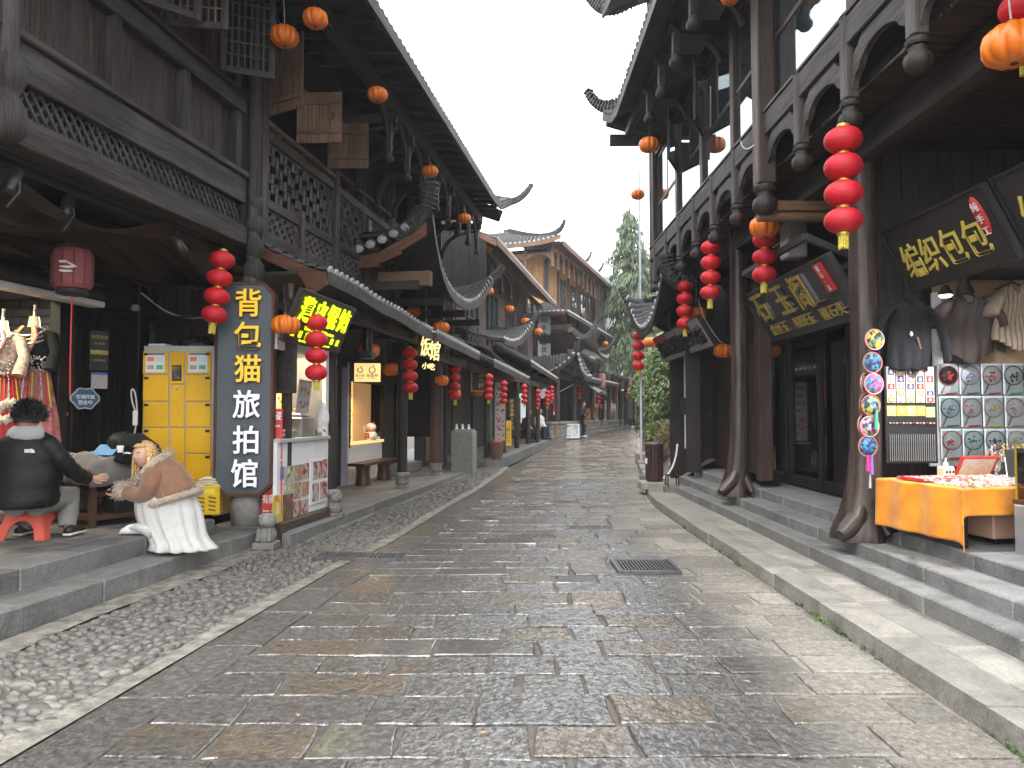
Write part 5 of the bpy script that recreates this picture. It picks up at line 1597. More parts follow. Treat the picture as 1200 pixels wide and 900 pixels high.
# ---- right: the two storey timber house with glazed upper floor
hr=thing('timber_house','big dark timber house with glazed upper floor and arched boards between hanging posts','building',ID,(3.4,3.0,0))
XP=2.92
NY=[4.03+1.035*k for k in range(11)]
def xbeam(root,name,m,x,y0,y1,z0,z1,w,ch=.01):
 return B(root,name,m,(x,(y0+y1)/2,(z0+z1)/2),(w,y1-y0,z1-z0),None,ch)
xbeam(hr,'beam','wood_grey',XP,2.6,14.9,4.74,4.99,.15,.012)
xbeam(hr,'beam','wood_dark',XP+.28,2.6,14.9,4.40,4.70,.16)
xbeam(hr,'sill','wood_brown',XP+.02,2.6,14.9,4.992,5.03,.22,.006)
hp=MB(); hp.box((XP-.03,0,4.66),(.12,.115,.76),None,.012)
hp_me=hp.mesh('hanging_post',M['wood_grey'],(0,0,0))
bd=MB(); bd.lathe([(.055,0),(.085,-.03),(.07,-.06)],12,TR(XP-.03,0,4.28)); bud(bd,XP-.03,0,4.22,.092,ID,10)
bd_me=bd.mesh('lotus_bud',M['wood_dark'],(0,0,0))
W=NY[1]-NY[0]-.12
lo=[(W*k/14,4.34+.27*(math.sin(math.pi*k/14) ** .55)-(.05*math.exp(-((k/14-.12)/.05) ** 2)+.05*math.exp(-((k/14-.88)/.05) ** 2))) for k in range(15)]
up=[(a,min(4.735,b+.20)) for a,b in lo]
arch=MB(); arch.prism(lo+up[::-1],.055,Matrix(((0,0,1,XP-.045),(1,0,0,.06),(0,1,0,0),(0,0,0,1))))
ar_me=arch.mesh('arch_board',M['wood_grey'],(0,0,0))
for k,yy in enumerate(NY):
 if k == 4: continue
 h_=piece('hanging_post',hp_me,hr,TR(0,yy,0)); piece('lotus_bud',bd_me,h_,TR(3.4,yy+3.0,0) if False else TR(0,0,0))
for k in range(len(NY)-1): piece('arch_board',ar_me,hr,TR(0,NY[k],0))
mp=MB(); mp.box((XP-.04,NY[4],5.85),(.2,.22,3.3),None,.015)
mp=mp.build('main_post',M['wood_brown'],hr)
g=MB(); g.lathe([(.10,0),(.13,.05),(.10,.1)],12,TR(XP-.04,NY[4],4.12)); bud(g,XP-.04,NY[4],4.14,.13,ID,10); g.build('lotus_bud',M['wood_dark'],mp)
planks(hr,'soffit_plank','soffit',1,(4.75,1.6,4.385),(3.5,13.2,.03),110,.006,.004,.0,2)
WX=3.02
wy=[2.7,4.4,6.2,NY[4],9.6,11.2,12.9,14.75]
for k,(a,b) in enumerate(zip(wy,wy[1:])):
 w=MB()
 w.box((WX,a+.035,5.95),(.06,.07,1.84),None,.006); w.box((WX,b-.035,5.95),(.06,.07,1.84),None,.006)
 for z in (5.06,5.88,6.86): w.box((WX-.001,(a+b)/2,z),(.058,b-a-.142,.07),None,.006)
 w.box((WX+.001,(a+b)/2,6.37),(.056,.06,.92),None,.004)
 w=w.build('window',M['wood_brown'],hr)
 B(w,'pane','glass_sky',(WX-.008,(a+b)/2,5.47),(.02,b-a-.142,.77),None,0)
 for s in (-1,1):
  if k in (1,4,5) and s == 1:
   continue
  B(w,'pane','glass_sky',(WX-.008+.003*s,(a+b)/2+s*(b-a)/4,6.37),(.02,(b-a)/2-.1,.92),None,0)
 if k in (1,4,5):
  s_=MB(); wd=(b-a)/2-.08
  hz_=TR(WX-.05,b-.07,0)@RZ(rad(-24 if k != 1 else -20))
  for c in (-.025,-wd+.025): s_.box((0,c,6.37),(.035,.05,.92),None,.004)
  for z in (5.935,6.805): s_.box((0,-wd/2,z),(.034,wd-.102,.05),None,.004)
  s_.v=[hz_@Vector(p) for p in s_.v]; s_=s_.build('open_sash',M['black_wood'],hr)
  gl=MB(); gl.box((0,-wd/2,6.37),(.012,wd-.1,.82)); gl.v=[hz_@Vector(p) for p in gl.v]; gl.build('pane',M['glass_sky'],s_)
for yy in wy[1:-1]:
 if abs(yy-NY[4]) > .1: B(hr,'mullion_post','wood_brown',(WX-.045,yy,5.95),(.05,.15,1.9),None,.008)
B(hr,'corner_post','wood_dark',(WX-.02,14.85,5.9),(.2,.2,3.4),None,.012)
B(hr,'corner_post','wood_grey',(WX+.02,15.35,5.9),(.18,.18,3.4),None,.012)
B(hr,'end_wall','wood_dark',(4.3,15.05,5.8),(2.3,.1,3.0),None,0)
xbeam(hr,'top_beam','wood_dark',WX,2.6,14.9,6.9,7.2,.16)
B(hr,'upper_room','dark',(4.6,8.8,5.9),(.1,12,2.9),None,0)
for k in range(4):
 cu=MB(); y0=[4.5,7.75,9.7,11.3][k]
 cu.grid(lambda a,b: (WX+.12+.02*math.sin(a*40),y0+.4*a,5.1+1.7*b),24,1); cu.build('curtain',M['plaster'],hr)
def re(t):
 y=2.6+11.7*t; k=max(0,(y-13.2)/1.1)
 return Vector((1.98-.12*k*k,y,7.24+.36*k*k))
tiled_roof(hr,ID,re,lambda t: Vector((5.2,2.6+12.2*t,9.6)),58,.22,.06,.26,False,'joined',(.05,.14),board_m='wood_dark',cap_m='tile')
tiled_roof(hr,ID,lambda t: Vector((1.9+5.0*t,14.35,7.55-.3*min(1,t*5))),lambda t: Vector((4.2+2.7*t,13.0,9.2)),22,.12,.06,.3,False,'joined',(.05,.14),cap_m='tile')
ridge(hr,bez([(2.5,13.9,7.8),(2.0,14.3,7.55),(1.7,14.5,7.75),(1.55,14.7,8.25)],8),.15,.07)
B(hr,'hip_board','wood_dark',(2.5,14.25,7.05),(1.1,.1,.22),None,.01)
tiled_roof(hr,ID,lambda t: Vector((1.95-.1*t ** 8,3.5+10.7*t,9.35+.3*t ** 10)),lambda t: Vector((5.0,3.5+10.9*t,11.2)),44,.2,.06,.3,False,'joined',(.05,.14),cap_m='tile')
B(hr,'tier_wall','wood_dark',(4.0,8.6,9.4),(2.6,11.2,1.6),None,0)
ridge(hr,bez([(2.4,13.9,9.8),(1.95,14.25,9.55),(1.65,14.4,9.8),(1.55,14.5,10.2)],8),.15,.08)
for k in range(5):
 yy=8.0+.98*k
 b_=MB(); b_.box((2.65,yy,7.02),(.9,.11,.16),None,.01); b_=b_.build('bracket',M['wood_dark'],hr)
 p_=MB(); p_.box((2.3,yy,6.86),(.11,.11,.46),None,.01); bud(p_,2.3,yy,6.64,.095); p_.build('hanging_post',M['wood_dark'],b_)
 c_=MB(); c_.tube(bez([(2.92,yy,6.5),(2.85,yy,6.8),(2.6,yy,6.9),(2.35,yy,6.92)],6),.04,6); c_.build('brace',M['wood_dark'],b_)
xbeam(hr,'eave_beam','wood_dark',2.3,2.6,14.2,7.06,7.22,.13)
for k in range(7):
 fl=MB()
 q=Vector((2.1,9.6+.62*k,7.62))
 for j in range(5): fl.tube([q,q+Vector((RND.uniform(-.16,.06),RND.uniform(-.1,.1),RND.uniform(.1,.26)))],[.012,.004],4)
 fl.build('roof_weed',M['leaf_lime'],hr)
def root_column(x,y,z0,r,toes,ztop=4.4):
 c=MB()
 hts=[0,.06,.14,.24,.38,.6,.95,1.6,2.6,ztop-z0]
 rr=[1.75,1.72,1.6,1.42,1.28,1.16,1.06,1.0,.97,.97]
 sh=[-.10,-.10,-.09,-.075,-.055,-.03,-.012,0,0,0]
 n=18; V=[]
 for h_,k,s in zip(hts,rr,sh):
  for i in range(n):
   an=2*math.pi*i/n
   fl=1+.16*math.sin(an*5+1.3)*max(0,1-h_/.6)+.03*math.sin(an*3+h_*2)
   V.append((x+s*toes+r*k*fl*math.cos(an),y+r*k*fl*math.sin(an),z0+h_))
 F_=[(a*n+i,a*n+(i+1) % n,(a+1)*n+(i+1) % n,(a+1)*n+i) for a in range(len(hts)-1) for i in range(n)]
 U=[[(i/n*.9,hts[a]),((i+1)/n*.9,hts[a]),((i+1)/n*.9,hts[a+1]),(i/n*.9,hts[a+1])] for a in range(len(hts)-1) for i in range(n)]
 c.add(V,F_,U,True)
 o=c.build('column',M['wood_log'],hr)
 t_=MB()
 t_.tube([(x-.02,y-.05,z0+.5),(x-.15,y-.10,z0+.22),(x-.30,y-.16,z0+.10),(x-.37,y-.2,z0+.07)],[.07,.10,.085,.05],9)
 t_.tube([(x,y-.05,z0+.35),(x+.10,y-.2,z0+.07)],[.08,.05],8)
 t_.build('root',M['wood_log'],o)
root_column(3.46,7.09,.385,.135,1)
root_column(3.40,10.83,.385,.125,1)
B(hr,'square_post','wood_brown',(3.78,10.9,2.5),(.2,.2,3.8),None,.012)
B(hr,'square_post','wood_dark',(3.46,13.85,2.45),(.24,.24,3.9),None,.012)
xbeam(hr,'lintel','wood_dark',3.42,3.0,15.5,4.05,4.36,.16)
GX=4.32
fr_y=[8.75,9.25,10.15,11.2,11.35,12.25]
for yy,w_ in zip(fr_y,(.07,.07,.08,.08,.06,.09)): B(hr,'door_frame','black_wood',(GX,yy,1.62),(.08,w_,2.2),None,.004)
xbeam(hr,'door_head','black_wood',GX+.001,8.0,12.3,2.725,2.84,.1,.004)
xbeam(hr,'door_track','iron',GX+.001,8.0,12.3,.512,.56,.1,.004)
xbeam(hr,'head_boards','wood_dark',GX+.03,7.5,15.5,2.845,4.36,.06,0)
for (a,b) in ((8.78,9.215),(9.285,10.11),(10.19,11.16),(11.38,12.205)):
 d_=MB(); d_.box((GX,(a+b)/2,.62),(.05,b-a,.12),None,.004); d_=d_.build('glass_door',M['black_wood'],hr)
 B(d_,'pane','glass_clear',(GX+.005,(a+b)/2,1.70),(.012,b-a,2.03),None,0)
 if b-a > .8: B(d_,'handle','iron',(GX-.04,a+.06,1.55),(.03,.02,.3),None,.004)
planks(hr,'wall_board','wood_brown',1,(GX-.02,12.3,1.7),(.06,3.2,2.3),14,.005,.004)
lf=MB(); hz_=TR(GX-.06,14.2,0)@RZ(rad(35)); lf.box((0,-.32,1.55),(.05,.64,2.05),None,.006); lf.v=[hz_@Vector(p) for p in lf.v]
lf=lf.build('door_leaf',M['wood_brown'],hr)
for (z,h_,m_) in ((1.6,.28,'iron'),(1.15,.8,'glass_blue'),(1.58,.12,'crate_y')):
 q_=MB(); q_.box((-.035,-.32 if m_ != 'iron' else -.56,z),(.02,.16 if m_ != 'iron' else .03,h_)); q_.v=[hz_@Vector(p) for p in q_.v]; q_.build('handle' if m_ == 'iron' else ('door_light' if m_ == 'glass_blue' else 'notice'),M[m_],lf)
B(hr,'doorway','dark',(GX-.052,13.4,1.6),(.02,.8,2.1),None,0)
B(hr,'end_wall','wood_dark',(5.6,15.6,2.3),(4.4,.1,4.2),None,0)
B(hr,'end_wall','wood_brown',(3.9,15.62,2.3),(1.0,.08,4.1),None,0)
B(hr,'shop_back','dark',(7.2,10.5,2.3),(.1,7.5,4.2),None,0)
B(hr,'shop_ceiling','dark',(5.7,10.5,3.0),(2.8,7.5,.06),None,0)
for (y_,z_) in ((10.5,.9),(10.5,1.35),(10.5,1.8)):
 sh_=B(hr,'shelf','wood_brown',(5.9,11.2,z_),(.4,2.6,.04),None,.004)
 for k in range(7): B(sh_,'carton',('card','red_print','white','card')[k % 4],(5.85,10.1+.36*k,z_+.11),(.2,.22,.12+.05*(k % 3)),None,.006)
B(hr,'counter','sign_grey',(5.2,9.6,1.0),(.5,1.2,.96),None,.01)
B(hr,'counter_top','white',(5.2,9.6,1.5),(.54,1.24,.03),None,.004)
planks(hr,'partition_board','wood_dark',0,(3.7,7.52,2.4),(2.6,.05,3.9),14,.004,.003,.004,1)
B(hr,'stall_ceiling_beam','wood_dark',(4.6,6.4,3.55),(.14,2.2,.2),None,.01)
B(hr,'stall_side','dark',(6.4,5.5,2.5),(.1,4.5,4.0),None,0)
B(hr,'duct','white_pipe',(3.72,9.5,4.0),(.27,.27,.72),None,.02)
for (p,q) in (((3.35,8.2,3.62),(3.35,10.4,3.62)),((3.35,8.2,3.62),(3.95,8.2,3.35)),((3.36,10.3,3.60),(3.95,10.3,3.35)),((3.95,8.1,3.34),(3.95,10.5,3.34))):
 mb=MB(); mb.bar(p,q,.06,.08,.006); mb.build('steel_bracket',M['sign_grey'],hr)
bl=thing('rolled_blind','rolled brown bamboo blind slung under the balcony behind the big red lantern string','blind',ID,(2.9,8.3,3.8))
MB().tube([(2.82,8.25,3.86),(4.3,8.25,3.86)],.055,10).build('roll',M['bamboo'],bl)
B(bl,'head_rail','bamboo',(3.56,8.27,3.99),(1.5,.08,.12),None,.01)
def sd_e(t):
 k=abs(2*t-1) ** 2.3
 return Vector((2.74-.12*t ** 6,12.95+3.5*t,3.34+(.85 if t < .5 else .95)*k))
tiled_roof(hr,ID,sd_e,lambda t: Vector((3.42,13.1+3.0*t,3.95+.15*abs(2*t-1))),20,.06,.05,.2,False,'joined',(.04,.16),board_m='wood_dark',nseg=24)
tiled_roof(hr,ID,lambda t: Vector((2.72+2.5*t,16.45-.0*t,3.34+.9*(1-t) ** 3)),lambda t: Vector((3.3+2.0*t,15.7,4.2)),12,.06,.05,.2,False,'joined',(.04,.16),board_m='wood_dark')
ridge(hr,bez([(3.3,15.9,4.05),(2.95,16.3,3.75),(2.65,16.5,4.0),(2.5,16.6,4.5)],8),.11,.06)
ridge(hr,bez([(3.3,13.2,4.0),(3.0,13.0,3.8),(2.75,12.95,4.1),(2.7,12.9,4.45)],7),.12,.12)
pp=MB(); pp.tube([(3.55,14.75,.9),(3.55,14.75,3.2)],.05,10)
pp=pp.build('drainpipe',M['lavender'],hr)
pp=MB(); pp.tube([(2.98,16.75,.5),(2.98,16.75,7.3)],.024,8); pp.build('drainpipe',M['lavender'],hr)
B(hr,'meter_box','sign_dark',(3.45,14.45,1.75),(.16,.12,.34),None,.012)
MB().tube(bez([(3.3,14.5,1.0),(3.25,14.4,.7),(3.2,14.5,.45),(2.95,14.2,.35)],8),.02,6).build('hose',M['white_pipe'],hr)
# ---- sign boards
def board(name,label,F,w,h,t,m,rim=None,cat='sign',poly=None,rimw=.03):
 s=thing(name,label,cat,F)
 mb=MB()
 if poly: mb.prism(poly,t,TR(0,0,-t))
 else: mb.box((0,0,-t/2),(w,h,t),None,.004)
 mb.build('panel',M[m],s)
 if rim:
  r=MB()
  if poly:
   for a,b in zip(poly,poly[1:]+poly[:1]):
    r.bar((*a,-t/2),(*b,-t/2),rimw,t*1.25,0,(0,0,1))
  else:
   for sx in (-1,1): r.box((sx*w/2,0,-t/2+.004),(rimw,h+rimw,t+.02),None,.003)
   for sy in (-1,1): r.box((0,sy*h/2,-t/2+.003),(w-rimw,rimw,t+.019),None,.003)
  r.build('frame',M[rim],s)
 return s
def write(s,txt,x,y,size,dx,dy,m,ex=.01,bold=.015,z=0.0,sx=1.0,rot=0,F=None,skew=0):
 for k,ch in enumerate(txt):
  if ch == ' ': continue
  me=text_mesh(ch,size,ex,bold,M[m])
  K=TR(x+dx*k,y+dy*k,z+ex)@RZ(rot)@SCL(sx,1,1)
  if skew:
   S=Matrix.Identity(4); S[0][1]=skew; K=K@S
  piece('character',me,s,(F or ID)@K)
def line(s,txt,x,y,size,m,ex=.003,bold=.0,z=0.0,sx=1.0,F=None,rot=0):
 piece('lettering',text_mesh(txt,size,ex,bold,M[m]),s,(F or ID)@TR(x,y,z+ex)@RZ(rot)@SCL(sx,1,1))
FS=lambda o,r_,u_: basis(o,r_,u_)
q0,q1=at(255,332,9.0),at(317,580,9.0)
cx,cz=(q0.x+q1.x)/2,(q0.z+q1.z)/2
w,h=q1.x-q0.x,q0.z-q1.z
cc=.13
poly=[(-w/2+cc*1.1,-h/2),(w/2-cc*1.1,-h/2),(w/2,-h/2+cc),(w/2,h/2-cc),(w/2-cc,h/2),(-w/2+cc,h/2),(-w/2,h/2-cc),(-w/2,-h/2+cc)]
sg=board('shop_sign','tall slate blue sign board with raised yellow and white characters standing on a stone drum',basis((cx,9.0,cz),(1,.03,0),(0,0,1)),w,h,.10,'sign_face','wood_red',poly=poly,rimw=.035)
for k,(ch,py) in enumerate(zip('背包猫旅拍馆',(355.5,393.5,432,473.5,515,554))):
 z_=at(292,py,9.0).z-cz; x_=at((293,292,292,290.5,289.5,288)[k],py,9.0).x-cx
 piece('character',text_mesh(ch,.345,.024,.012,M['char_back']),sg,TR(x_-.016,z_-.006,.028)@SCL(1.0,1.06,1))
 piece('character',text_mesh(ch,.345,.006,.013,M['char_yellow' if k < 3 else 'char_white']),sg,TR(x_,z_,.058)@SCL(1.0,1.06,1))
dr=MB(); dr.lathe([(.155,0),(.19,.05),(.205,.18),(.205,.30),(.185,.42),(.15,.46)],22,TR(cx-.02,9.22,.18),0,True,5,.05)
tag(dr.build('stone_drum',M['stone_lion']),'rough grey stone drum under the tall slate blue sign','stone drum')
def find_u(px,py,u):
 best=min((abs(AP(px,py,v/100).y-u),v/100) for v in range(-60,120))
 return AP(px,py,best[1])
b1=AP(397,414,.66); b0=Vector((.66,b1.y-1.75,b1.z)); t1=find_u(418,362,b1.y)
wd=b1.y-b0.y
upv=(FA.to_3x3()@(t1-b1)); rgt=FA.to_3x3()@Vector((0,1,0))
hh=upv.length
ctr=FA@((b0+b1)/2)+upv/2
ws=board('wonton_sign','black sign with glowing yellow green wonton lettering tilted under the tiled pent roof',basis(ctr,rgt,upv),wd,hh,.06,'sign_dark')
write(ws,'薄皮馄饨',-wd*.34,hh*.17,hh*.50,wd*.225,0,'neon',.012,.016,sx=.95)
line(ws,'Thin Skinned Wonton',.0,-hh*.17,hh*.10,'neon',.005,.01,sx=1.5)
write(ws,'真材实料现包现煮',-wd*.40,-hh*.30,hh*.14,wd*.112,0,'neon',.006,.015)
line(ws,'Quality ingredients  Freshly made',0,-hh*.42,hh*.06,'neon',.004,.005,sx=1.7)
def lean_sign(name,label,xb,zb,xt,zt,y0,y1,m,rim,t=.05):
 u_=Vector((xt-xb,0,zt-zb))
 return board(name,label,basis(((xb+xt)/2,(y0+y1)/2,(zb+zt)/2),(0,-1,0),u_),abs(y1-y0),u_.length,t,m,rim,rimw=.025),abs(y1-y0),u_.length
s1,w,h=lean_sign('bag_shop_sign','brown black board with gold lettering and a red oval seal over the trinket stall',3.9,2.79,3.61,3.36,7.02,5.53,'sign_dark','black_wood')
write(s1,'编织包包',-w*.335,-h*.06,.36,w*.207,.0,'yellow_print',.006,.003,sx=.82)
sv=MB(); sv.lathe([(.085,0),(.08,.012),(0,.013)],20,TR(w*.40,h*.16,0)@SCL(.7,2.0,1)); sv.build('seal',M['red_print'],s1)
write(s1,'纯手工',w*.40,h*.29,.085,0,-.105,'white_print',.003,.004,z=.014)
s2,w,h=lean_sign('bag_shop_sign','dark board with gold characters cut off by the right edge, beside the woven bag board',3.9,2.79,3.61,3.36,5.40,3.9,'sign_dark','black_wood')
write(s2,'编织包包',-w*.335,-h*.06,.36,w*.207,.0,'yellow_print',.006,.003,sx=.82)
s3,w,h=lean_sign('jade_shop_sign','grey board with raised faded gold jade house lettering and red tab above the glass doors',3.9,2.68,3.48,3.36,10.85,7.95,'sign_grey','sign_grey')
for k,ch in enumerate('石玉阁'):
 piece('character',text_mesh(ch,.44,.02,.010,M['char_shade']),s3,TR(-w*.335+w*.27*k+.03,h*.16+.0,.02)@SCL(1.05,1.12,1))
 piece('character',text_mesh(ch,.44,.006,.012,M['gold_print']),s3,TR(-w*.335+w*.27*k,h*.17,.046)@SCL(1.05,1.12,1))
for k,ch in enumerate('金丝玉 和田玉 破石头'):
 if ch == ' ': continue
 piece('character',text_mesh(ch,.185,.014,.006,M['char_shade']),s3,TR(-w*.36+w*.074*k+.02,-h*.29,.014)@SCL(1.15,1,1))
 piece('character',text_mesh(ch,.185,.005,.006,M['gold_print']),s3,TR(-w*.36+w*.074*k,-h*.285,.033)@SCL(1.15,1,1))
tb=MB(); tb.box((w*.40,h*.22,.02),(.19,h*.46,.04),None,.01); tb.build('tab',M['red_print'],s3)
write(s3,'赌石·玉',w*.40,h*.38,.08,0,-.085,'white_print',.002,.004,z=.042)
s4,w,h=lean_sign('grey_shop_sign','pale grey tilted board with black raised lettering and a red corner above dark wooden doors',3.4,2.74,3.1,3.24,15.9,12.1,'sign_pale','black_wood')
for k,ch in enumerate('湘西银饰手工坊'):
 piece('character',text_mesh(ch,.36,.04,.018,M['black_print']),s4,TR(-w*.40+w*.133*k,-h*.02,.04)@SCL(1.25,1,1))
rc=MB(); rc.box((-w*.36,h*.36,.003),(w*.26,h*.26,.006)); rc.build('corner_patch',M['red_print'],s4)
# ---- lanterns
lb=MB()
lb.lathe([(.150*max(.30,math.sqrt(max(0,1-(z/.1085) ** 2))) ** .92*(1+.014*math.cos(k*math.pi)),z) for k,z in enumerate([-.104+.208*i/24 for i in range(25)])],24)
LAN=lb.mesh('lantern',M['red_cloth'])
rb=MB(); rb.lathe([(.047,-.016),(.050,-.010),(.050,.010),(.047,.016)],14); RING=rb.mesh('ring',M['gold'])
tb=MB()
for k in range(14):
 a=6.283*k/14
 tb.box((.034*math.cos(a),.034*math.sin(a),-.05),(.013,.013,.10+.012*(k % 3)),RZ(a).to_3x3())
TAS=tb.mesh('tassel',M['tassel'])
def lantern_string(label,px,py,Y,n=4,tilt=0.0,cord=.16,scale=1.0,faded=False,F=None):
 p=at(px,py,Y)
 s=thing('red_lantern_string',label,'lantern string',TR(*p)@RY(tilt+RND.uniform(-.03,.03))@RX(RND.uniform(-.03,.03))@SCL(scale,scale,scale)@RZ(RND.uniform(0,6)),(0,0,0),'strings of red lanterns hung along the street')
 for k in range(n):
  piece('lantern',LAN,s,TR(RND.uniform(-.004,.004),0,-.118-.224*k)@SCL(1,1,RND.uniform(.97,1.03)))
  piece('ring',RING,s,TR(0,0,-.006-.224*k))
 piece('ring',RING,s,TR(0,0,-.006-.224*n)); piece('tassel',TAS,s,TR(0,0,-.02-.224*n))
 c=MB(); c.tube([(0,0,0),(.004,0,cord*.5),(0,0,cord)],.006,5); c.build('cord',M['wire_dark'],s)
 return s
LS=[
 ('string of four red lanterns left of the slate blue sign, above the yellow lockers',262,293,8.7,4,rad(9),.2,1),
 ('string of four red lanterns in front of the glowing wonton sign',371,368,9.25,4,0,.35,.95),
 ('string of four red lanterns beside the yellow outlined bracket sign',480,407,14.2,4,0,.5,1),
 ('string of four red lanterns with a pumpkin lantern behind its lowest ball',533,427,18.2,4,0,.5,1),
 ('string of four red lanterns above the green pole and the tall menu board',573,438,22.5,4,0,.5,1),
 ('string of four red lanterns over the yellow board with a round mark',590.5,446,25,4,0,.5,1),
 ('string of four red lanterns past the black massage price sign',614,450,28,4,0,.5,1),
 ('string of four red lanterns beside a tilted white paper notice, over seated people',630.5,456,31,4,0,.5,1),
 ('lower of two neighbouring red lantern strings before the red brown doors',641.5,457.5,33.5,4,0,.5,1),
 ('higher of two neighbouring red lantern strings before the red brown doors',646.5,452,34.5,4,0,.5,1),
 ('string of red lanterns on the first column of the stone plinth',678.7,444.5,37,4,0,.4,1),
 ('string of red lanterns in the dark doorway behind the standing man',700.5,454,39.5,4,0,.4,1),
 ('string of red lanterns on the last dark column of the far porch',720.5,455,45,4,0,.4,1),
 ('left of two red lantern strings on the raw yellow timber stall',733.5,450,47,4,0,.4,1),
 ('right of two red lantern strings on the raw yellow timber stall',739.5,452,47.4,4,0,.4,1),
 ('far string of red lanterns just past the yellow timber stall',750,460,51,4,0,.4,1),
 ('big string of four red lanterns under a carved bud before the bamboo blind',988,147.5,6.02,4,0,.12,1.02),
 ('string of red lanterns partly hidden behind a pumpkin lantern next to the jade sign',897,249,9.1,4,0,.3,1),
 ('string of four red lanterns hanging free between the two root columns',833.5,281,10.7,4,0,.35,1),
 ('string of four red lanterns in front of the pale grey sign board',802,328,13.0,4,0,.35,1),
 ('string of four red lanterns against the green creeper at the house corner',748.5,388,16.6,4,0,.5,1),
 ('red lantern string over the path, small against the creeper leaves',767,432,34,3,0,.4,1),
]
for a in LS:
 if 570 < a[1] < 650:
  Yf=(FB@on(FB,a[1],a[2],.16)).y
  wpx=10.2-(a[1]-573)*.058
  a=(*a[:3],Yf,a[4],a[5],.3,wpx*Yf/850/.3)
 lantern_string(*a)
lantern_string('red lantern string cut off by the right edge above the pumpkin lantern',1200,-12,4.5,2,0,.2,.95)
lantern_string('small far red lantern string at the foot of the misty slope',745,456,54,4,0,.4,1)
lantern_string('short far red lantern string by the shrub at the bend',757,462,44,2,0,.4,.8)
pk=MB()
pp=[(0,-.118),(.05,-.120),(.11,-.112),(.155,-.078),(.178,-.03),(.18,.02),(.165,.072),(.125,.110),(.07,.124),(.03,.117),(0,.112)]
pk.lathe(pp,60,None,0,True,10,.15)
PUM=pk.mesh('pumpkin',M['pumpkin'])
sk=MB(); sk.lathe([(.03,0),(.022,.03),(.014,.06)],8,TR(0,0,.108)); STEM=sk.mesh('stem',M['pumpkin_stem'])
sk=MB(); sk.lathe([(.024,0),(.024,-.012),(0,-.012)],8,TR(0,0,-.112)); HOLE=sk.mesh('bulb_hole',M['plastic_black'])
def pumpkin(label,px,py,Y,cord=.3,scale=1.0,arm=None):
 p=at(px,py,Y)
 s=thing('pumpkin_lantern',label,'pumpkin lantern',TR(*p)@SCL(scale,scale,scale)@RZ(RND.uniform(0,6))@RX(RND.uniform(-.08,.08)),(0,0,0),'orange pumpkin lanterns hung along the eaves')
 piece('pumpkin',PUM,s,ID); piece('stem',STEM,s,ID); piece('bulb_hole',HOLE,s,ID)
 c=MB(); c.tube(bez([(0,0,.16),(.02,.01,.16+cord*.4),(-.03,0,.16+cord*.8),(.01,0,.16+cord)],6),.006,5)
 c.build('wire',M['wire_white'] if arm else M['wire_dark'],s)
 return s
PS=[
 ('large pumpkin lantern hanging from a white wire near the first plank shutter',333.5,43,8.5,.45,.93,1),
 ('large pumpkin lantern hanging highest, above the plank shutters',369.5,22,8.3,.4,.81),
 ('pumpkin lantern high under the eave, right of the upper plank shutter',442.5,111,10.3,.5,.81),
 ('pumpkin lantern hanging beyond the upswept pavilion tip under the long eave',504,201,13.3,.4,.83),
 ('pumpkin lantern hanging below the far end of the long left eave',544.5,256,16.0,.5,.8),
 ('pumpkin lantern in front of the gable of the glazed brown house',571.5,291,22.5,.3),
 ('pumpkin lantern peeping out right of the slate blue sign',335,381,8.85,.35,.96),
 ('pumpkin lantern above the pent roof, near the pavilion post',517,384,15.6,.3),
 ('pumpkin lantern half hidden behind the black post over the lit wooden sign',433,411,12.6,.3),
 ('pumpkin lantern between the lit wooden sign and a red lantern string',458.5,433,14.6,.35),
 ('pumpkin lantern hanging before the lattice balcony of the glazed house',485,366,17.0,.3),
 ('pumpkin lantern in front of the dark arcade, by the bracket of the pent roof',517,446,17.2,.4),
 ('pumpkin lantern showing behind the lowest red ball of a string',533,461,18.9,.4,.92),
 ('pumpkin lantern under a small yellow framed sign in the arcade',559,460,22,.4),
 ('pumpkin lantern touching the red string above the green pole',581.5,443,24,.4),
 ('left of two pumpkin lanterns below the pavilion eave end',561,344,21,.3,.95),
 ('right of two pumpkin lanterns below the pavilion eave end',571.5,341,22,.3),
 ('pumpkin lantern under the first hanging post of the glazed house',596.5,362,25.5,.3),
 ('pumpkin lantern under the middle hanging post of the glazed house',615.5,376.5,27.5,.3),
 ('pumpkin lantern at the far end of the glazed house eave',630.5,388.5,29.5,.3),
 ('left of two pumpkin lanterns under the carved frieze of the tall house',666.5,386.5,35.5,.3,1.05),
 ('right of two pumpkin lanterns under the carved frieze of the tall house',674,389.5,37,.3,1.05),
 ('pumpkin lantern before the dark middle storey of the tall house',691,396,39,.3),
 ('tiny pumpkin lantern at the pointed roof corner of the tall house',709.5,402.5,41,.25,.9),
 ('far pumpkin lantern above the raw timber stall',737.5,451,46.5,.2,1.1),
 ('pumpkin lantern under the pointed eave corner of the big right house',760.5,170,12.6,.4),
 ('pumpkin lantern hanging free below the right eave corner against the sky',747.5,228,15.6,.9,.85),
 ('pumpkin lantern beside the red lantern string by the jade sign',896,266,8.75,.3,1,1),
 ('big pumpkin lantern at the right edge under the red lantern',1187,53,4.3,.25,.95,1),
 ('pumpkin lantern behind the red string at the pale grey sign',816,368,13.4,.35,1,1),
 ('pumpkin lantern under the near end of the pale grey sign',848,411.5,13.3,.3),
 ('pumpkin lantern under the far end of the pale grey sign',796.5,427,16,.3),
 ('pumpkin lantern beside the red string against the creeper',762,401.5,18,.3,.95),
 ('small pumpkin lantern below the creeper string',756.5,420,30,.3,.75),
 ('pumpkin lantern cut off by the top edge under the right eave',856,-3,8.2,.2,.6),
]
for a in PS: pumpkin(*a)
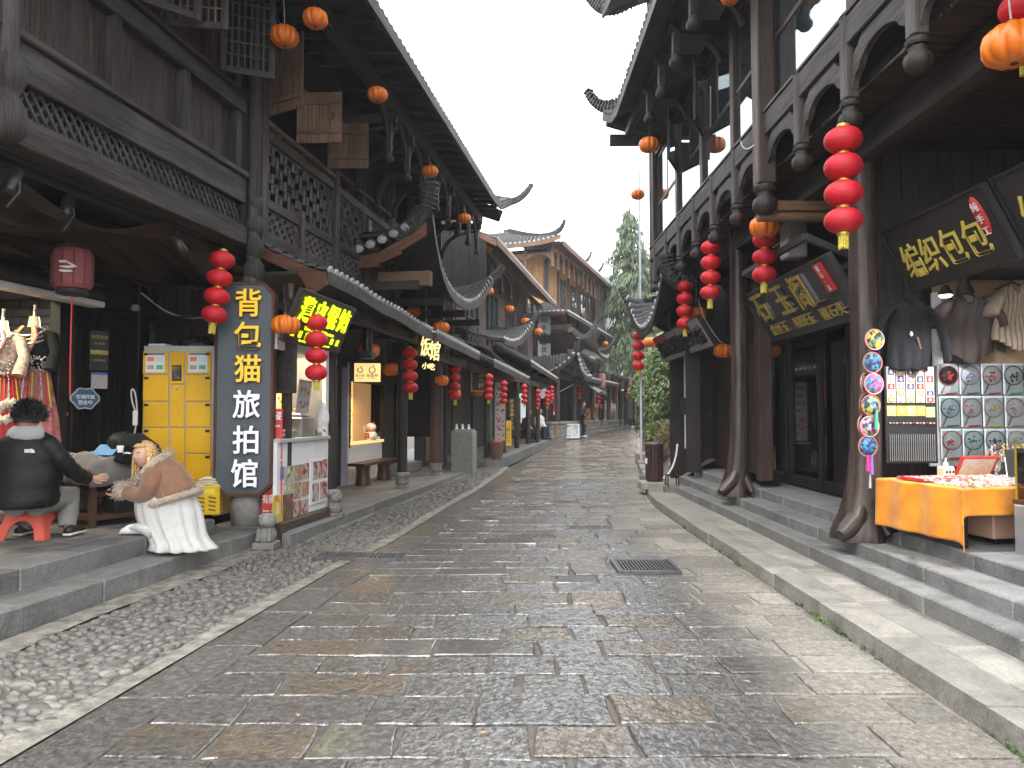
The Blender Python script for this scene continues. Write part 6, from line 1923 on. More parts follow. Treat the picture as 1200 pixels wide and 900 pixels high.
def wire(label,pts,m='wire_dark',r=.007):
 mb=MB(); mb.tube(pts,r,5); return tag(mb.build('cable',M[m]),label,'cable')
wire('white cable looping from the carved buds down to the first pumpkin lanterns',bez([at(322,0,9.4),at(318,30,9.3),at(330,34,9.2)],8) ,'wire_white',.010)
wire('thin lighting cable slung along under the long left eave',bez([at(420,90,12.8),at(445,190,14),at(505,190,16),at(545,250,19.5)],14))
wire('cable bundle sagging across the dark wall above the lockers',bez([at(108,318,9.7),at(150,330,9.8),at(172,334,9.9),at(180,380,9.9),at(240,372,9.9)],16),'wire_white',.012)
wire('second cable drooping from the corner post lamp to the locker wall',bez([at(172,336,9.85),at(182,352,9.9),at(180,382,9.9),at(250,368,9.85)],14),'wire_dark',.012)
wire('white wire stuck to the big post of the right house',bez([at(868,165,8.3),at(872,190,8.3),at(893,158,8.15),at(900,156,8.1)],10),'wire_white')
wire('white cable dangling behind the pale grey sign',bez([at(818,350,13.2),at(822,372,13.1),at(838,395,13.0),at(846,402,13.0)],10),'wire_white')
wire('white cable looping beside the duct of the jade shop',bez([at(942,262,9.3),at(925,270,9.25),at(917,285,9.2),at(905,290,9.2)],10),'wire_white',.012)
wire('string of drying gear slung before the red brown doors',bez([at(648,462,33),at(660,458,34),at(672,450,35)],8),'wire_white',.02)
# ---- people
def loft(mb,rings,n=20,wave=0,amp=0.0,seed=0,smooth=True,closed=True):
 r=random.Random(seed); ph=r.uniform(0,6)
 V=[]
 for k,R in enumerate(rings):
  c,a,b=Vector(R[0]),Vector(R[1]),Vector(R[2]); f=R[3] if len(R) > 3 else 1
  for i in range(n):
   t=2*math.pi*i/n
   w=1+amp*f*(math.sin(wave*t+ph+k*.12)+.5*math.sin(wave*1.7*t+2*ph-k*.2)) if amp else 1
   V.append(c+(a*math.cos(t)+b*math.sin(t))*w)
 F_=[(k*n+i,k*n+(i+1) % n,(k+1)*n+(i+1) % n,(k+1)*n+i) for k in range(len(rings)-1) for i in range(n)]
 U=[[(i/n,k*.1),((i+1)/n,k*.1),((i+1)/n,k*.1+.1),(i/n,k*.1+.1)] for k in range(len(rings)-1) for i in range(n)]
 if closed:
  F_ += [tuple(reversed(range(n))),tuple(range((len(rings)-1)*n,len(rings)*n))]
  U += [[(0,0)]*n,[(0,0)]*n]
 mb.add(V,F_,U,smooth)
 return mb
def skinned(name,parent,m,nodes,edges,sub=2):
 ks=list(nodes); idx={k: i for i,k in enumerate(ks)}
 me=bpy.data.meshes.new(name)
 me.from_pydata([Vector(nodes[k][0]) for k in ks],[(idx[a],idx[b]) for a,b in edges],[])
 me.materials.append(M[m])
 o=bpy.data.objects.new(name,me); COL.objects.link(o)
 o.parent=parent; BASE[o.name]=(0,0,0)
 sm=o.modifiers.new('skin','SKIN'); sm.use_smooth_shade=True
 for i,k in enumerate(ks):
  r=nodes[k][1]; r=r if isinstance(r,tuple) else (r,r)
  me.skin_vertices[0].data[i].radius=r
  me.skin_vertices[0].data[i].use_root=(i == 0)
 s=o.modifiers.new('subdivide','SUBSURF'); s.levels=sub; s.render_levels=sub
 return o
def head_mesh(mb,c,h,face,upv=(0,0,1)):
 f=Vector(face).normalized(); u=Vector(upv); s=u.cross(f).normalized(); u=f.cross(s)
 c=Vector(c)
 def P(a,b):
  th=(a-.5)*2*math.pi; ph=(b-.5)*math.pi
  x=math.sin(th)*math.cos(ph); y=math.cos(th)*math.cos(ph); z=math.sin(ph)
  k=1.0
  rx,ry,rz=.36,.43,.5
  if z < 0: rx *= 1-.30*z*z; ry *= 1-.10*z*z
  fr=max(0,y) ** 2
  d=0
  d += .075*math.exp(-((th)/.16) ** 2-((z+.16)/.13) ** 2)
  d += .035*math.exp(-((th)/.12) ** 2-((z-.02)/.12) ** 2)
  d -= .045*math.exp(-((abs(th)-.42)/.2) ** 2-((z-.02)/.1) ** 2)
  d += .02*math.exp(-((th)/.5) ** 2-((z-.2)/.1) ** 2)
  d += .02*math.exp(-((th)/.25) ** 2-((z+.5)/.06) ** 2)
  d += .035*math.exp(-((th)/.3) ** 2-((z+.82)/.14) ** 2)
  d += .02*math.exp(-((abs(th)-.7)/.25) ** 2-((z+.2)/.2) ** 2)
  return c+h*(s*x*(rx+d*.3)+f*(y*ry+d*(1 if y > 0 else 0))+u*z*rz)
 mb.grid(P,40,28)
 for sg in (-1,1):
  e=c+s*sg*.36*h-f*.02*h-u*.05*h
  mb.lathe([(0,0),(.05*h,.01*h),(.085*h,.03*h),(.06*h,.05*h),(0,.03*h)],10,basis(e,f,u)@RY(rad(90*sg))@SCL(1,1.4,1))
 return f,s,u
def face_features(root,c,h,f,s,u):
 for sg in (-1,1):
  e=Vector(c)+s*sg*.155*h+f*.372*h+u*.012*h
  mb=MB(); mb.lathe([(0,-.02*h),(.03*h,-.01*h),(.03*h,.01*h),(0,.02*h)],10,basis(e,s,u)@SCL(1.7,.8,1)); mb.build('eye',M['white_print'],root)
  mb=MB(); mb.lathe([(0,-.012*h),(.022*h,0),(0,.014*h)],10,basis(e+f*.014*h,s,u)); mb.build('iris',M['hair_black'],root)
  b=[e+u*.085*h-s*sg*.07*h+f*.02*h,e+u*.10*h+f*.02*h,e+u*.075*h+s*sg*.09*h-f*.02*h]
  mb=MB(); mb.tube(b,[.012*h,.016*h,.008*h],6); mb.build('eyebrow',M['hair_brow'],root)
 m_=Vector(c)+f*.425*h-u*.262*h
 mb=MB(); mb.tube([m_-s*.085*h-f*.035*h,m_+u*.01*h,m_+s*.085*h-f*.035*h],[.008*h,.024*h,.008*h],8); mb.build('lips',M['lips'],root)
def hand(root_nodes,edges,wrist,fdir,side,nrm,L=.17,curl=.6,pre='h',r=.010):
 fdir=Vector(fdir).normalized(); side=Vector(side).normalized(); nrm=Vector(nrm).normalized()
 w=Vector(wrist)
 palm=w+fdir*L*.25
 root_nodes[pre+'p']=(palm,(.026,.016)); edges.append((pre+'w',pre+'p'))
 for k,(off,ln) in enumerate(((-.033,.82),(-.011,.95),(.011,.90),(.031,.72))):
  k0=palm+side*off+fdir*L*.20
  a=curl*(1+.15*k)
  d1=(fdir*math.cos(a*.5)-nrm*math.sin(a*.5)); d2=(fdir*math.cos(a)-nrm*math.sin(a))
  k1=k0+d1*L*.24*ln; k2=k1+d2*L*.24*ln
  for nme,p,rr in (('a',k0,r*1.05),('b',k1,r*.92),('c',k2,r*.75)): root_nodes[pre+nme+str(k)]=(p,rr)
  edges += [(pre+'p',pre+'a'+str(k)),(pre+'a'+str(k),pre+'b'+str(k)),(pre+'b'+str(k),pre+'c'+str(k))]
 t0=palm-side*.035-fdir*.01; t1=t0-side*.018+fdir*.032-nrm*.01; t2=t1+fdir*.028-nrm*.012
 for nme,p,rr in (('ta',t0,r*1.1),('tb',t1,r),('tc',t2,r*.8)): root_nodes[pre+nme]=(p,rr)
 edges += [(pre+'p',pre+'ta'),(pre+'ta',pre+'tb'),(pre+'tb',pre+'tc')]
def tufts(name,root,m,pts,ln,wd,per,spread,seed): return foliage(name,root,m,pts,ln,wd,per,spread,seed,.15,.0)
M['hair_brow']=plain('brown_brow',(.06,.03,.015),.6,.1,30)
M['lips']=plain('lips',(.42,.10,.09),.45,.08,30)
wY=7.62
def wp(px,py,dy=0):
 p=at(px,py,wY); return Vector((p.x,wY+dy,p.z))
wo=thing('person','blond woman in a brown fleece trimmed jacket and white skirt squatting on the step','person',ID,wp(195,640))
WB=BASE[wo.name]
def wadd(mb,name,m): return mb.build(name,M[m],wo)
hc=wp(171.5,532.5,-.03); hh=.262
fdir=Vector((-.50,-.86,-.04)).normalized()
nodes,ed={},[]
L_=lambda v: Vector(v)-WB
nodes['hip']=(L_(wp(214,590,.02)),.12)
nodes['spine']=(L_(wp(202,566)),.13); nodes['chest']=(L_(wp(190,550)),.12); nodes['neck']=(L_(wp(180,544,-.01)),.06); nodes['skull']=(L_(hc+Vector((.02,.02,0))),.075)
ed += [('hip','spine'),('spine','chest'),('chest','neck'),('neck','skull')]
for sg,nm,dy in ((-1,'n',-.14),(1,'f',.16)):
 nodes['sh'+nm]=(L_(wp(189,551,dy)),.06); nodes['el'+nm]=(L_(wp(185 if sg < 0 else 180,582,dy*.8)),.048); nodes[('N' if sg < 0 else 'F')+'w']=(L_(wp(145 if sg < 0 else 148,575 if sg < 0 else 581,dy*.55)),.026)
 ed += [('chest','sh'+nm),('sh'+nm,'el'+nm),('el'+nm,('N' if sg < 0 else 'F')+'w')]
 nodes['kn'+nm]=(L_(wp(170,592,dy*.8)),.075); nodes['an'+nm]=(L_(wp(172 if sg < 0 else 178,614,dy*.7)),.042); nodes['to'+nm]=(L_(wp(157 if sg < 0 else 163,619,dy*.75)),.032)
 ed += [('hip','kn'+nm),('kn'+nm,'an'+nm),('an'+nm,'to'+nm)]
hand(nodes,ed,nodes['Nw'][0],(-.85,-.1,-.45),(0,-1,.1),(.4,0,-.9),.165,.75,'N')
hand(nodes,ed,nodes['Fw'][0],(-.8,.1,-.5),(0,1,.1),(.4,0,-.9),.165,.8,'F')
skinned('body',wo,'skin',nodes,ed,2)
hm=MB(); f_,s_,u_=head_mesh(hm,hc,hh,fdir,(-.12,-.05,1)); head=wadd(hm,'head','skin_pale')
face_features(head,hc,hh,f_,s_,u_)
hr_=MB()
def hairP(a,b):
 th=1.12+a*(6.283-2.24); ph=-.55+b*(math.pi/2+.55)
 d=s_*math.sin(th)*math.cos(ph)*.44+f_*math.cos(th)*math.cos(ph)*.48+u_*math.sin(ph)*.56
 return hc+d*hh*(1+.03*math.sin(th*23))
def fringeP(a,b):
 th=-1.15+a*2.3; ph=.62+b*(math.pi/2-.62)
 d=s_*math.sin(th)*math.cos(ph)*.45+f_*math.cos(th)*math.cos(ph)*.50+u_*math.sin(ph)*.56
 return hc+d*hh*(1+.02*math.sin(th*31))
hr_.grid(fringeP,20,8)
hr_.grid(hairP,46,12)
for k in range(34):
 an=RND.uniform(1.15,5.13)
 st=hc+(s_*math.sin(an)*.41+f_*math.cos(an)*.40+u_*RND.uniform(-.1,.3))*hh
 ln=RND.uniform(.12,.26) if math.cos(an) < .3 else RND.uniform(.20,.31)
 dr_=Vector((-.05,-.03,-1))*ln
 hr_.tube(bez([st,st+dr_*.4+(s_*math.sin(an))*.025,st+dr_*.8,st+dr_+Vector((RND.uniform(-.02,.02),RND.uniform(-.02,.02),0))],6),[.016,.018,.017,.015,.012,.009,.004],6)
hair=wadd(hr_,'hair','hair_blond')
rt=MB()
rt.grid(lambda a,b: hc+hh*((s_*(a-.5)*.34+f_*(.30-.62*b))+u_*(.555-.30*(a-.5) ** 2-.45*(.22-.62*b) ** 2+.012*math.sin(a*40))),16,10); rt.build('dark_root',M['hair_black'],hair)
jk=MB()
ax=lambda px0,py0,px1,py1: (wp(px1,py1)-wp(px0,py0))
def ring(px,py,hw,ang,dep,dy=0,f=1):
 a=Vector((math.cos(ang),0,math.sin(ang)))*hw/110; return (wp(px,py,dy),a,Vector((0,dep,0)),f)
loft(jk,[ring(203,583,26.5,rad(18),.23),ring(202,576,26.5,rad(20),.23),ring(199,566,23.5,rad(28),.225),ring(194.5,556,19.5,rad(36),.21),ring(190,547,15.5,rad(42),.19),ring(186,541,10,rad(45),.12)],28,5,.022,3)
jacket=wadd(jk,'jacket','suede')
for dy,nm,sd in ((-.21,'near',1),(.19,'far',2)):
 sl_=MB()
 path=[wp(191,549,dy*.8),wp(190,562,dy*1.1),wp(188,575,dy*1.05),wp(181,582,dy*.95),wp(168,579,dy*.75),wp(153,574,dy*.6)]
 sl_.tube(bez(path,16),[.085,.095,.10,.10,.10,.10,.098,.096,.093,.090,.086,.082,.078,.075,.072,.070,.068],14)
 sl_=sl_.build('sleeve',M['suede'],jacket)
 cuff=wp(149,573,dy*.58)
 cf=MB(); cf.tube([wp(156,575.5,dy*.62),wp(150,573.5,dy*.58),wp(144,572,dy*.54)],[.07,.088,.07],12); cf.build('cuff',M['fur'],jacket)
 pts=[(cuff+Vector((RND.uniform(-.05,.05),0,0))+Vector((0,math.cos(a),math.sin(a)))*.075,Vector((-.3,math.cos(a),math.sin(a)))) for a in [k*.37 for k in range(60)]]
 tufts('cuff_fleece',jacket,'fur',pts,.032,.006,8,.012,5+sd)
hem,col_=[],[]
for k in range(90):
 t=k/90*6.283
 c_,a_,b_,_f=ring(204,584,29,rad(18),.26)
 hem.append((c_+a_*math.cos(t)+b_*math.sin(t)+Vector((0,0,RND.uniform(-.035,.03))),a_.normalized()*math.cos(t)+b_.normalized()*math.sin(t)))
hb_=MB(); c_,a_,b_,_f=ring(204,584,28.5,rad(18),.255)
hb_.tube([c_+a_*math.cos(k/24*6.283)+b_*math.sin(k/24*6.283) for k in range(25)],.036,8,False); hb_.build('hem',M['fur'],jacket)
tufts('hem_fleece',jacket,'fur',hem,.032,.006,12,.016,11)
cpath=bez([wp(171,566,-.17),wp(173,556,-.16),wp(184,549,-.17),wp(195,537,-.12),wp(196,531,0),wp(193,535,.12)],14)
cb=MB(); cb.tube(cpath,[.035,.04,.045,.05,.055,.058,.06,.06,.06,.058,.055,.05,.045,.04,.035],10); cb.build('collar',M['fur'],jacket)
tufts('collar_fleece',jacket,'fur',[(p+Vector((RND.gauss(0,.03),RND.gauss(0,.03),RND.gauss(0,.03))),Vector((RND.uniform(-1,1),-.8,RND.uniform(-1,1)))) for p in cpath for _ in range(7)],.032,.006,10,.014,12)
sk_=MB()
def sring(xl,xr,py,dep,f,dy=0):
 c_=wp((xl+xr)/2,py,dy); return (c_,Vector(((xr-xl)/220,0,0)),Vector((0,dep,0)),f)
loft(sk_,[sring(172,226,576,.2,.2),sring(161,230,587,.24,.8),sring(162,233,597,.25,1.5),sring(164,235,606,.25,2.0),sring(170,237,616,.25,2.4,-.01),sring(178,240,626,.25,2.8,-.03),sring(183,245,633,.25,3.2,-.05),sring(184,252,639.5,.28,4.6,-.08),sring(187,255,641.5,.26,4.6,-.07)],90,13,.02,8)
skirt=wadd(sk_,'skirt','skirt')
fl=MB(); loft(fl,[(wp(161,616,-.13),Vector((.01,0,.02)),Vector((0,.05,0))),(wp(168,615.5,-.13),Vector((.0,0,.04)),Vector((0,.08,0))),(wp(178,616,-.13),Vector((.0,0,.06)),Vector((0,.12,0))),(wp(190,620,-.12),Vector((.02,0,.10)),Vector((0,.14,0)))],16,4,.05,2); fl.build('skirt_fold',M['skirt'],skirt)
for (p0,sg) in ((wp(156,619,-.14),'near'),(wp(164,616,.1),'far')):
 sh=MB(); loft(sh,[(p0+Vector((-.06,0,-.03)),Vector((.01,0,0)),Vector((0,.025,0))),(p0+Vector((-.04,0,-.01)),Vector((0,0,.03)),Vector((0,.04,0))),(p0+Vector((.03,0,.01)),Vector((0,0,.05)),Vector((0,.042,0))),(p0+Vector((.12,0,.02)),Vector((0,0,.055)),Vector((0,.04,0))),(p0+Vector((.2,0,.01)),Vector((0,0,.05)),Vector((0,.035,0)))],14)
 sh.build('shoe',M['white'],wo)
mY=7.05
def mp_(px,py,dy=0):
 p=at(px,py,mY); return Vector((p.x,mY+dy,p.z))
ma=thing('person','man in black puffer jacket with grey hood seated on the coral plastic stool','person',ID,mp_(28,634))
MBs=BASE[ma.name]
N_,E_={},[]
lm=lambda v: Vector(v)-MBs
N_['hip']=(lm(mp_(26,588)),.14); N_['spine']=(lm(mp_(26,560)),.14); N_['chest']=(lm(mp_(27,530)),.14); N_['neck']=(lm(mp_(31,505,.02)),.062); N_['skull']=(lm(mp_(33,489,.03)),.08)
E_ += [('hip','spine'),('spine','chest'),('chest','neck'),('neck','skull')]
for sg,nm in ((-1,'l'),(1,'r')):
 N_['sh'+nm]=(lm(mp_(27+sg*27,524)),.07); N_['el'+nm]=(lm(mp_(27+sg*40,553,.12)),.055); N_[nm.upper()+'w']=(lm(mp_(82 if sg > 0 else -4,565,.36)),.03)
 E_ += [('chest','sh'+nm),('sh'+nm,'el'+nm),('el'+nm,nm.upper()+'w')]
 N_['kn'+nm]=(lm(mp_(27+sg*22,586,.42)),.085); N_['an'+nm]=(lm(mp_(27+sg*26,622,.34)),.045); N_['to'+nm]=(lm(mp_(27+sg*30,630,.50)),.04)
 E_ += [('hip','kn'+nm),('kn'+nm,'an'+nm),('an'+nm,'to'+nm)]
hand(N_,E_,N_['Rw'][0],(.8,.3,.1),(0,.2,.9),(0,-1,.2),.17,.35,'R')
hand(N_,E_,N_['Lw'][0],(.2,.9,.0),(.9,0,0),(0,0,1),.17,.5,'L')
skinned('body',ma,'skin',N_,E_,2)
hm=MB(); hc2=mp_(32,489,.02); f2,s2_,u2=head_mesh(hm,hc2,.25,(.25,.95,-.1),(0,.08,1)); hm.build('head',M['skin'],ma)
hh_=MB()
def hcap(a,b):
 th=a*2*math.pi; ph=-.42+b*(math.pi/2+.42)
 d=s2_*math.sin(th)*math.cos(ph)*.43+f2*math.cos(th)*math.cos(ph)*.5+u2*math.sin(ph)*.57
 if math.cos(th) > .3 and ph < .6: d *= .8
 return hc2+d*.25*(1.06+.05*noise.noise(Vector((th*3,ph*4,1))))
hh_.grid(hcap,40,14); hair2=hh_.build('hair',M['hair_black'],ma)
tufts('hair_tuft',hair2,'hair_black',[(hc2+(s2_*v.x*.42+f2*v.y*.46+u2*abs(v.z)*.56)*.25,v) for v in [Vector((RND.gauss(0,1),RND.gauss(0,1),RND.gauss(.3,1))).normalized() for _ in range(220)] if v.z > -.35],.065,.006,26,.014,31)
pj=MB()
def mr(px,py,hw,dep,dy=0,f=1): return (mp_(px,py,dy),Vector((hw/120,0,0)),Vector((0,dep,0)),f)
rings=[]
prof=[(594,33),(590,38),(582,40),(574,37.2),(570,39),(560,41.5),(550,40.5),(546,38.2),(541,40.5),(532,40.8),(525,37),(523,35.5),(518,32),(512,24),(507,13)]
prof=[(a,33+(b-33)*.86 if b > 33 else b) for a,b in prof]
for py,hw in prof: rings.append(mr(26+(594-py)*.03,py,hw,.17+hw/420,(594-py)*.0008))
loft(pj,rings,40,7,.008,5)
pjk=pj.build('puffer_jacket',M['puffer'],ma)
for sg in (-1,1):
 a_=MB()
 path=bez([mp_(27+sg*28,520,.0),mp_(27+sg*42,530,-.02),mp_(27+sg*48,556,.08),mp_(79 if sg > 0 else -6,564,.32)],20)
 a_.tube(path,[.088+.006*math.sin(k*1.9)-.0018*max(0,k-8) for k in range(21)],16); a_.build('sleeve',M['puffer'],pjk)
hd_=MB()
loft(hd_,[mr(33,517,16,.10,-.05),mr(33,511,20,.13,-.04),mr(33,504,19,.13,-.02),mr(33,499,15,.11,0)],26,4,.05,3)
hd_.build('hood',M['hood'],ma)
for sg in (-1,1):
 t_=MB(); t_.tube([mp_(27+sg*12,590,.02),mp_(27+sg*18,588,.25),mp_(27+sg*22,587,.43),mp_(27+sg*24,604,.39),mp_(27+sg*26,623,.34)],[.13,.125,.118,.10,.08],12); t_.build('trouser_leg',M['jeans_grey'],ma)
 s__=MB(); q=mp_(27+sg*30,633,.34)
 loft(s__,[(q+Vector((0,-.06,.04)),Vector((.035,0,0)),Vector((0,0,.035))),(q+Vector((0,.04,.05)),Vector((.045,0,0)),Vector((0,0,.05))),(q+Vector((.01,.14,.035)),Vector((.045,0,0)),Vector((0,0,.036))),(q+Vector((.015,.21,.025)),Vector((.03,0,0)),Vector((0,0,.02)))],12)
 s__.build('shoe',M['plastic_black'],ma)
 so=MB(); so.box(q+Vector((.006,.07,.006)),(.09,.28,.022),None,.008); so.build('sole',M['cloth_cream'],ma)
pm=mp_(55,529,-.245)
lg=MB()
K=basis(pm,(1,.28,-.02),(0,.1,1))@SCL(.85,.85,1)
for r0,r1 in ((.0,.016),(.020,.030),(.034,.044)):
 pl=[(r1*math.cos(a),r1*math.sin(a)) for a in [k/8*math.pi/2 for k in range(9)]]+[(r0*math.cos(a),r0*math.sin(a)) for a in [k/8*math.pi/2 for k in range(8,-1,-1)]]
 lg.prism(pl,.004,K)
for k in range(3): lg.box(K@Vector((-.03,.008+.013*k,.002)),(.05,.004,.008))
lg.build('jacket_mark',M['white_print'],ma)
tY=8.3
bo=thing('person','person in black bowed face down over the quilted table behind the blond woman','person',ID,at(170,600,tY))
def bp(px,py,dy=0):
 p=at(px,py,tY); return Vector((p.x,tY+dy,p.z))
bb_=MB(); loft(bb_,[(bp(172,575,.25),Vector((.13,0,.08)),Vector((0,.2,0))),(bp(170,549,.2),Vector((.14,0,.06)),Vector((0,.22,0))),(bp(166,530,.1),Vector((.11,0,.09)),Vector((0,.22,0))),(bp(159,521,.02),Vector((.05,0,.13)),Vector((0,.2,0))),(bp(148,522,-.02),Vector((.02,0,.12)),Vector((0,.14,0)))],24,5,.03,4)
bb_.build('jacket',M['knit_black'],bo)
bh=MB(); fb_,sb_,ub_=head_mesh(bh,bp(147,520,-.02),.24,(-.5,-.3,-.75),(-.75,0,.45)); bh.build('head',M['skin'],bo)
hh3=MB()
hh3.grid(lambda a,b: bp(143,518,0)+Vector((math.cos(a*6.283)*math.sin(b*3.1)*.15,math.sin(a*6.283)*math.sin(b*3.1)*.14,math.cos(b*3.1)*.115))*(1+.06*math.sin(a*50)),40,12); hh3.build('hair',M['hair_black'],bo)
ar=MB(); ar.tube([bp(172,530,-.18),bp(160,538,-.2),bp(148,535,-.22)],[.07,.06,.045],10); ar.build('sleeve',M['knit_black'],bo)
def figure(label,base,head_dir,pose,top,legs,hair='hair_black',sc=1.0,extra=None):
 f=Vector((head_dir[0],head_dir[1],0)).normalized(); s=Vector((f.y,-f.x,0)); u=Vector((0,0,1))
 t=thing('person',label,'person',ID,base)
 P=lambda a,b,c: (s*a+f*b+u*c)*sc
 n_,e_={},[]
 if pose == 'sit':
  hz0,ch,hd=.46,.88,1.18
  kn=lambda k: P(k*.11,.42,.47); an=lambda k: P(k*.12,.38,.08); to=lambda k: P(k*.13,.54,.04)
 else:
  hz0,ch,hd=.92,1.32,1.62
  sw=.26 if pose == 'walk' else .03
  kn=lambda k: P(k*.09,.06+k*sw*.6,.50); an=lambda k: P(k*.09,k*sw-(.06 if pose == 'walk' else 0),.08); to=lambda k: P(k*.10,k*sw+.14,.035)
 n_['hip']=(P(0,0,hz0),.11*sc); n_['waist']=(P(0,0,(hz0+ch)/2),.105*sc); n_['chest']=(P(0,.02,ch),.12*sc); n_['neck']=(P(0,.03,ch+.15),.05*sc); n_['skull']=(P(0,.04,hd),.085*sc)
 e_ += [('hip','waist'),('waist','chest'),('chest','neck'),('neck','skull')]
 arms={}
 for k,nm in ((-1,'l'),(1,'r')):
  aw=-k*.18 if pose == 'walk' else .16
  arms[nm]=(P(k*.19,0,ch+.06),P(k*.24,-.04+aw*.3,ch-.22),P(k*.20,.06+aw,ch-.42 if pose != 'stand' else ch-.2))
  for q,p in zip('seh',arms[nm]): n_[q+nm]=(p,{'s': .06,'e': .045,'h': .032}[q]*sc)
  n_['f'+nm]=(arms[nm][2]+P(0,.06,-.06),.028*sc)
  e_ += [('chest','s'+nm),('s'+nm,'e'+nm),('e'+nm,'h'+nm),('h'+nm,'f'+nm)]
  n_['k'+nm]=(kn(k),.065*sc); n_['a'+nm]=(an(k),.04*sc); n_['t'+nm]=(to(k),.035*sc)
  e_ += [('hip','k'+nm),('k'+nm,'a'+nm),('a'+nm,'t'+nm)]
 skinned('body',t,'skin',n_,e_,1)
 W_=lambda v: Vector(base)+v
 hm_=MB(); head_mesh(hm_,W_(P(0,.05,hd)),.235*sc,f); hm_.build('head',M['skin'],t)
 hh0=MB(); c0=W_(P(0,.03,hd+.02))
 hh0.grid(lambda a,b: c0+(s*math.sin(a*6.283)*.095+f*(math.cos(a*6.283)*.115-.02))*sc*math.cos(-.4+b*1.97)+u*sc*.125*math.sin(-.4+b*1.97),18,8); hh0.build('hair',M[hair],t)
 jk_=MB(); loft(jk_,[(W_(P(0,0,hz0-.04)),s*.19*sc,f*.14*sc),(W_(P(0,0,(hz0+ch)/2)),s*.19*sc,f*.14*sc),(W_(P(0,.01,ch)),s*.22*sc,f*.15*sc),(W_(P(0,.02,ch+.09)),s*.19*sc,f*.11*sc),(W_(P(0,.03,ch+.15)),s*.07*sc,f*.07*sc)],18,5,.03,6)
 jk_=jk_.build('jacket',M[top],t)
 for nm in 'lr':
  a_=MB(); a_.tube([W_(p) for p in arms[nm]],[.085*sc,.068*sc,.055*sc],10); a_.build('sleeve',M[top],jk_)
 for k in (-1,1):
  l_=MB(); l_.tube([W_(P(k*.08,0,hz0)),W_(kn(k)),W_(an(k))],[.11*sc,.085*sc,.065*sc],10); l_.build('trouser_leg',M[legs],t)
  d_=(to(k)-an(k)); q=W_(an(k)*.45+to(k)*.55); q.z=base[2]+.045
  sh=MB(); sh.box(q,(.09*sc,.26*sc,.075),RZ(math.atan2(-f.x,f.y)).to_3x3(),.02); sh.build('shoe',M['plastic_black' if extra != 'white_shoe' else 'white'],t)
 return t
gz=lambda x,y: elev(y)
p=at(683,512,36); figure('man in a black jacket standing by the stone plinth wall looking down',(p.x,36,elev(36)),(.8,-.5),'stand','puffer','knit_black',extra='white_shoe')
p=at(735,501,49); figure('man in a pale grey quilted jacket walking away past the raw timber stall',(p.x,49,elev(49)+.05),(.75,.6),'walk','hood','navy')
bgm=thing('carrier_bag','tan paper carrier bag held by the man in the pale grey jacket','bag',TR(p.x+.42,48.8,elev(49)+.45)@RY(rad(14)))
q_=MB(); q_.box((0,0,.2),(.34,.14,.40),None,.01,0,1.05); q_.build('paper',M['card'],bgm)
q_=MB(); q_.tube(bez([(-.08,0,.4),(-.06,0,.56),(.06,0,.56),(.08,0,.4)],6),.01,5); q_.build('handle',M['card'],bgm)
p=at(632,517,31); figure('seated person in a white hooded top with a black vest beside the arcade column',(p.x,31,elev(31)+.17),(.6,-.6),'sit','white','navy')
p=at(619,517,29); figure('seated person in dark clothes wearing a bright green cap under the arcade',(p.x,29,elev(29)+.17),(.5,-.8),'sit','knit_black','knit_black',hair='green_print')
p=at(705,500,40.5); figure('person in dark clothes with a red scarf in the doorway behind the columns',(p.x,40.5,1.25),(-.3,-.9),'stand','knit_black','knit_black')
p=at(717,500,44.5); figure('person in a white jacket standing between the far porch columns',(p.x,44.5,elev(44.5)+.3),(-.5,-.8),'stand','white','jeans_grey',sc=.9)
for (px,Y) in ((627,30.6),(620,28.7)):
 p=at(px+4,517,Y); cb_=thing('low_chair','low black chair under the seated person in %s' % ('the white top' if px == 627 else 'the green cap'),'chair',ID,(p.x,Y,elev(Y)+.17))
 B(cb_,'seat','black_wood',(p.x,Y,elev(Y)+.17+.36),(.4,.4,.05),None,.01)
 for a in (-.16,.16):
  for b in (-.16,.16): B(cb_,'leg','black_wood',(p.x+a,Y+b,elev(Y)+.17+.17),(.04,.04,.33),None,.004)
# ---- left platform props
q=gnd(29,632,.36); q.y += .16
so_=thing('plastic_stool','coral red plastic stool with arched cutaway sides under the seated man','stool',ID,(q.x,q.y,.36))
mb=MB(); mb.box((q.x,q.y,.36+.325),(.30,.30,.03),None,.012); mb.build('seat',M['stool'],so_)
def stool_side(F):
 pl=[(-.24,0),(-.15,0)]+[(-.15+.30*k/10*1.0,.02+.17*math.sin(math.pi*k/10) ** .5) for k in range(1,10)]+[(.15,0),(.24,0),(.155,.31),(-.155,.31)]
 m_=MB(); m_.prism(pl,.012,F); return m_
for k in range(4):
 F=TR(q.x,q.y,.36)@RZ(k*math.pi/2)@TR(0,-.235,0)@RX(rad(90-14))
 stool_side(F).build('side',M['stool'],so_)
B(so_,'sticker','paper',(q.x-.09,q.y-.172,.36+.25),(.035,.01,.035),RX(rad(-14)).to_3x3(),0)
tc=Vector((-4.74,8.48,.36)); ta=rad(-32)
FT=TR(*tc)@RZ(ta)
tb_=thing('low_table','low square wooden table with stretchers, mostly covered by a grey quilt','table',FT)
for a in (-.42,.42):
 for b in (-.36,.36): B(tb_,'leg','wood_table',(a,b,.30),(.07,.07,.60),None,.006)
for z in (.10,.36):
 for b in (-.36,.36): B(tb_,'rail','wood_table',(0,b,z),(.768,.035,.06),None,.004)
 for a in (-.42,.42): B(tb_,'rail','wood_table',(a,0,z+.002),(.035,.648,.058),None,.004)
B(tb_,'tabletop','wood_table',(0,0,.62),(1.0,.86,.04),None,.008)
ql=MB()
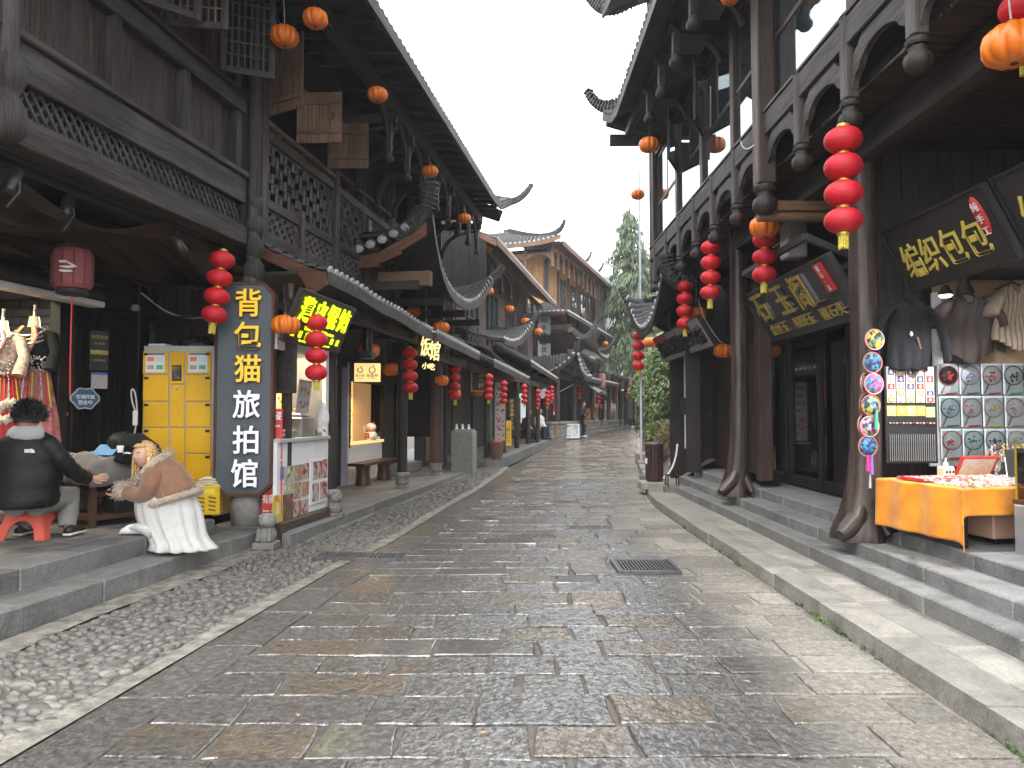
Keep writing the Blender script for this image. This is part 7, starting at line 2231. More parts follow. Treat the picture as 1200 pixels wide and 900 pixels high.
def quilt(a,b):
 x,y=(a-.5)*2,(b-.5)*2
 r_=max(abs(x),abs(y)); e=max(0,r_-.80)/.2
 X,Y=x*.56,y*.47
 nz=noise.noise(Vector((x*2.2,y*2.2,3)))*.05+noise.noise(Vector((x*6,y*6,9)))*.018
 z=.70+.10*(1-(x*x+y*y)*.4)+nz-e*e*.26-.012*(abs(math.sin(x*9+y*2)) ** 8)-.012*(abs(math.sin(y*9)) ** 8)
 k=1-.02*e+nz*e
 return FT@Vector((X*k,Y*k,z))
ql.grid(quilt,44,44)
qo=ql.build('quilt',M['quilt']); sd=qo.modifiers.new('solid','SOLIDIFY'); sd.thickness=.05; sd.offset=-1
tag(qo,'thick grey quilted blanket draped over the low wooden table','quilt')
dp=MB(); dp.grid(lambda a,b: FT@Vector((-.40+.5*a,-.26+.03*math.sin(a*14),.62-.46*b)),20,6); o_=dp.build('quilt_drop',M['quilt_dark'],qo)
nb_=MB(); nb_.tube(bez([FT@Vector((-.1,-.50,.74)),FT@Vector((.1,-.2,.83)),FT@Vector((.3,.1,.82)),FT@Vector((.56,-.1,.72))],12),.018,6,True,True,0,.5); nb_.build('navy_piping',M['navy'],qo)
tp=thing('tablet','tablet with a blue picture leaning back on the grey quilt','tablet',at(120,532,8.15).to_tuple() and TR(*at(119,534,8.15))@RZ(rad(-12))@RX(rad(-52)))
B(tp,'case','iron',(0,0,.09),(.30,.014,.20),None,.004); B(tp,'screen','blue_screen',(0,-.009,.09),(.275,.004,.175),None,0)
for k,(px,py,lb_,mt) in enumerate(((141,527,'small white paper cup on the quilt beside the bowed person','white'),(155,531,'crumpled white tissue on the quilt in front of the bowed person','paper'))):
 p=at(px,py,8.05); mb=MB()
 if k == 0: mb.lathe([(.03,-.03),(.038,.045),(.034,.045),(.03,-.02)],14,TR(*p))
 else: mb.grid(lambda a,b: p+Vector(((a-.5)*.16,(b-.5)*.12,.03*noise.noise(Vector((a*5,b*5,2))))),10,10)
 tag(mb.build('paper_cup' if k == 0 else 'tissue',M[mt]),lb_,'cup' if k == 0 else 'tissue')
p=gnd(113,611,.40)
pn=thing('steel_pot','steel pot with orange handled tongs under the low table','pot',TR(-4.72,8.36,.49))
mb=MB(); mb.lathe([(.001,0),(.085,0),(.09,.13),(.094,.135),(.084,.13),(.08,.012),(0,.012)],22); mb.build('vessel',M['steel'],pn)
mb=MB(); mb.tube(bez([(-.05,-.08,.02),(-.14,-.1,.05),(-.2,-.12,.12)],5),.012,6); mb.build('ladle',M['steel'],pn)
mb=MB(); mb.lathe([(0,.13),(.03,.14),(.035,.19),(.012,.24),(0,.235)],9); mb.build('tong_grip',M['orange_print'],pn)
B(tb_,'lower_shelf','wood_table',(0,0,.125),(.79,.66,.02),None,.003)
bk_=thing('black_basket','black basket box beside the steel pot under the low table','basket',TR(-4.46,8.32,.5)@RZ(ta))
for s in (-1,1): B(bk_,'side','plastic_black',(s*.12,0,.08),(.02,.26,.16),None,.004); B(bk_,'end','plastic_black',(0,s*.125,.0798),(.218,.02,.159),None,.004)
LX0,LX1,LY=at(165.5,500,9.3).x,at(250.5,500,9.3).x,9.3
zt=at(200,405,9.3).z
lk=thing('parcel_locker','yellow and grey luggage locker cabinet with instruction posters and a small screen','locker',ID,((LX0+LX1)/2,LY,.36))
B(lk,'case','locker_g',((LX0+LX1)/2,LY+.28,(zt+.40)/2),(LX1-LX0,.52,zt-.40),None,.01)
B(lk,'plinth','iron',((LX0+LX1)/2,LY+.29,.385),(LX1-LX0-.05,.46,.05),None,0)
cols=((167.5,197,(411,439,470.5,501,531.5,563,603)),(199.5,215.5,(411,450.5,501,563,603)),(217.5,247,(411,439,470.5,501,531.5,563,603)))
for ci,(xa,xb,ys) in enumerate(cols):
 for k,(ya,yb) in enumerate(zip(ys,ys[1:])):
  a,b=at(xa,ya,LY),at(xb,yb,LY)
  zb=max(b.z,.43)
  c=((a.x+b.x)/2,LY+.012,(a.z+zb)/2)
  if a.z-zb < .05: continue
  d_=B(lk,'door','locker_y',c,(b.x-a.x-.006,.03,a.z-zb-.012),None,.006)
  if ci != 1:
   B(d_,'lock','plastic_black',(b.x-.045 if ci == 2 else a.x+.045,LY-.006,a.z-.045),(.055,.012,.032),None,.003)
  if k == 0 and ci != 1:
   po=B(d_,'poster','paper',(c[0],LY-.006,c[2]+.0),(.245,.006,.25),None,0)
   B(po,'header','blue_print',(c[0],LY-.0105,c[2]+.11),(.235,.003,.024),None,0)
   for (dx,dz,mt) in ((-.058,.045,'orange_print'),(.058,.045,'print_mint'),(-.058,-.06,'print_grey'),(.058,-.06,'green_print')):
    B(po,'print',mt,(c[0]+dx,LY-.0105,c[2]+dz),(.085,.003,.055),None,0)
  if k == 0 and ci == 1:
   B(d_,'screen','iron',(c[0],LY-.006,c[2]-.07),(.12,.012,.20),None,.004)
   B(d_,'picture','pic_screen',(c[0],LY-.014,c[2]-.07),(.10,.004,.17),None,0)
  if k == 1 and ci == 1:
   kh=MB(); kh.lathe([(.012,0),(.012,.012),(0,.014)],10,TR(c[0]+.0,LY-.004,a.z-.06)@RX(rad(90))); kh.build('keyhole',M['steel'],d_)
bgp=MB(); bgp.grid(lambda a,b: Vector((LX0+.55+.26*math.cos(a*6.283)*math.sin(b*1.57+.0) ,LY+.28+.18*math.sin(a*6.283)*math.sin(b*1.57),zt+.005+.15*math.cos(b*1.57)+.03*noise.noise(Vector((a*9,b*7,1))))),40,14,0,False)
tag(bgp.build('plastic_bag',M['bag_black']),'crumpled black plastic bag lying on top of the yellow lockers','bag')
bx=MB(); bx.box((LX0+.13,LY+.2,zt+.02),(.22,.2,.03),None,.004); tag(bx.build('flat_box',M['paper']),'flat white box on the left end of the lockers','box')
cg=thing('power_strip','white socket block hanging on a white cable left of the lockers','power strip',TR(*at(158.5,490,9.2)))
B(cg,'block','white',(0,0,0),(.06,.04,.19),None,.01)
mb=MB(); mb.tube(bez([(0,0,.09),(-.1,0,.3),(-.08,0,.5),(0,0,.46),(.04,.02,.2),(.02,.02,-.05),(-.03,.02,-.25)],18),.010,6); mb.build('cable',M['wire_white'],cg)
p=gnd(239,604,.36)
cr=thing('plastic_crate','bright yellow slotted plastic crate with a yellow label beside the woman','crate',TR(p.x+.0,p.y+.12,.365)@RZ(rad(14)))
w_,d__,h_=.30,.26,.36
for s in (-1,1):
 sd_=B(cr,'side','crate_y',(s*(w_/2-.01),0,h_/2),(.02,d__,h_),None,.004)
 fr_=B(cr,'front','crate_y',(0,s*(d__/2-.01),h_/2),(w_-.042,.019,h_-.002),None,.004)
 for c_ in range(2):
  for r_ in range(4): B(fr_ if s < 0 else fr_,'slot','slot_dark',(-.065+.13*c_,s*(d__/2+.0005),.06+.05*r_),(.085,.004,.022),RY(rad(12)).to_3x3(),0)
  if s > 0:
   for r_ in range(4): B(sd_,'slot','slot_dark',(s*(w_/2+.0005),-.06+.12*c_,.06+.05*r_),(.004,.075,.022),RX(rad(12)).to_3x3(),0)
 B(cr,'rim','crate_y',(0,s*(d__/2),h_-.02),(w_+.012,.022,.03),None,.004)
B(cr,'base','crate_y',(0,0,.012),(w_-.045,d__-.045,.02),None,0)
B(cr,'label','label_yellow',(0.02,-d__/2-.003,.29),(.14,.003,.075),None,0)
cl=MB()
for k in range(3):
 cl.grid(lambda a,b: (cr.matrix_world@Vector(((a-.5)*(.26-.03*k),(b-.5)*.22,h_+.01+.03*k+.02*math.sin(math.pi*a)+.012*noise.noise(Vector((a*5,b*5,k)))))),14,10)
o_=cl.build('folded_cloth',M['cloth_cream']); sd=o_.modifiers.new('solid','SOLIDIFY'); sd.thickness=.022
tag(o_,'folded cream cloth lying on the yellow crate','cloth')
FBd=basis(at(100,467,8.75),(FA.to_3x3()@Vector((.45,1,0))),(0,0,1))
pl=[]
for k in range(48):
 a=6.283*k/48
 pl.append((.155*math.cos(a)*(1+.07*math.cos(4*a)),.125*math.sin(a)*(1+.10*math.cos(6*a))))
bd_=board('open_badge','blue scalloped badge with white open for business lettering on the dark door',FBd,0,0,.02,'badge_blue','badge_rim',poly=pl,rimw=.014)
write(bd_,'空调开放',-.082,.022,.056,.055,0,'white_print',.003,.008)
write(bd_,'营业中',-.058,-.046,.058,.058,0,'white_print',.003,.008)
FN=basis(at(116.5,411,9.0),(FA.to_3x3()@Vector((.55,1,0))),(0,0,1))
nt_=board('luggage_notice','narrow black notice with yellow free storage lettering on the dark corner post',FN,.22,.5,.02,'sign_dark',None)
write(nt_,'免费寄存',-.075,.17,.052,.05,0,'notice_dim',.002,.003); line(nt_,'0元服务',0,.09,.035,'notice_dim')
write(nt_,'免费寄存',-.078,-.02,.062,.052,0,'yellow_print',.002,.01); line(nt_,'空调开放',0,-.12,.035,'notice_dim')
nb2=board('white_notice','white notice sheet with a blue heading under the black storage notice',basis(at(116.5,446,9.0),(FA.to_3x3()@Vector((.55,1,0))),(0,0,1)),.19,.20,.006,'paper_dim',None)
B(nb2,'heading','blue_print',(0,.085,.002),(.19,.03,.003),None,0)
for k in range(4): B(nb2,'text_line','print_grey',(0,.045-.035*k,.002),(.14,.008,.002),None,0)
pd_=MB(); pk0=at(77,485,8.7)
pd_.box(pk0,(.05,.03,.045),None,.005); pd_.tube([pk0+Vector((-.018,0,.02)),pk0+Vector((-.018,0,.07)),pk0+Vector((0,0,.088)),pk0+Vector((.018,0,.07)),pk0+Vector((.018,0,.02))],.007,6)
tag(pd_.build('padlock',M['steel']),'steel padlock on the dark shop door','padlock')
F_=TR(*at(85,316,7.1))
dl=thing('drum_lantern','faded red drum lantern with ribs, a white fish emblem and a long cord','lantern',F_@RZ(rad(34)))
mb=MB(); mb.lathe([(.12,-.205),(.16,-.19),(.178,-.15),(.18,0),(.178,.15),(.16,.19),(.12,.205)],12,None,0,False); mb.build('shade',M['old_red'],dl)
for k in range(12):
 a=6.283*k/12; mb=MB(); mb.tube([(.122*math.cos(a),.122*math.sin(a),-.205),(.181*math.cos(a),.181*math.sin(a),-.15),(.183*math.cos(a),.183*math.sin(a),.15),(.122*math.cos(a),.122*math.sin(a),.205)],.005,4); mb.build('rib',M['rib_dark'],dl)
for z in (-.225,.225):
 mb=MB(); mb.lathe([(.14,-.02),(.14,.02),(.10,.035 if z > 0 else .03)],16,TR(0,0,z)@(ID if z > 0 else RX(rad(180)))); mb.build('cap',M['wood_dark'],dl)
mb=MB(); mb.tube([(0,0,-.26),(.0,0,-.9),(.005,0,-1.25)],.008,5); mb.build('cord',M['red_print'],dl)
mb=MB(); mb.tube([(0,0,.24),(0,0,.42)],.01,5); mb.build('hanger',M['wire_dark'],dl)
fe=MB(); K=basis((-.05,-.178,.0),(1,-.28,0),(0,0,1))
fe.prism([(-.075,.05),(-.02,.058),(.05,.02),(.085,.0),(.05,-.012),(.0,-.02),(-.07,-.012),(-.06,.0),(.02,.006),(.035,.012),(-.015,.036),(-.068,.03)],.005,K)
fe.prism([(-.07,-.035),(.03,-.036),(.05,-.05),(-.02,-.06),(-.065,-.055)],.005,K); fe.build('emblem',M['emblem_white'],dl)
def spot(label,px,py,Y,az,tilt,lit=False,r=.055,L=.2):
 s=thing('spot_lamp',label,'lamp',TR(*at(px,py,Y))@RZ(az)@RX(tilt))
 mb=MB(); mb.lathe([(r*.9,L/2),(r,L/2-.02),(r,-L/2),(r*.85,-L/2+.004),(r*.8,-L/2+.03)],18); mb.build('body',M['plastic_black'],s)
 mb=MB(); mb.lathe([(r*.82,0),(0,-.004)],16,TR(0,0,-L/2+.015)); mb.build('lens',M['lamp_warm' if lit else 'lens_grey'],s)
 mb=MB(); mb.tube([(r,0,.02),(r+.02,0,.1),(0,0,.24)],.012,6); mb.build('bracket',M['plastic_black'],s)
 return s
spot('black cylinder spot lamp under the timber ceiling, nearest the red drum lantern',79,242,6.5,0,rad(168))
spot('black cylinder spot lamp under the lattice beam, near the string of red lanterns',209,286,7.9,rad(-40),rad(-140))
spot('black cylinder spot lamp below the first gourd post at the left edge',15,212,5.75,0,rad(165))
spot('black spot lamp glowing above the costumed mannequin',37,335,8.4,0,rad(5),True,.045,.16)
aw_=thing('awning_cassette','rolled dark awning in a white cassette above the costume shop opening','awning',FA,(-1.6,6.0,3.0))
MB().tube([(-1.55,4.0,3.06),(-1.55,8.62,3.06)],.12,14).build('roll',M['plastic_black'],aw_)
B(aw_,'cassette','white_pipe',(-1.52,6.3,2.915),(.2,4.6,.07),None,.015)
for uu in (5.4,7.9): MB().lathe([(.128,-.04),(.130,0),(.128,.04)],16,TR(-1.55,uu,3.06)@RX(rad(90))).build('clip',M['white_pipe'],aw_)
la=MB(); la.lathe([(0,0),(.05,.01),(.06,.05),(.045,.09),(0,.1)],14,TR(*at(158,365,9.75))); tag(la.build('globe_lamp',M['globe_grey']),'small unlit grey globe lamp on the dark wall above the lockers','lamp')
def mannequin(label,px,py,Y,coat,band,skirt,k0):
 q=at(px,py,Y); z0=q.z
 t=thing('mannequin',label,'mannequin',ID,(q.x,Y,.36))
 X=lambda dx,dz,dy=0: Vector((q.x+dx,Y+dy,z0+dz))
 mb=MB(); loft(mb,[(X(0,-.62),Vector((.15,0,0)),Vector((0,.11,0))),(X(0,-.40),Vector((.125,0,0)),Vector((0,.10,0))),(X(0,-.2),Vector((.18,0,0)),Vector((0,.13,0))),(X(0,-.06),Vector((.20,0,0)),Vector((0,.11,0))),(X(0,.0),Vector((.07,0,0)),Vector((0,.06,0))),(X(0,.12),Vector((.05,0,0)),Vector((0,.05,0)))],20); mb.build('torso',M['mannequin'],t)
 mb=MB(); loft(mb,[(X(0,-.5),Vector((.175,0,0)),Vector((0,.135,0))),(X(0,-.36),Vector((.155,0,0)),Vector((0,.13,0))),(X(0,-.18),Vector((.215,0,0)),Vector((0,.16,0))),(X(0,-.07),Vector((.235,0,0)),Vector((0,.14,0))),(X(0,-.01),Vector((.1,0,0)),Vector((0,.09,0)))],26,6,.02,k0); ct=mb.build('coat',M[coat],t)
 for s in (-1,1):
  mb=MB(); mb.tube([X(s*.2,-.09),X(s*.28,-.3,-.03),X(s*.27,-.52,-.1)],[.065,.06,.075],12); mb.build('sleeve',M[coat],ct)
  for j,(mt,o) in enumerate(((band,0),('cloth_cream',.030),('pink_cloth',.055))):
   mb=MB(); mb.tube([X(s*(.05+o*.5),.0,-.10),X(s*(.10+o),-.12,-.165),X(-s*.02+s*o,-.34,-.15)],.014,6,True,True,0,.5); mb.build('band',M[mt],ct)
 sv_=MB()
 for j in range(150):
  a=RND.uniform(3.3,6.1); rr=.165+RND.uniform(0,.03)
  sv_.lathe([(0,-.012),(.014,0),(0,.012)],6,TR(q.x+rr*1.1*math.cos(a),Y+rr*math.sin(a),z0-.40+RND.uniform(-.13,.05)))
 sv_.build('silver_belt',M['silver'],t).__setitem__('kind','stuff')
 for j in range(3):
  mb=MB(); mb.tube([X(.17*math.cos(a),-.05-.05*j-.07*abs(math.sin(a)),-.06+.12*math.sin(a)) for a in [math.pi+math.pi*i/14 for i in range(15)]],.014,6); mb.build('silver_collar',M['silver'],t)
 mb=MB(); mb.tube([X(0,.12),X(0,.2),X(.005,.26)],[.02,.012,.02],8); mb.build('neck_rod',M['silver'],t)
 mb=MB(); loft(mb,[(X(0,-1.75+.0),Vector((.36,0,0)),Vector((0,.3,0)),2),(X(0,-1.1),Vector((.29,0,0)),Vector((0,.24,0)),1.5),(X(0,-.5),Vector((.18,0,0)),Vector((0,.14,0)),.6)],60,14,.03,k0+1); mb.build('skirt',M[skirt],t)
 for j in range(14):
  a=3.35+2.7*j/13
  mb=MB(); mb.tube([X(.2*math.cos(a),-.55,.17*math.sin(a)),X(.27*math.cos(a),-.95,.23*math.sin(a))],.016,5,True,True,0,.4); mb.build('ribbon',M[('red_print','tassel','pink_cloth','silver')[j % 4]],t)
mannequin('headless mannequin in a black coat with yellow bands and a silver belt',40,383,8.5,'knit_black','band_yellow','pink_cloth',1)
mannequin('headless mannequin in a cream embroidered coat at the left edge of the shop',3,388,8.3,'cream_robe','blue_print','red_print',4)
hg=MB(); p=at(57,470,9.3); hg.grid(lambda a,b: p+Vector(((a-.5)*(.26+.2*b),.05*math.sin(a*18),.55-1.3*b)),30,8); tag(hg.build('hanging_robe',M['pink_cloth']),'salmon pink robe hanging at the right side of the costume shop','robe')
wk=MB(); p=at(8,482,8.0)
for k in range(10):
 a=6.283*k/10; wk.lathe([(0,-.06),(.06,0),(0,.06)],10,TR(p.x+.10*math.cos(a),8.0+.06*math.sin(a),p.z+.1*math.sin(a)))
tag(wk.build('fleece_wreath',M['fur_white']),'white fleece headband ring on the mannequin skirt at the left edge','headband')
rw=MB()
for k in range(60):
 p=at(RND.uniform(0,60),RND.uniform(440,500),RND.uniform(8.8,9.4)); rw.lathe([(0,-.02),(.025,0),(0,.02)],6,TR(*p))
o_=rw.build('hanging_trinket',M['silver']); o_['label']='scattered silver trinkets glittering at the back of the costume shop'; o_['category']='trinkets'; o_['kind']='stuff'
def area(name,loc,size,energy,col,rot=(0,0,0)):
 d=bpy.data.lights.new(name,'AREA'); d.energy=energy; d.size=size; d.color=col
 o=bpy.data.objects.new(name,d); COL.objects.link(o); o.location=loc; o.rotation_euler=rot
p=FA@Vector((-2.35,7.2,3.35)); area('costume_shop_lamp',p,.5,34,(1,.86,.62))
p=FA@Vector((-2.5,9.3,3.2)); area('costume_shop_spot',p,.2,40,(1,.86,.62))
# ---- snack stall
VF=.50
def fa_rect(xa,xb,ya,yb,v=VF):
 a,b=AP(xa,(ya+yb)/2,v),AP(xb,(ya+yb)/2,v)
 m=(a.y+b.y)/2; pxm=(xa+xb)/2
 zt_,zb_=AP(pxm,ya,v).z,AP(pxm,yb,v).z
 return a.y,b.y,zb_,zt_
sl_=thing('snack_counter','white snack stall counter faced with food posters and a red seats available banner','counter',FA,(.5,9.9,.2))
ua,ub=9.22,10.78
B(sl_,'front','white',(VF-.03,(ua+ub)/2,.74),(.05,ub-ua,1.0),None,.003)
B(sl_,'worktop','locker_g',(VF-.30,(ua+ub)/2,1.26),(.66,ub-ua,.05),None,.006)
B(sl_,'end_panel','alu',(VF-.3,ub-.03,1.85),(.5,.04,1.15),None,.003)
B(sl_,'end_post','white',(VF-.03,ub-.06,1.9),(.06,.10,1.25),None,.003)
B(sl_,'head_panel','white',(VF-.05,(ua+ub)/2,2.52),(.05,ub-ua,.22),None,.003)
for (xa,xb,ya,yb,mt) in ((319,330.5,580,614,'pic_yellow'),(328.5,332,547,562,'blue_print'),(332.5,344.5,546,577,'pic_dumpling'),(331.5,343,579,609,'pic_noodle'),(345.5,353.5,544.5,563,'pic_fry'),(354.5,361.5,543,560.5,'pic_skewer'),(344.5,352.5,565.5,584,'pic_fry'),(354,361.5,564,581,'pic_fry'),(344,352,587,605,'pic_skewer'),(353,360.5,585,601,'pic_skewer')):
 a,b,c,d=fa_rect(xa,xb,ya,yb)
 B(sl_,'food_poster',mt,(VF+.003,(a+b)/2,(c+d)/2),(.008,b-a,d-c),None,0)
a,b,c,d=fa_rect(362.5,383,538,589)
pb=B(sl_,'price_board','white',(VF+.006,(a+b)/2,(c+d)/2),(.014,b-a,d-c),None,.002)
for (xa,xb,ya,yb) in ((366,371.3,541,562),(372.3,376.5,540,560),(377.3,382.3,538,559.5),(365,372.5,566,587),(374,382,564,584)):
 a,b,c,d=fa_rect(xa,xb,ya,yb); B(pb,'food_picture','pic_skewer',(VF+.016,(a+b)/2,(c+d)/2),(.004,b-a,d-c),None,0)
gs=MB(); gs.box((VF-.03,10.3,.255),(.14,.9,.02)); gs.build('grass_mat',M['leaf_mid'],sl_)
for k,(xa,xb,ya,yb,words) in enumerate(((306,329,479,539,('早餐','Breakfast','有座位','Seats available')),(306,328.5,540.5,604,('早餐','Breakfast','有座位','Seats available')))):
 p0,p1=at(xa,ya,9.08),at(xb,yb,9.08)
 wb_,hb_2=p1.x-p0.x,p0.z-p1.z
 bn=board('seats_banner',('upper' if k == 0 else 'lower')+' red banner with white breakfast and seats lettering behind the slate blue sign',basis(((p0.x+p1.x)/2,9.12,(p0.z+p1.z)/2),(1,.10,0),(0,0,1)),wb_,hb_2,.02,'red_print',None,cat='banner')
 write(bn,words[0],-wb_*.2,hb_2*.36,.115,.115,0,'white_print',.003,.01); line(bn,words[1],0,hb_2*.17,.055,'white_print',.003,.004)
 write(bn,words[2],-wb_*.30,-hb_2*.14,.085,.073,0,'white_print',.003,.01,sx=.9) if k == 0 else write(bn,words[2],-wb_*.31,-hb_2*.2,.12,.075,0,'white_print',.003,.008,sx=.62)
 line(bn,words[3],0,-hb_2*.36 if k == 0 else -hb_2*.42,.036,'white_print',.003,.003)
for k,(va,vb_,m_) in enumerate(((-.30,-.20,'gold_screen'),(-.165,-.085,'gold_screen'),(-.05,.065,'gold_screen'),(.09,.28,'lit_niche'))):
 B(h2,'lit_screen' if k < 3 else 'brown_panel',m_,((va+vb_)/2,10.795,1.78),(vb_-va,.02,1.0 if k < 3 else 1.1),None,0)
for vv in (-.18,-.068,.078): B(h2,'screen_post','wood_dark',(vv,10.79,1.78),(.026,.03,1.1),None,.003)
mn=board('menu_sheet','grey menu sheet of small food pictures hanging over the snack counter',basis(FA@AP(356.5,465,.42),FA.to_3x3()@Vector((-.1,1,0)),(.12,0,1)),.50,.46,.008,'paper_dim',None,cat='menu')
for r_ in range(2):
 for c_ in range(3):
  B(mn,'dish_picture','pic_skewer',(-.12+.13*c_,.08-.25*r_+(.0 if r_ == 0 else .06),.003),(.085,.09,.003),None,0)
  for j in range(3): B(mn,'price_line','print_grey',(-.12+.13*c_,.0-.22*r_+.022*j+(.0 if r_ == 0 else .12),.003),(.09,.008,.002),None,0)
for j in range(3): B(mn,'heading','red_print',(-.15+.14*j,.20,.003),(.08,.016,.003),None,0)
sb=MB()
p=FA@AP(378,490,.56)
sb.grid(lambda a,b: p+Vector((math.cos(a*6.283)*(.02+.075*math.sin(min(1,b*1.25)*2.2)),math.sin(a*6.283)*(.02+.05*math.sin(min(1,b*1.25)*2.2)),.22-.40*b+.025*math.sin(a*25)*b)),30,10)
tag(sb.build('plastic_bags',M['bag_white']),'bundle of white plastic bags hanging on the post of the snack counter','bag').name='plastic_bag_bundle'
stv=thing('steamer','square steel food steamer with an orange lid knob on the snack counter','steamer',FA,(.25,10.25,1.29))
B(stv,'body','steel_dull',(.2,10.35,1.42),(.36,.42,.26),None,.01); B(stv,'lid','steel',(.2,10.35,1.585),(.3,.36,.06),None,.02); B(stv,'knob','crate_y',(.2,10.35,1.65),(.05,.09,.06),None,.01)
pt=thing('sauce_tray','low steel tray with price labels at the near end of the snack counter','tray',FA,(.3,9.6,1.29))
B(pt,'tray','steel_dull',(.25,9.6,1.34),(.4,.5,.10),None,.01); B(pt,'price_label','paper',(.458,9.55,1.36),(.006,.3,.09),None,0); B(pt,'price_text','red_print',(.4625,9.55,1.36),(.003,.22,.03),None,0)
bt=MB()
for k in range(3): bt.lathe([(.03,0),(.03,.12),(.012,.16),(.012,.19)],10,TR(*(FA@Vector((.3,10.62+.06*k-.06,1.29)))))
bt.v and tag(bt.build('sauce_bottle',M['white']),'white sauce bottles at the far end of the snack counter','bottles')
p=FA@Vector((-.1,10.0,2.5)); area('snack_stall_lamp',p,.5,14,(1,.80,.52))
def lion(label,wx,wy,z,s=1.0):
 t=thing('stone_lion',label,'stone lion',TR(wx,wy,z)@SCL(s,s,s))
 B(t,'plinth','stone_lion',(0,0,.04),(.26,.26,.08),None,.01)
 mb=MB(); mb.lathe([(.10,.08),(.12,.12),(.12,.18),(.09,.24),(.075,.27)],14,None,0,True,5,.1); mb.build('body',M['stone_lion'],t)
 hm_=MB(); hm_.lathe([(.0,.24),(.085,.26),(.11,.31),(.105,.37),(.07,.41),(0,.42)],14,TR(.01,-.02,0),0,True,7,.1)
 for sg in (-1,1): hm_.lathe([(0,-.02),(.028,0),(0,.02)],8,TR(.06*sg,-.07,.39)); hm_.tube([(.06*sg,-.08,.24),(.07*sg,-.11,.1)],.028,8)
 hm_.lathe([(0,-.03),(.05,0),(0,.03)],10,TR(0,-.10,.31)); hm_.build('head',M['stone_lion'],t)
lion('small carved grey stone lion on the ground below the snack stall threshold, nearest the road',-2.93,8.72,0.0,1.0)
p=FA@Vector((.62,10.85,.13)); lion('small carved stone lion at the foot of the dark post right of the snack stall',p.x,p.y-.12,.12,.85)
hg_=thing('hanging_post_sign','black wooden drop post with a block foot, hanging above the lit wooden sign','post',FA,(.55,12.2,2.7))
MB().tube([(.55,12.2,3.2),(.55,12.2,2.62)],.085,10).build('shaft',M['black_wood'],hg_); B(hg_,'block','black_wood',(.55,12.2,2.57),(.22,.22,.12),None,.02)
p=at(430.5,436.5,12.1)
ls_=board('wooden_sign','lit pale wooden sign with two fruit outlines under a black drop post',basis(p,(1,.12,0),(0,0,1)),.43,.31,.05,'lit_wood',None)
for k,dx in enumerate((-.12,.08)):
 r_=.05 if k else .04
 mb=MB(); mb.tube([(dx+r_*math.cos(a),.04+r_*math.sin(a),.004) for a in [6.283*i/18+1.9 for i in range(17)]],.008,5); mb.tube([(dx+.005,.04+r_,.004),(dx+.03,.04+r_+.03,.004)],.007,5); mb.build('fruit_outline',M['black_print'],ls_)
 line(ls_,('果子茶','苹果屋')[k],dx,-.055,.05+.015*k,'wood_brown',.002,.005); B(ls_,'rule','wood_brown',(dx,-.10,.001),(.1,.006,.002),None,0)
p=at(504,408,14.3)
bs_=thing('bracket_sign','yellow outlined lit bracket sign hanging from the end of the tiled pent roof','sign',basis(p,(1,.35,-.1),(.0,0,1)))
B(bs_,'arm','white_pipe',(-.12,.34,-.02),(.42,.03,.03),None,0)
for k,ch in enumerate('饭馆'): piece('character',text_mesh(ch,.27,.02,.012,M['led_y']),bs_,TR(-.09+.19*k,.02-.06*k,0)@SCL(.8,1.5,1))
for k,ch in enumerate('小吃'): piece('character',text_mesh(ch,.14,.02,.012,M['led_y']),bs_,TR(-.06+.13*k,-.36,0))
p=at(561,447,21.0)
sm=board('framed_sign','small yellow framed sign with gold characters above a pumpkin lantern in the arcade',basis(p,(1,.2,0),(0,0,1)),.42,.55,.04,'sign_dark','label_yellow')
write(sm,'客栈',0.08,.1,.2,0,-.22,'label_yellow',.006,.02)
be=thing('wooden_bench','reddish wooden plank bench on two log stumps beside the lit niche','bench',FA,(-.55,15.6,.15))
mb=MB(); mb.box((-.55,15.6,.58),(.36,2.1,.06),None,.015); mb.build('seat',M['wood_bench'],be)
for uu in (14.95,16.25):
 mb=MB(); mb.lathe([(.17,0),(.16,.1),(.14,.25),(.155,.40)],14,TR(-.55,uu,.15),0,True,5,.08); mb.build('leg',M['wood_bench'],be)
p=FA@Vector((-.93,16.45,1.01))
lc=thing('lucky_cat','white and red beckoning cat figurine standing in the lit niche','figurine',TR(p.x,p.y,p.z)@RZ(rad(-30)))
mb=MB(); mb.lathe([(.11,0),(.14,.05),(.13,.14),(.09,.2),(.085,.21)],18); mb.build('body',M['white'],lc)
mb=MB(); mb.lathe([(0,.19),(.09,.21),(.12,.28),(.10,.35),(.05,.38),(0,.385)],18); mb.build('head',M['white'],lc)
for s in (-1,1):
 mb=MB(); mb.lathe([(.035,0),(.02,.04),(0,.07)],8,TR(.07*s,0,.345)@RY(.3*s)); mb.build('ear',M['red_print'],lc)
 mb=MB(); mb.lathe([(0,-.01),(.014,0),(0,.01)],8,TR(.04*s,-.105,.29)); mb.build('eye',M['black_print'],lc)
 mb=MB(); mb.tube([(.1*s,-.04,.14),(.13*s,-.08,.2 if s < 0 else .12),(.12*s,-.10,.31 if s < 0 else .07)],.03,8); mb.build('paw',M['white'],lc)
mb=MB(); mb.tube([(.088*math.cos(a),.088*math.sin(a),.205) for a in [6.283*i/20 for i in range(21)]],.016,6,False); mb.build('collar',M['red_print'],lc)
B(lc,'bib','red_print',(0,-.128,.10),(.12,.02,.12),None,.008); B(lc,'coin','gold',(0,-.142,.09),(.04,.012,.06),None,.005)
p=FA@Vector((-.6,15.9,2.0)); area('niche_lamp',p,.3,6,(1,.72,.40))
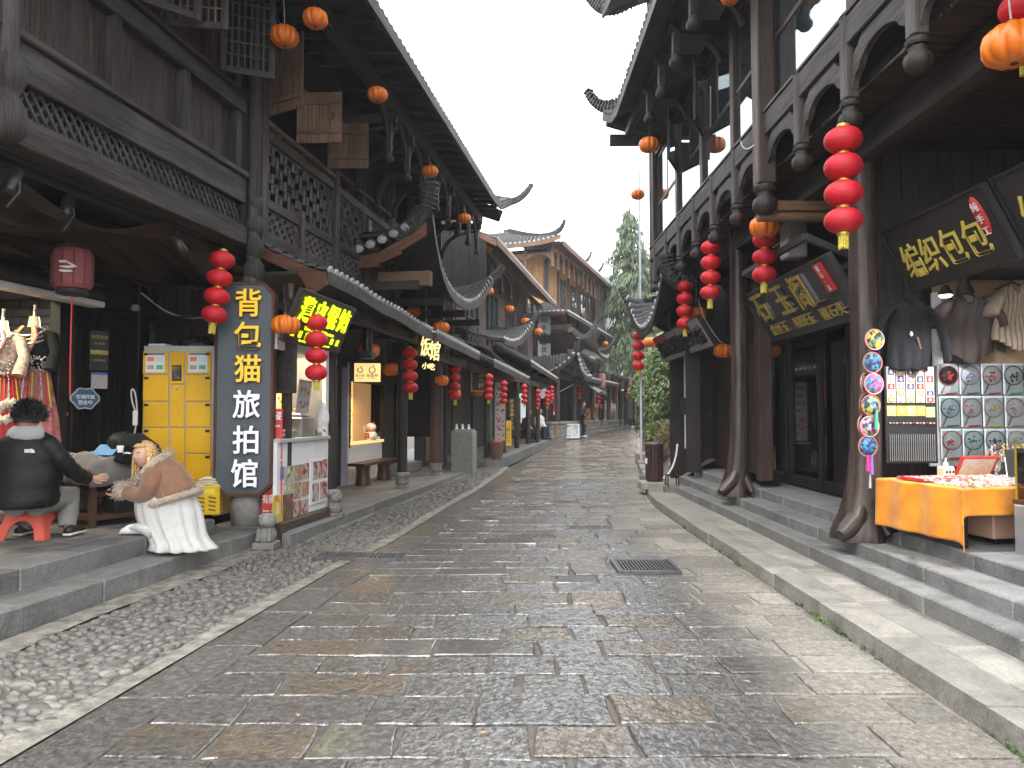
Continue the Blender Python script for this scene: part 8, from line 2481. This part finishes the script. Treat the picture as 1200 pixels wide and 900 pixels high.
# ---- farther left: poles, boards and kerbside things
gp=MB(); p=at(573,518,21.3); gp.tube([(p.x,21.3,elev(21.3)+.15),(p.x,21.3,2.6)],.085,12); tag(gp.build('green_pole',M['green_pole']),'dark green round pole beside the tall food picture board','pole')
p=at(586,482,22.6)
mb_=board('menu_board','tall grey board of red food pictures leaning by the green pole',basis(p,(1,.25,0),(0,0,1)),.36,1.85,.05,'sign_pale','wood_tan',cat='menu board')
for k in range(7): B(mb_,'dish_picture','pic_skewer',(0,.74-.25*k,.003),(.27,.17,.004),None,0)
p=at(595.7,507.5,23.3)
yb=board('yellow_board','narrow yellow upright board with a round black mark and small writing',basis(p,(1,.22,0),(0,.1,1)),.20,.80,.06,'crate_y',None,cat='notice board')
mb=MB(); mb.tube([(.05*math.cos(a),.12+.05*math.sin(a),.004) for a in [6.283*i/14 for i in range(15)]],.012,5,False); mb.build('round_mark',M['black_print'],yb)
for k in range(5): B(yb,'text_line','black_print',(0,-.02-.07*k,.001),(.12,.012,.003),None,0)
p=at(603,489,25.5)
bk2=board('price_sign','black upright sign with two columns of yellow foot massage prices',basis(p,(1,.25,0),(0,0,1)),.44,1.35,.05,'sign_dark',None)
for col,txt in ((.10,'肩颈按摩30元'),(-.10,'舒活泡脚20元')):
 for k,ch in enumerate(txt): line(bk2,ch,col,.56-.155*k,.14,'yellow_print',.004,.012)
p=gnd(582,543,.2)
pl_=thing('wicker_planter','brown tapered tub full of pinkish sundries beside the concrete stump','tub',TR(p.x,p.y+.1,elev(p.y)+.15))
mb=MB(); mb.lathe([(.15,0),(.20,.35),(.23,.5),(.24,.52),(.20,.5),(.17,.4)],18); mb.build('tub',M['wood_tan'],pl_)
mb=MB()
for k in range(26): mb.box((RND.uniform(-.14,.14),RND.uniform(-.14,.14),.5+RND.uniform(0,.12)),(.09,.06,.05),RZ(RND.uniform(0,3)).to_3x3(),.01)
mb.build('sundries',M['pink_cloth'],pl_)
p=at(644.5,510,32.2)
wbx=thing('wooden_crate','plain plywood crate standing at the kerb before the stone plinth','crate',TR(p.x,32.3,elev(32.3)+.17)@RZ(rad(-11)))
for s in (-1,1): B(wbx,'side','wood_pale',(s*.29,0,.30),(.03,.5,.6),None,.004); B(wbx,'panel','wood_tan',(0,s*.24,.30),(.548,.03,.598),None,.004)
B(wbx,'lid','wood_tan',(0,0,.615),(.62,.54,.03),None,.004)
p=at(666,508,34.0)
wc_=thing('painted_board','white framed board with a blue and grey drawing leaning on the plinth wall','board',basis((p.x,34.0,p.z+.12),(1,.1,0),(0,.12,1)))
B(wc_,'panel','pic_bluewhite',(0,0,-.02),(1.0,.6,.03),None,0)
for s in (-1,1): B(wc_,'frame','white',(s*.5,0,0),(.05,.66,.05),None,0); B(wc_,'frame','white',(0,s*.31,.001),(.948,.05,.05),None,0)
p=at(637,461,30.8)
nc_=board('paper_notice','white paper notice hanging askew under the tiled eave',basis(p,(1,.2,.45),(-.45,0,1)),.34,.36,.01,'paper',None)
for k in range(4): B(nc_,'text_line','print_grey',(0,.1-.07*k,.002),(.24,.02,.003),None,0)
p=at(650,475,34.2)
pkb=board('pink_banner','narrow magenta banner with a pale tab on the red brown doors',basis(p,(1,.3,0),(0,0,1)),.16,.95,.02,'magenta',None,cat='banner')
B(pkb,'tab','paper',(0,-.38,.002),(.14,.14,.004),None,0)
for k in range(4): line(pkb,'欢迎光临'[k],0,.36-.15*k,.11,'navy',.003,.01)
for k,(px,py,Y,w_) in enumerate(((704,446,38.5,.5),(721,448,45,.55))):
 F_=TR(*at(px,py,Y)); cl_=thing('cylinder_lantern',('nearer' if k == 0 else 'farther')+' faded pink drum lantern under the far porch eaves','lantern',F_)
 mb=MB(); mb.lathe([(w_*.4,-.38),(w_*.5,-.3),(w_*.5,.3),(w_*.4,.38)],12); mb.build('shade',M['old_red_pale'],cl_)
 mb=MB(); mb.lathe([(w_*.38,.38),(w_*.38,.46)],12); mb.build('cap',M['wood_dark'],cl_)
for k,(px,Y) in enumerate(((690,39),(703,42.5))):
 p=at(px,497,Y); st3=thing('fruit_stand',('nearer' if k == 0 else 'farther')+' little stand with orange goods between the porch columns','stand',TR(p.x,Y,1.2 if k == 0 else 1.3))
 B(st3,'table','wood_pale',(0,0,.3),(.7,.4,.5),None,.01); B(st3,'goods','orange_print',(0,0,.62),(.6,.35,.14),None,.04)
# ---- right hand kerb bend
p=gnd(769,566,.24)
bn_=thing('litter_bin','round topped brown slatted litter bin with a dark lid at the kerb bend','litter bin',TR(p.x,p.y+.18,.245))
for k in range(20):
 a=6.283*k/20
 B(bn_,'slat','bin_wood',(.165*math.cos(a),.165*math.sin(a),.39),(.046,.02,.70),RZ(a+math.pi/2).to_3x3(),.004)
mb=MB(); mb.lathe([(.155,0),(.155,.74)],20); mb.build('liner',M['plastic_black'],bn_)
mb=MB(); mb.lathe([(.185,.74),(.19,.765),(.15,.785),(0,.79)],22); mb.build('lid',M['sign_grey'],bn_)
B(bn_,'opening','dark',(-.14,-.10,.62),(.09,.03,.10),RZ(rad(-35)).to_3x3(),.004); B(bn_,'notice','paper',(-.172,-.06,.42),(.01,.07,.11),RZ(rad(20)).to_3x3(),0)
bkb=MB(); bkb.box((p.x-.02,p.y+.2,.18),(.55,.5,.16),None,.02); tag(bkb.build('stone_block',M['stone_step']),'rough stone block under the brown litter bin','stone block')
for k,(px,py,Y) in enumerate(((749.5,531,21.6),(752.5,519.5,24.4))):
 q=at(px,py,Y)
 tr_=thing('planter_trough',('nearer' if k == 0 else 'farther')+' terracotta planter trough on the kerb with red and yellow flowers','planter',TR(XR(Y)+.30,Y,elev(Y)+.245)@RZ(rad(-12)))
 for s in (-1,1): B(tr_,'side','terracotta',(s*.12,0,.12),(.03,.9,.24),None,.006); B(tr_,'end','terracotta',(0,s*.44,.12),(.208,.03,.238),None,.006)
 B(tr_,'soil','earth',(0,0,.17),(.2,.85,.06),None,0)
 for j in range(14):
  mb=MB(); c_=Vector((RND.uniform(-.09,.09),RND.uniform(-.4,.4),.26+RND.uniform(0,.1)))
  mb.lathe([(0,-.01),(.035,.005),(.02,.025),(0,.02)],7,TR(*c_)); mb.build('flower',M[('red_print','label_yellow','magenta','orange_print')[j % 4]],tr_)
 foliage('foliage',tr_,'leaf_mid',[(Vector((RND.uniform(-.08,.08),RND.uniform(-.38,.38),.2)),Vector((0,0,1))) for _ in range(24)],.09,.022,4,.03,60+k)
bsb=MB(); bsb.box((XR(19.9)+.25,19.9,elev(19.9)+.25),(.5,.9,.34),None,.03); tag(bsb.build('stone_block',M['stone_step']),'flat stone ledge at the kerb under the nearer planter trough','stone block')
for k in range(3):
 a=gnd(786+3*k,535,.5); mb=MB()
 mb.tube([(3.55+.07*k,16.35,.45),(3.95+.09*k,16.6,1.85-.15*k)],.026,8); tag(mb.build('leaning_pipe',M['white_pipe' if k == 0 else 'iron']),('white plastic pipe leaning on the grey boulder','dark iron pipe leaning on the boulder, beside the white one','second dark iron pipe, farthest right against the boulder')[k],'pipe')
fs_=thing('iron_stand','small square black iron stand on the paving by the lavender drainpipe','stand',TR(3.02,13.75,.24))
for a in (-.1,.1):
 for b in (-.1,.1): B(fs_,'leg','iron',(a,b,.1),(.02,.02,.2),None,0)
for b in (-.1,.1): B(fs_,'rail','iron',(0,b,.205),(.22,.02,.02),None,0); B(fs_,'rail','iron',(b,0,.2055),(.0201,.178,.019),None,0)
ss=thing('step_stool','low black wooden step in front of the sliding glass doors','step',TR(3.92,11.5,.51))
B(ss,'tread','black_wood',(0,0,.19),(.36,1.0,.04),None,.006)
for b in (-.42,.42): B(ss,'support','black_wood',(0,b,.085),(.3,.05,.168),None,.004)
cb2=MB(); cb2.box((3.62,11.85,.51+.13),(.10,.16,.26),None,.004); tag(cb2.build('carton',M['card']),'small orange brown carton standing by the square post','carton')
fe_=thing('fire_extinguisher','red fire extinguisher standing inside the glass door','fire extinguisher',TR(4.50,12.05,.52))
mb=MB(); mb.lathe([(.07,0),(.075,.02),(.075,.36),(.06,.41),(.025,.44),(.025,.47)],18); mb.build('cylinder',M['ext_red'],fe_)
mb=MB(); mb.box((0,0,.49),(.05,.05,.05),None,.008); mb.bar((-.02,0,.52),(-.10,0,.55),.02,.02); mb.build('valve',M['plastic_black'],fe_)
mb=MB(); mb.tube(bez([(0,-.03,.49),(.10,-.03,.5),(.11,-.02,.3),(.09,-.02,.15)],8),.011,6); mb.build('hose',M['plastic_black'],fe_); B(fe_,'label','paper',(-.05,-.055,.22),(.06,.02,.14),RZ(rad(-40)).to_3x3(),0)
# ---- trinket stall on the right
FTb=TR(3.62,5.86,.51)@RZ(rad(11))
tt=thing('stall_table','trinket stall table on a pinkish wheeled cabinet under an orange velvet cloth','table',FTb)
B(tt,'tabletop','wood_pale',(.85,.48,.46),(1.7,.96,.04),None,.004)
cab=B(tt,'cabinet','cab_pink',(1.0,.42,.22),(1.2,.6,.34),None,.01); B(cab,'door','cab_pink',(1.35,.115,.22),(.46,.015,.3),None,.004)
for a in (.5,1.5): B(tt,'caster','iron',(a,.2,.03),(.05,.05,.06),None,.01)
for a in (.08,1.62):
 for b in (.08,.88): B(tt,'leg','iron',(a,b,.22),(.04,.04,.44),None,0)
cv_=MB()
def drape(a,b):
 x=-.44+2.1*a; y=-.24+1.22*b
 X,Y,Z=x,y,.492
 fx,fy=max(0,-.015-x),max(0,-.015-y)
 if fx > 0: X=-.018-.04*fx+.016*math.sin(y*17); Z -= fx*1.02
 if fy > 0: Y=-.018-.05*fy+.014*math.sin(x*14); Z -= fy*.98
 if fx > 0 and fy > 0:
  m=max(fx,fy); X=-.02-.09*min(fx,fy); Y=-.02-.09*min(fx,fy); Z=.492-m*1.1-min(fx,fy)*.25
 return FTb@Vector((X,Y,Z))
cv_.grid(drape,90,60)
cvo=cv_.build('velvet_cloth',M['velvet']); tag(cvo,'orange velvet cloth draped over the trinket stall table','tablecloth')
sd=cvo.modifiers.new('solid','SOLIDIFY'); sd.thickness=.006
tr2=MB(); cols_=5
mats_=[M['silver'],M['trinket_pale'],M['trinket_pink'],M['red_print'],M['gold']]
for k in range(900):
 x,y=RND.uniform(.03,1.35),RND.uniform(.02,.78)
 if x > 1.0 and y > .5: continue
 r_=RND.uniform(.008,.02); p=FTb@Vector((x,y,.498+r_*.5+(.012 if y > .4 else 0)))
 c=RND.choices(range(5),(4,5,2,.5,.6))[0]
 tr2.box(p,(r_*2,r_*RND.uniform(.8,2.4),r_),RZ(RND.uniform(0,3)).to_3x3(),0,c)
o_=tr2.build('trinket',mats_); o_['label']='mass of small silver and pastel trinkets spread over the orange velvet'; o_['category']='trinkets'; o_['kind']='stuff'
for k,(x,y,w_,d_,m_,lb_) in enumerate(((.28,.62,.5,.3,'red_print','red lined flat tray of bracelets at the far street corner of the stall'),(.85,.52,.45,.32,'paper','white lined flat tray of rings in the middle of the stall table'))):
 t_=thing('jewellery_tray',lb_,'tray',FTb@TR(x,y,.50))
 B(t_,'base',m_,(0,0,.006),(w_,d_,.01),None,0)
 for s in (-1,1): B(t_,'rim',m_,(s*w_/2,0,.014),(.012,d_,.026),None,0); B(t_,'rim',m_,(0,s*d_/2,.0145),(w_-.013,.012,.025),None,0)
F_=FTb@TR(1.0,.50,.5)@RZ(rad(-20))
ph=thing('phone_stand','black phone in a white bracket standing on the orange velvet','phone',F_)
B(ph,'foot','white',(0,.02,.01),(.16,.12,.02),None,.008); B(ph,'bracket','white',(0,.03,.1),(.10,.02,.2),RX(rad(-12)).to_3x3(),.006); B(ph,'phone','plastic_black',(0,.0,.15),(.115,.012,.24),RX(rad(-12)).to_3x3(),.006)
F_=FTb@TR(.62,.86,.5)
jr=thing('scent_pot','cream square pot with dark dots and a dropper at the back of the stall table','pot',F_)
B(jr,'pot','cloth_cream',(0,0,.05),(.12,.10,.10),None,.012); MB().lathe([(.02,.1),(.022,.13),(.008,.14),(.006,.18)],10).build('dropper',M['white'],jr)
for k in range(3): MB().lathe([(.013,0),(0,.004)],8,TR(-.035+.035*k,-.051,.05)@RX(rad(90))).build('dot',M['black_print'],jr)
F_=FTb@TR(.92,.88,.5)@RX(rad(28))
bx_=thing('ring_box','tilted red framed display tray of pale beads at the back of the stall','display tray',F_)
B(bx_,'bed','trinket_pale',(0,0,.1),(.36,.02,.2),None,0)
for s in (-1,1): B(bx_,'frame','red_print',(s*.185,0,.1),(.015,.03,.23),None,0); B(bx_,'frame','red_print',(0,0,.1+s*.108),(.355,.03,.015),None,0)
for k,(x,y) in enumerate(((1.22,.86),(1.48,.82))):
 F_=FTb@TR(x,y,.5)
 hb0=thing('hairpin_box',('first' if k == 0 else 'second')+' dark patterned box bristling with pink topped hairpins, '+('beside the phone' if k == 0 else 'next to the glass case'),'hairpin box',F_)
 B(hb0,'box','pat_navy',(0,0,.07),(.22,.14,.14),None,.006)
 for j in range(22):
  a,b=RND.uniform(-.09,.09),RND.uniform(-.05,.05); hgt=RND.uniform(.2,.3)
  m_=MB(); m_.tube([(a,b,.12),(a*1.15,b*1.2,hgt)],.003,4); m_.lathe([(0,-.012),(.013,0),(0,.016)],6,TR(a*1.15,b*1.2,hgt),0); m_.build('hairpin',M[('trinket_pink','trinket_pale','gold')[j % 3]],hb0)
F_=TR(4.05,5.42,.51)@RZ(rad(11))
gc=thing('glass_case','brass edged glass case standing at the right edge on the light box','glass case',F_)
for a in (0,.6):
 for b in (0,.34): B(gc,'edge','gold',(a,b,.62),(.016,.016,.42),None,0)
for a,b in ((0,0),(.0,.34)): B(gc,'edge','gold',(.3,b,.835),(.584,.015,.015),None,0)
B(gc,'pane','glass_clear',(.3,.0,.62),(.58,.006,.4),None,0); B(gc,'pane','glass_clear',(0,.17,.62),(.006,.32,.4),None,0); B(gc,'floor','wood_bench',(.3,.17,.40),(.64,.38,.03),None,0)
lbx=thing('light_box','lit picture box of a golden robed seated figure at the right edge','light box',F_)
B(lbx,'case','alu',(.32,.17,.17),(.70,.36,.42),None,.01)
pc_=B(lbx,'picture','pic_sky',(.34,-.016,.17),(.62,.01,.39),None,0)
mb=MB(); mb.prism([(-.16,-.19),(.16,-.19),(.13,-.06),(.09,.02),(.04,.05),(-.04,.05),(-.09,.02),(-.13,-.06)],.004,basis((.22,-.0225,.16),(1,0,0),(0,0,1))); mb.build('printed_robe',M['robe_print'],pc_)
mb=MB(); mb.prism([(.045*math.cos(a),.06*math.sin(a)) for a in [6.283*i/16 for i in range(16)]],.005,basis((.22,-.0225,.27),(1,0,0),(0,0,1))); mb.build('printed_head',M['face_print'],pc_)
mb=MB(); mb.prism([(.048*math.cos(a),.045*math.sin(a)) for a in [math.pi*i/8 for i in range(9)]],.006,basis((.22,-.0225,.295),(1,0,0),(0,0,1))); mb.build('printed_hair',M['wood_brown'],pc_)
for k in range(4): MB().lathe([(.025,0),(0,.004)],8,TR(.06+.04*k,-.022,.02+.02*(k % 2))@RX(rad(90))).build('printed_flower',M['trinket_pink'],pc_)
YB_=7.0
c0,c1=at(1036,429,YB_),at(1100,543,YB_)
kw,kh_=c1.x-c0.x,c0.z-c1.z
kb=board('keyring_board','black hanging panel of little framed charms above a row of dark chains',basis(((c0.x+c1.x)/2,YB_,(c0.z+c1.z)/2),(1,.02,0),(0,0,1)),kw,kh_,.03,'plastic_black',None,cat='display board')
cm_=['charm_navy','charm_tan','charm_navy','charm_tan','charm_grey','charm_grey','charm_navy','charm_pink','charm_navy','charm_red','charm_red','charm_pink','charm_navy','charm_red','charm_tan','charm_mint','charm_orange','charm_mint','charm_orange','charm_navy','charm_orange','charm_mint','charm_orange','charm_mint','charm_red']
dot=MB(); dot.lathe([(.017,0),(.014,.006),(0,.007)],10,SCL(1,1.2,1)); dot.lathe([(.010,0),(.008,.006),(0,.007)],8,TR(0,.022,0)); dome=dot.mesh('figure',M['trinket_pale'])
rows_y=[.135,.215,.29,.36,.425]
for r_ in range(5):
 hgt=(.085,.075,.07,.06,.06)[r_]
 for c_ in range(5):
  x=-kw/2+kw*(c_+.62)/5.35; y=kh_/2-kh_*rows_y[r_]+.075
  cd_=B(kb,'charm_card','charm_frame',(x,y,.004),(.082,hgt,.006),None,0)
  B(cd_,'card_face',cm_[r_*5+c_],(x,y,.0085),(.066,hgt-.016,.003),None,0)
  piece('figure',dome,cd_,TR(x,y-.008,.010)@SCL(.9,hgt/.085,1))
for c_ in range(5):
 x=-kw/2+kw*(c_+.62)/5.35; y=kh_/2-kh_*.515+.05
 cd_=B(kb,'charm_card',('charm_lime','charm_amber')[c_ % 2],(x,y-(.012 if c_ == 4 else 0),.004),(.088,.098,.006),None,0)
 piece('figure',dome,cd_,TR(x,y-.01,.0075)@SCL(1.0,1.2,1))
for k in range(14):
 x=-kw*.42+kw*.84*k/13; y=-kh_*.09
 mb=MB(); mb.lathe([(0,-.02),(.011,-.006),(.006,.012),(0,.02)],7,TR(x,y,.012)); mb.build('charm',M[('trinket_pale','trinket_pink','charm_mint','charm_red')[k % 4]],kb)
ch_=MB(); ch_.tube([(0,0,0),(0,-kh_*.27,0)],.0045,5); ch_.lathe([(0,-.01),(.007,0),(0,.01)],6,TR(0,-kh_*.275,0)); chm=ch_.mesh('chain',M['steel_dull'])
for k in range(22): piece('chain',chm,kb,TR(-kw*.43+kw*.86*k/21,-kh_*.20,.009))
fan_l=['red on black','lilac sprig','rose pink peony','black vine','pale pink bud','turquoise wave','pink carp','yellow and teal butterfly','pink blossom','violet spray','red and orange rose','green peacock feather','ink landscape','small red berry','grey reed']
inks=[('fan_red','black_print','red_print'),('fan_lilac','paper','fanrim_lilac'),('fan_red','paper','fanrim_pink'),('fan_ink','paper','fanrim_dark'),('fan_pink','paper','fanrim_pink'),('fan_teal','paper','fanrim_teal'),('fan_pink','paper','fanrim_pink'),('fan_mix','paper','fanrim_cream'),('fan_pink','paper','fanrim_pink'),('fan_lilac','paper','fanrim_lilac'),('fan_red','paper','red_print'),('fan_green','paper','fanrim_teal'),('fan_ink','paper','fanrim_dark'),('fan_mix','paper','fanrim_cream'),('fan_ink','paper','fanrim_dark')]
tailc=['red_print','lilac_print','magenta','green_print','trinket_pink','blue_print','magenta','label_yellow','trinket_pink','lilac_print','red_print','green_print','black_print','red_print','print_grey']
pn_=at(1150,490,7.22)
fp=MB(); fp.box((pn_.x+.22,7.26,pn_.z+.02),(1.45,.03,1.0),None,.004); fp=fp.build('display_panel',M['paper_dim']); tag(fp,'pale panel behind the rows of bagged round fans','panel')
for r_ in range(3):
 for c_ in range(5):
  k=r_*5+c_
  p=at(1111.5+25.4*c_+(2*r_),440+38*r_,7.2)
  F_=basis(p,(1,.03,0),(0,0,1))
  f_=thing('round_fan','round fan with %s embroidery in a clear bag, %s' % (fan_l[k],('top row','middle row','bottom row')[r_]),'fan',F_,(0,0,0),'bagged round fans on the stall wall')
  B(f_,'bag_card','fan_bag',(.0,-.035,-.012),(.205,.305,.006),None,0)
  mb=MB(); mb.lathe([(.092,0),(.092,.004),(0,.004)],28); d_=mb.build('disc',M[inks[k][1]],f_)
  rr=random.Random(k)
  em=MB()
  for j in range(22):
   a=rr.uniform(0,6.283); q_=rr.uniform(0,.05) ** 1; cx_,cy_=-.01+rr.uniform(-.02,.02)+q_*math.cos(a),-.012+q_*math.sin(a)
   em.lathe([(.011*rr.uniform(.5,1.3),0),(0,.003)],6,TR(cx_,cy_,.005+.0003*j)@SCL(1,rr.uniform(.5,1),1),0,False)
  em.build('embroidery',M[inks[k][0]],d_)
  mb=MB(); mb.tube([(.093*math.cos(a),.093*math.sin(a),.004) for a in [6.283*i/28 for i in range(29)]],.005,5,False); mb.build('rim',M[inks[k][2]],f_)
  mb=MB(); mb.tube([(-.035,-.088,.004),(-.075,-.175,.004)],.006,6); mb.build('handle',M['wood_pale'],f_)
  mb=MB(); mb.box((.03,-.178,-.006),(.12,.016,.006),RZ(rad(3)).to_3x3()); mb.build('tassel',M[tailc[k]],f_)
  mb=MB(); mb.grid(lambda a,b: ((a-.5)*.205,-.035+(b-.5)*.305,.012+.004*noise.noise(Vector((a*7,b*9,k)))),8,10); mb.build('bag',M['film'],f_)
fgb=thing('round_fan','larger bagged fan with a goldfish, pinned above the rows of fans','fan',basis(at(1130,413,7.2),(1,.03,0),(0,0,1)))
mb=MB(); mb.lathe([(.12,0),(.12,.004),(0,.004)],26); d_=mb.build('disc',M['paper_dim'],fgb)
mb=MB(); mb.lathe([(.03,0),(0,.006)],10,TR(.05,.0,.005)@SCL(1.3,.7,1)); mb.prism([(.08,0),(.13,.02),(.12,-.02)],.004,TR(0,0,.005)); mb.lathe([(.04,0),(0,.006)],10,TR(-.11,-.0,.006)@SCL(.5,1,1)); mb.build('goldfish',M['orange_print'],d_)
mb=MB(); mb.grid(lambda a,b: ((a-.5)*.32,(b-.5)*.26,.012+.006*noise.noise(Vector((a*7,b*9,50)))),8,8); mb.build('bag',M['film'],fgb)
hs=thing('hoop_string','string of colourful embroidered hoops with tassels hanging on the root column','wall hanging',ID,at(1019,470,6.75))
for k,(px,py,c) in enumerate(((1024.5,398,'hoop_a'),(1022,425,'hoop_b'),(1023.5,450,'hoop_c'),(1020,475,'hoop_d'),(1018.5,500,'hoop_e'),(1016.5,523,'hoop_b'),(1015,449,'hoop_e'),(1013.5,474,'hoop_b'),(1012,498,'hoop_b'))):
 p=at(px,py,6.72 if k < 6 else 6.80); F_=basis(p,(1,.15 if k < 6 else .6,0),(0,0,1))
 mb=MB(); mb.lathe([(.092,0),(.092,.008),(0,.008)],26,F_); d_=mb.build('hoop',M[c],hs)
 mb=MB(); mb.tube([F_@Vector((.094*math.cos(a),.094*math.sin(a),.006)) for a in [6.283*i/26 for i in range(27)]],.007,5,False); mb.build('hoop_rim',M['terracotta' if k % 2 else 'trinket_pink'],d_)
for (px,py0,py1,c) in ((1017,533,552,'magenta'),(1021.5,533,556,'lilac_print'),(1019.5,556,572,'steel_dull'),(1027,482,503,'green_print')):
 mb=MB(); mb.tube([at(px,py0,6.7),at(px,py1,6.7)],[.012,.02],8); mb.build('tassel',M[c],hs)
bc=MB(); a0,a1=at(1092,345,7.38),at(1225,430,7.38)
bc.grid(lambda a,b: Vector((a0.x+(a1.x-a0.x)*a,7.38+.015*math.sin(a*20),a0.z+.25+(a1.z-.1-a0.z-.25)*b)),40,8)
tag(bc.build('backcloth',M['backcloth']),'tan cloth backdrop with handwritten characters behind the hanging knitwear','backdrop')
bcw=bpy.data.objects['backcloth']
for (px,py,ch,sz) in ((1158,352,'待',.13),(1161,376,'缘',.12),(1159,388,'盒',.14),(1175,388,'古',.1),(1160,407,'好',.12),(1174,407,'呀',.12),(1188,408,'！',.12)):
 o_=piece('character',text_mesh(ch,sz,.002,.0,M['black_print']),bcw,basis(at(px,py,7.34),(1,0,0),(.05,0,1)))
wp_=MB(); wp_.box((at(1098,390,7.3).x,7.30,2.45),(.09,.05,.75),None,.006); tag(wp_.build('white_batten',M['white']),'white batten standing between the black jacket and the tan backcloth','batten')
def garment(label,px,py,Y,w,h,m,vneck=.12,wave=14,seed=0,flare=1.2,sleeve=.5):
 p=at(px,py,Y)
 t=thing('knit_top',label,'garment',ID,p)
 mb=MB()
 bw=w*(.62 if sleeve < .4 else .80)
 def g(a,b):
  x=(a-.5)*2
  half=bw/2*(.55+.45*min(1,b/.12) ** .6)*(1+(flare-1)*b)
  drop=.10*w*abs(x) ** 1.5*max(0,1-b*6)
  zz=-h*b*(1+(.10*math.cos(x*3) if sleeve >= .4 else .02*math.sin(x*9)))-drop-(vneck*(1-abs(x)*2.6)*(1-b*8) if abs(x) < .38 and b < .12 else 0)
  return p+Vector((half*x,-.06*math.cos(x*1.5)+.014*math.sin(x*wave+seed+b*2)*(.3+b)-.02*math.sin(b*9+x*3),zz))
 mb.grid(g,40,22)
 o=mb.build('cloth',M[m],t); s=o.modifiers.new('solid','SOLIDIFY'); s.thickness=.016
 for sg in (-1,1):
  q0=p+Vector((sg*bw*.40,-.02,-.07)); q1=p+Vector((sg*w*.56,-.03,-h*(.30 if sleeve < .4 else .26))); q2=p+Vector((sg*w*(.56 if sleeve < .4 else .62),-.04,-h*(.88 if sleeve < .4 else .52)))
  sv3=MB(); sv3.tube(bez([q0,q1,q2],8),[.06,.075,.08,.078,.075,.072,.07,.068,.064] if sleeve < .4 else [.06,.09,.11,.12,.12,.12,.115,.11,.10],12,True,True,0,.4)
  sv3.build('sleeve',M[m],o)
 hgm=MB(); hgm.tube([p+Vector((-.16,0,-.04)),p+Vector((0,0,.03)),p+Vector((.16,0,-.04))],.010,6); hgm.tube(bez([p+Vector((0,0,.03)),p+Vector((0,0,.1)),p+Vector((.04,0,.12)),p+Vector((.03,0,.07))],6),.005,5); hgm.build('hanger',M['plastic_black'],t)
 return t
g1=garment('black hanging knit jacket with a pale pendant between column and backcloth',1064,352,7.0,.62,.68,'knit_black',.1,13,1,1.08,.2)
mb=MB(); p=at(1068,391,6.9); mb.lathe([(0,-.03),(.018,-.01),(.008,.02),(0,.025)],8,TR(*p)); mb.build('pendant',M['trinket_pale'],g1); mb=MB(); mb.tube([at(1075,395,6.9),at(1079,409,6.9)],.010,6); mb.build('tag',M['wood_tan'],g1)
garment('dark brown knitted poncho with an open front under the stall lamps',1131,346,7.15,.52,.62,'knit_brown',.16,11,2,1.25)
garment('beige ribbed knitted poncho hanging at the right edge of the stall',1186,334,7.1,.40,.60,'knit_beige',.14,30,3,1.35)
l1=thing('stall_lamp','lit round stall lamp shining over the brown poncho','lamp',TR(*at(1108,346,6.95)))
mb=MB(); mb.lathe([(.065,0),(.06,.03),(.03,.08),(.018,.1)],16); mb.build('shade',M['plastic_black'],l1); mb=MB(); mb.lathe([(.06,0),(.045,-.018),(0,-.024)],16); mb.build('bulb',M['lamp_cool'],l1)
l2=thing('stall_lamp','unlit black cone stall lamp right of the lit one','lamp',TR(*at(1131,342,6.9)))
mb=MB(); mb.lathe([(.085,-.02),(.075,.02),(.045,.07),(.03,.13)],16); mb.build('shade',M['plastic_black'],l2)
p=at(1140,352,6.2); area('stall_lamp_light',p,.15,27,(.95,.98,1),(rad(-10),0,0))
# ---- weeds in the kerb joint and a few fallen leaves
wd_=[]
for k in range(90):
 y=RND.choice((RND.uniform(4.6,6.2),RND.uniform(5.2,5.9),RND.uniform(7.4,11),RND.uniform(3.2,3.7)))
 wd_.append((Vector((XR(y)-.012+RND.uniform(-.015,.005),y,.004)),Vector((-.5,0,.8))))
o=foliage('weeds',None,'leaf_mid',wd_,.035,.008,6,.008,77,.2,.5); o['kind']='stuff'; o['label']='small green weeds in the joint under the right kerb'
lf_=MB()
for (px,py) in ((418,788),(428,791),(560,860),(660,742),(508,700),(905,720),(720,610),(760,636),(640,660),(350,840),(250,720),(880,800),(590,640),(700,575)):
 p=gnd(px,py,.016); a=RND.uniform(0,6.28)
 K=TR(*p)@RZ(a)@RX(RND.uniform(-.2,.2))
 lf_.add([K@Vector(v) for v in ((0,0,0),(.012,.02,.004),(0,.055,0),(-.012,.02,.004))],[(0,1,2,3)])
o=lf_.build('fallen_leaves',M['wood_pale']); o['kind']='stuff'; o['label']='a few small tan fallen leaves on the wet paving'
# ---- damp air
hzm=bpy.data.materials.new('damp_air'); hzm.use_nodes=True
ht=hzm.node_tree; ht.nodes.remove(ht.nodes['Principled BSDF'])
pv=N(ht,'ShaderNodeVolumePrincipled',{'Density': .0010,'Anisotropy': .2}); pv.inputs['Color'].default_value=(.92,.95,1,1)
LK(ht,pv.outputs[0],ht.nodes['Material Output'].inputs['Volume'])
hb9=MB(); hb9.box((20,95,17),(330,210,42))
hzo=hb9.build('haze',hzm); hzo['kind']='stuff'; hzo['label']='thin pale damp air over the whole street'
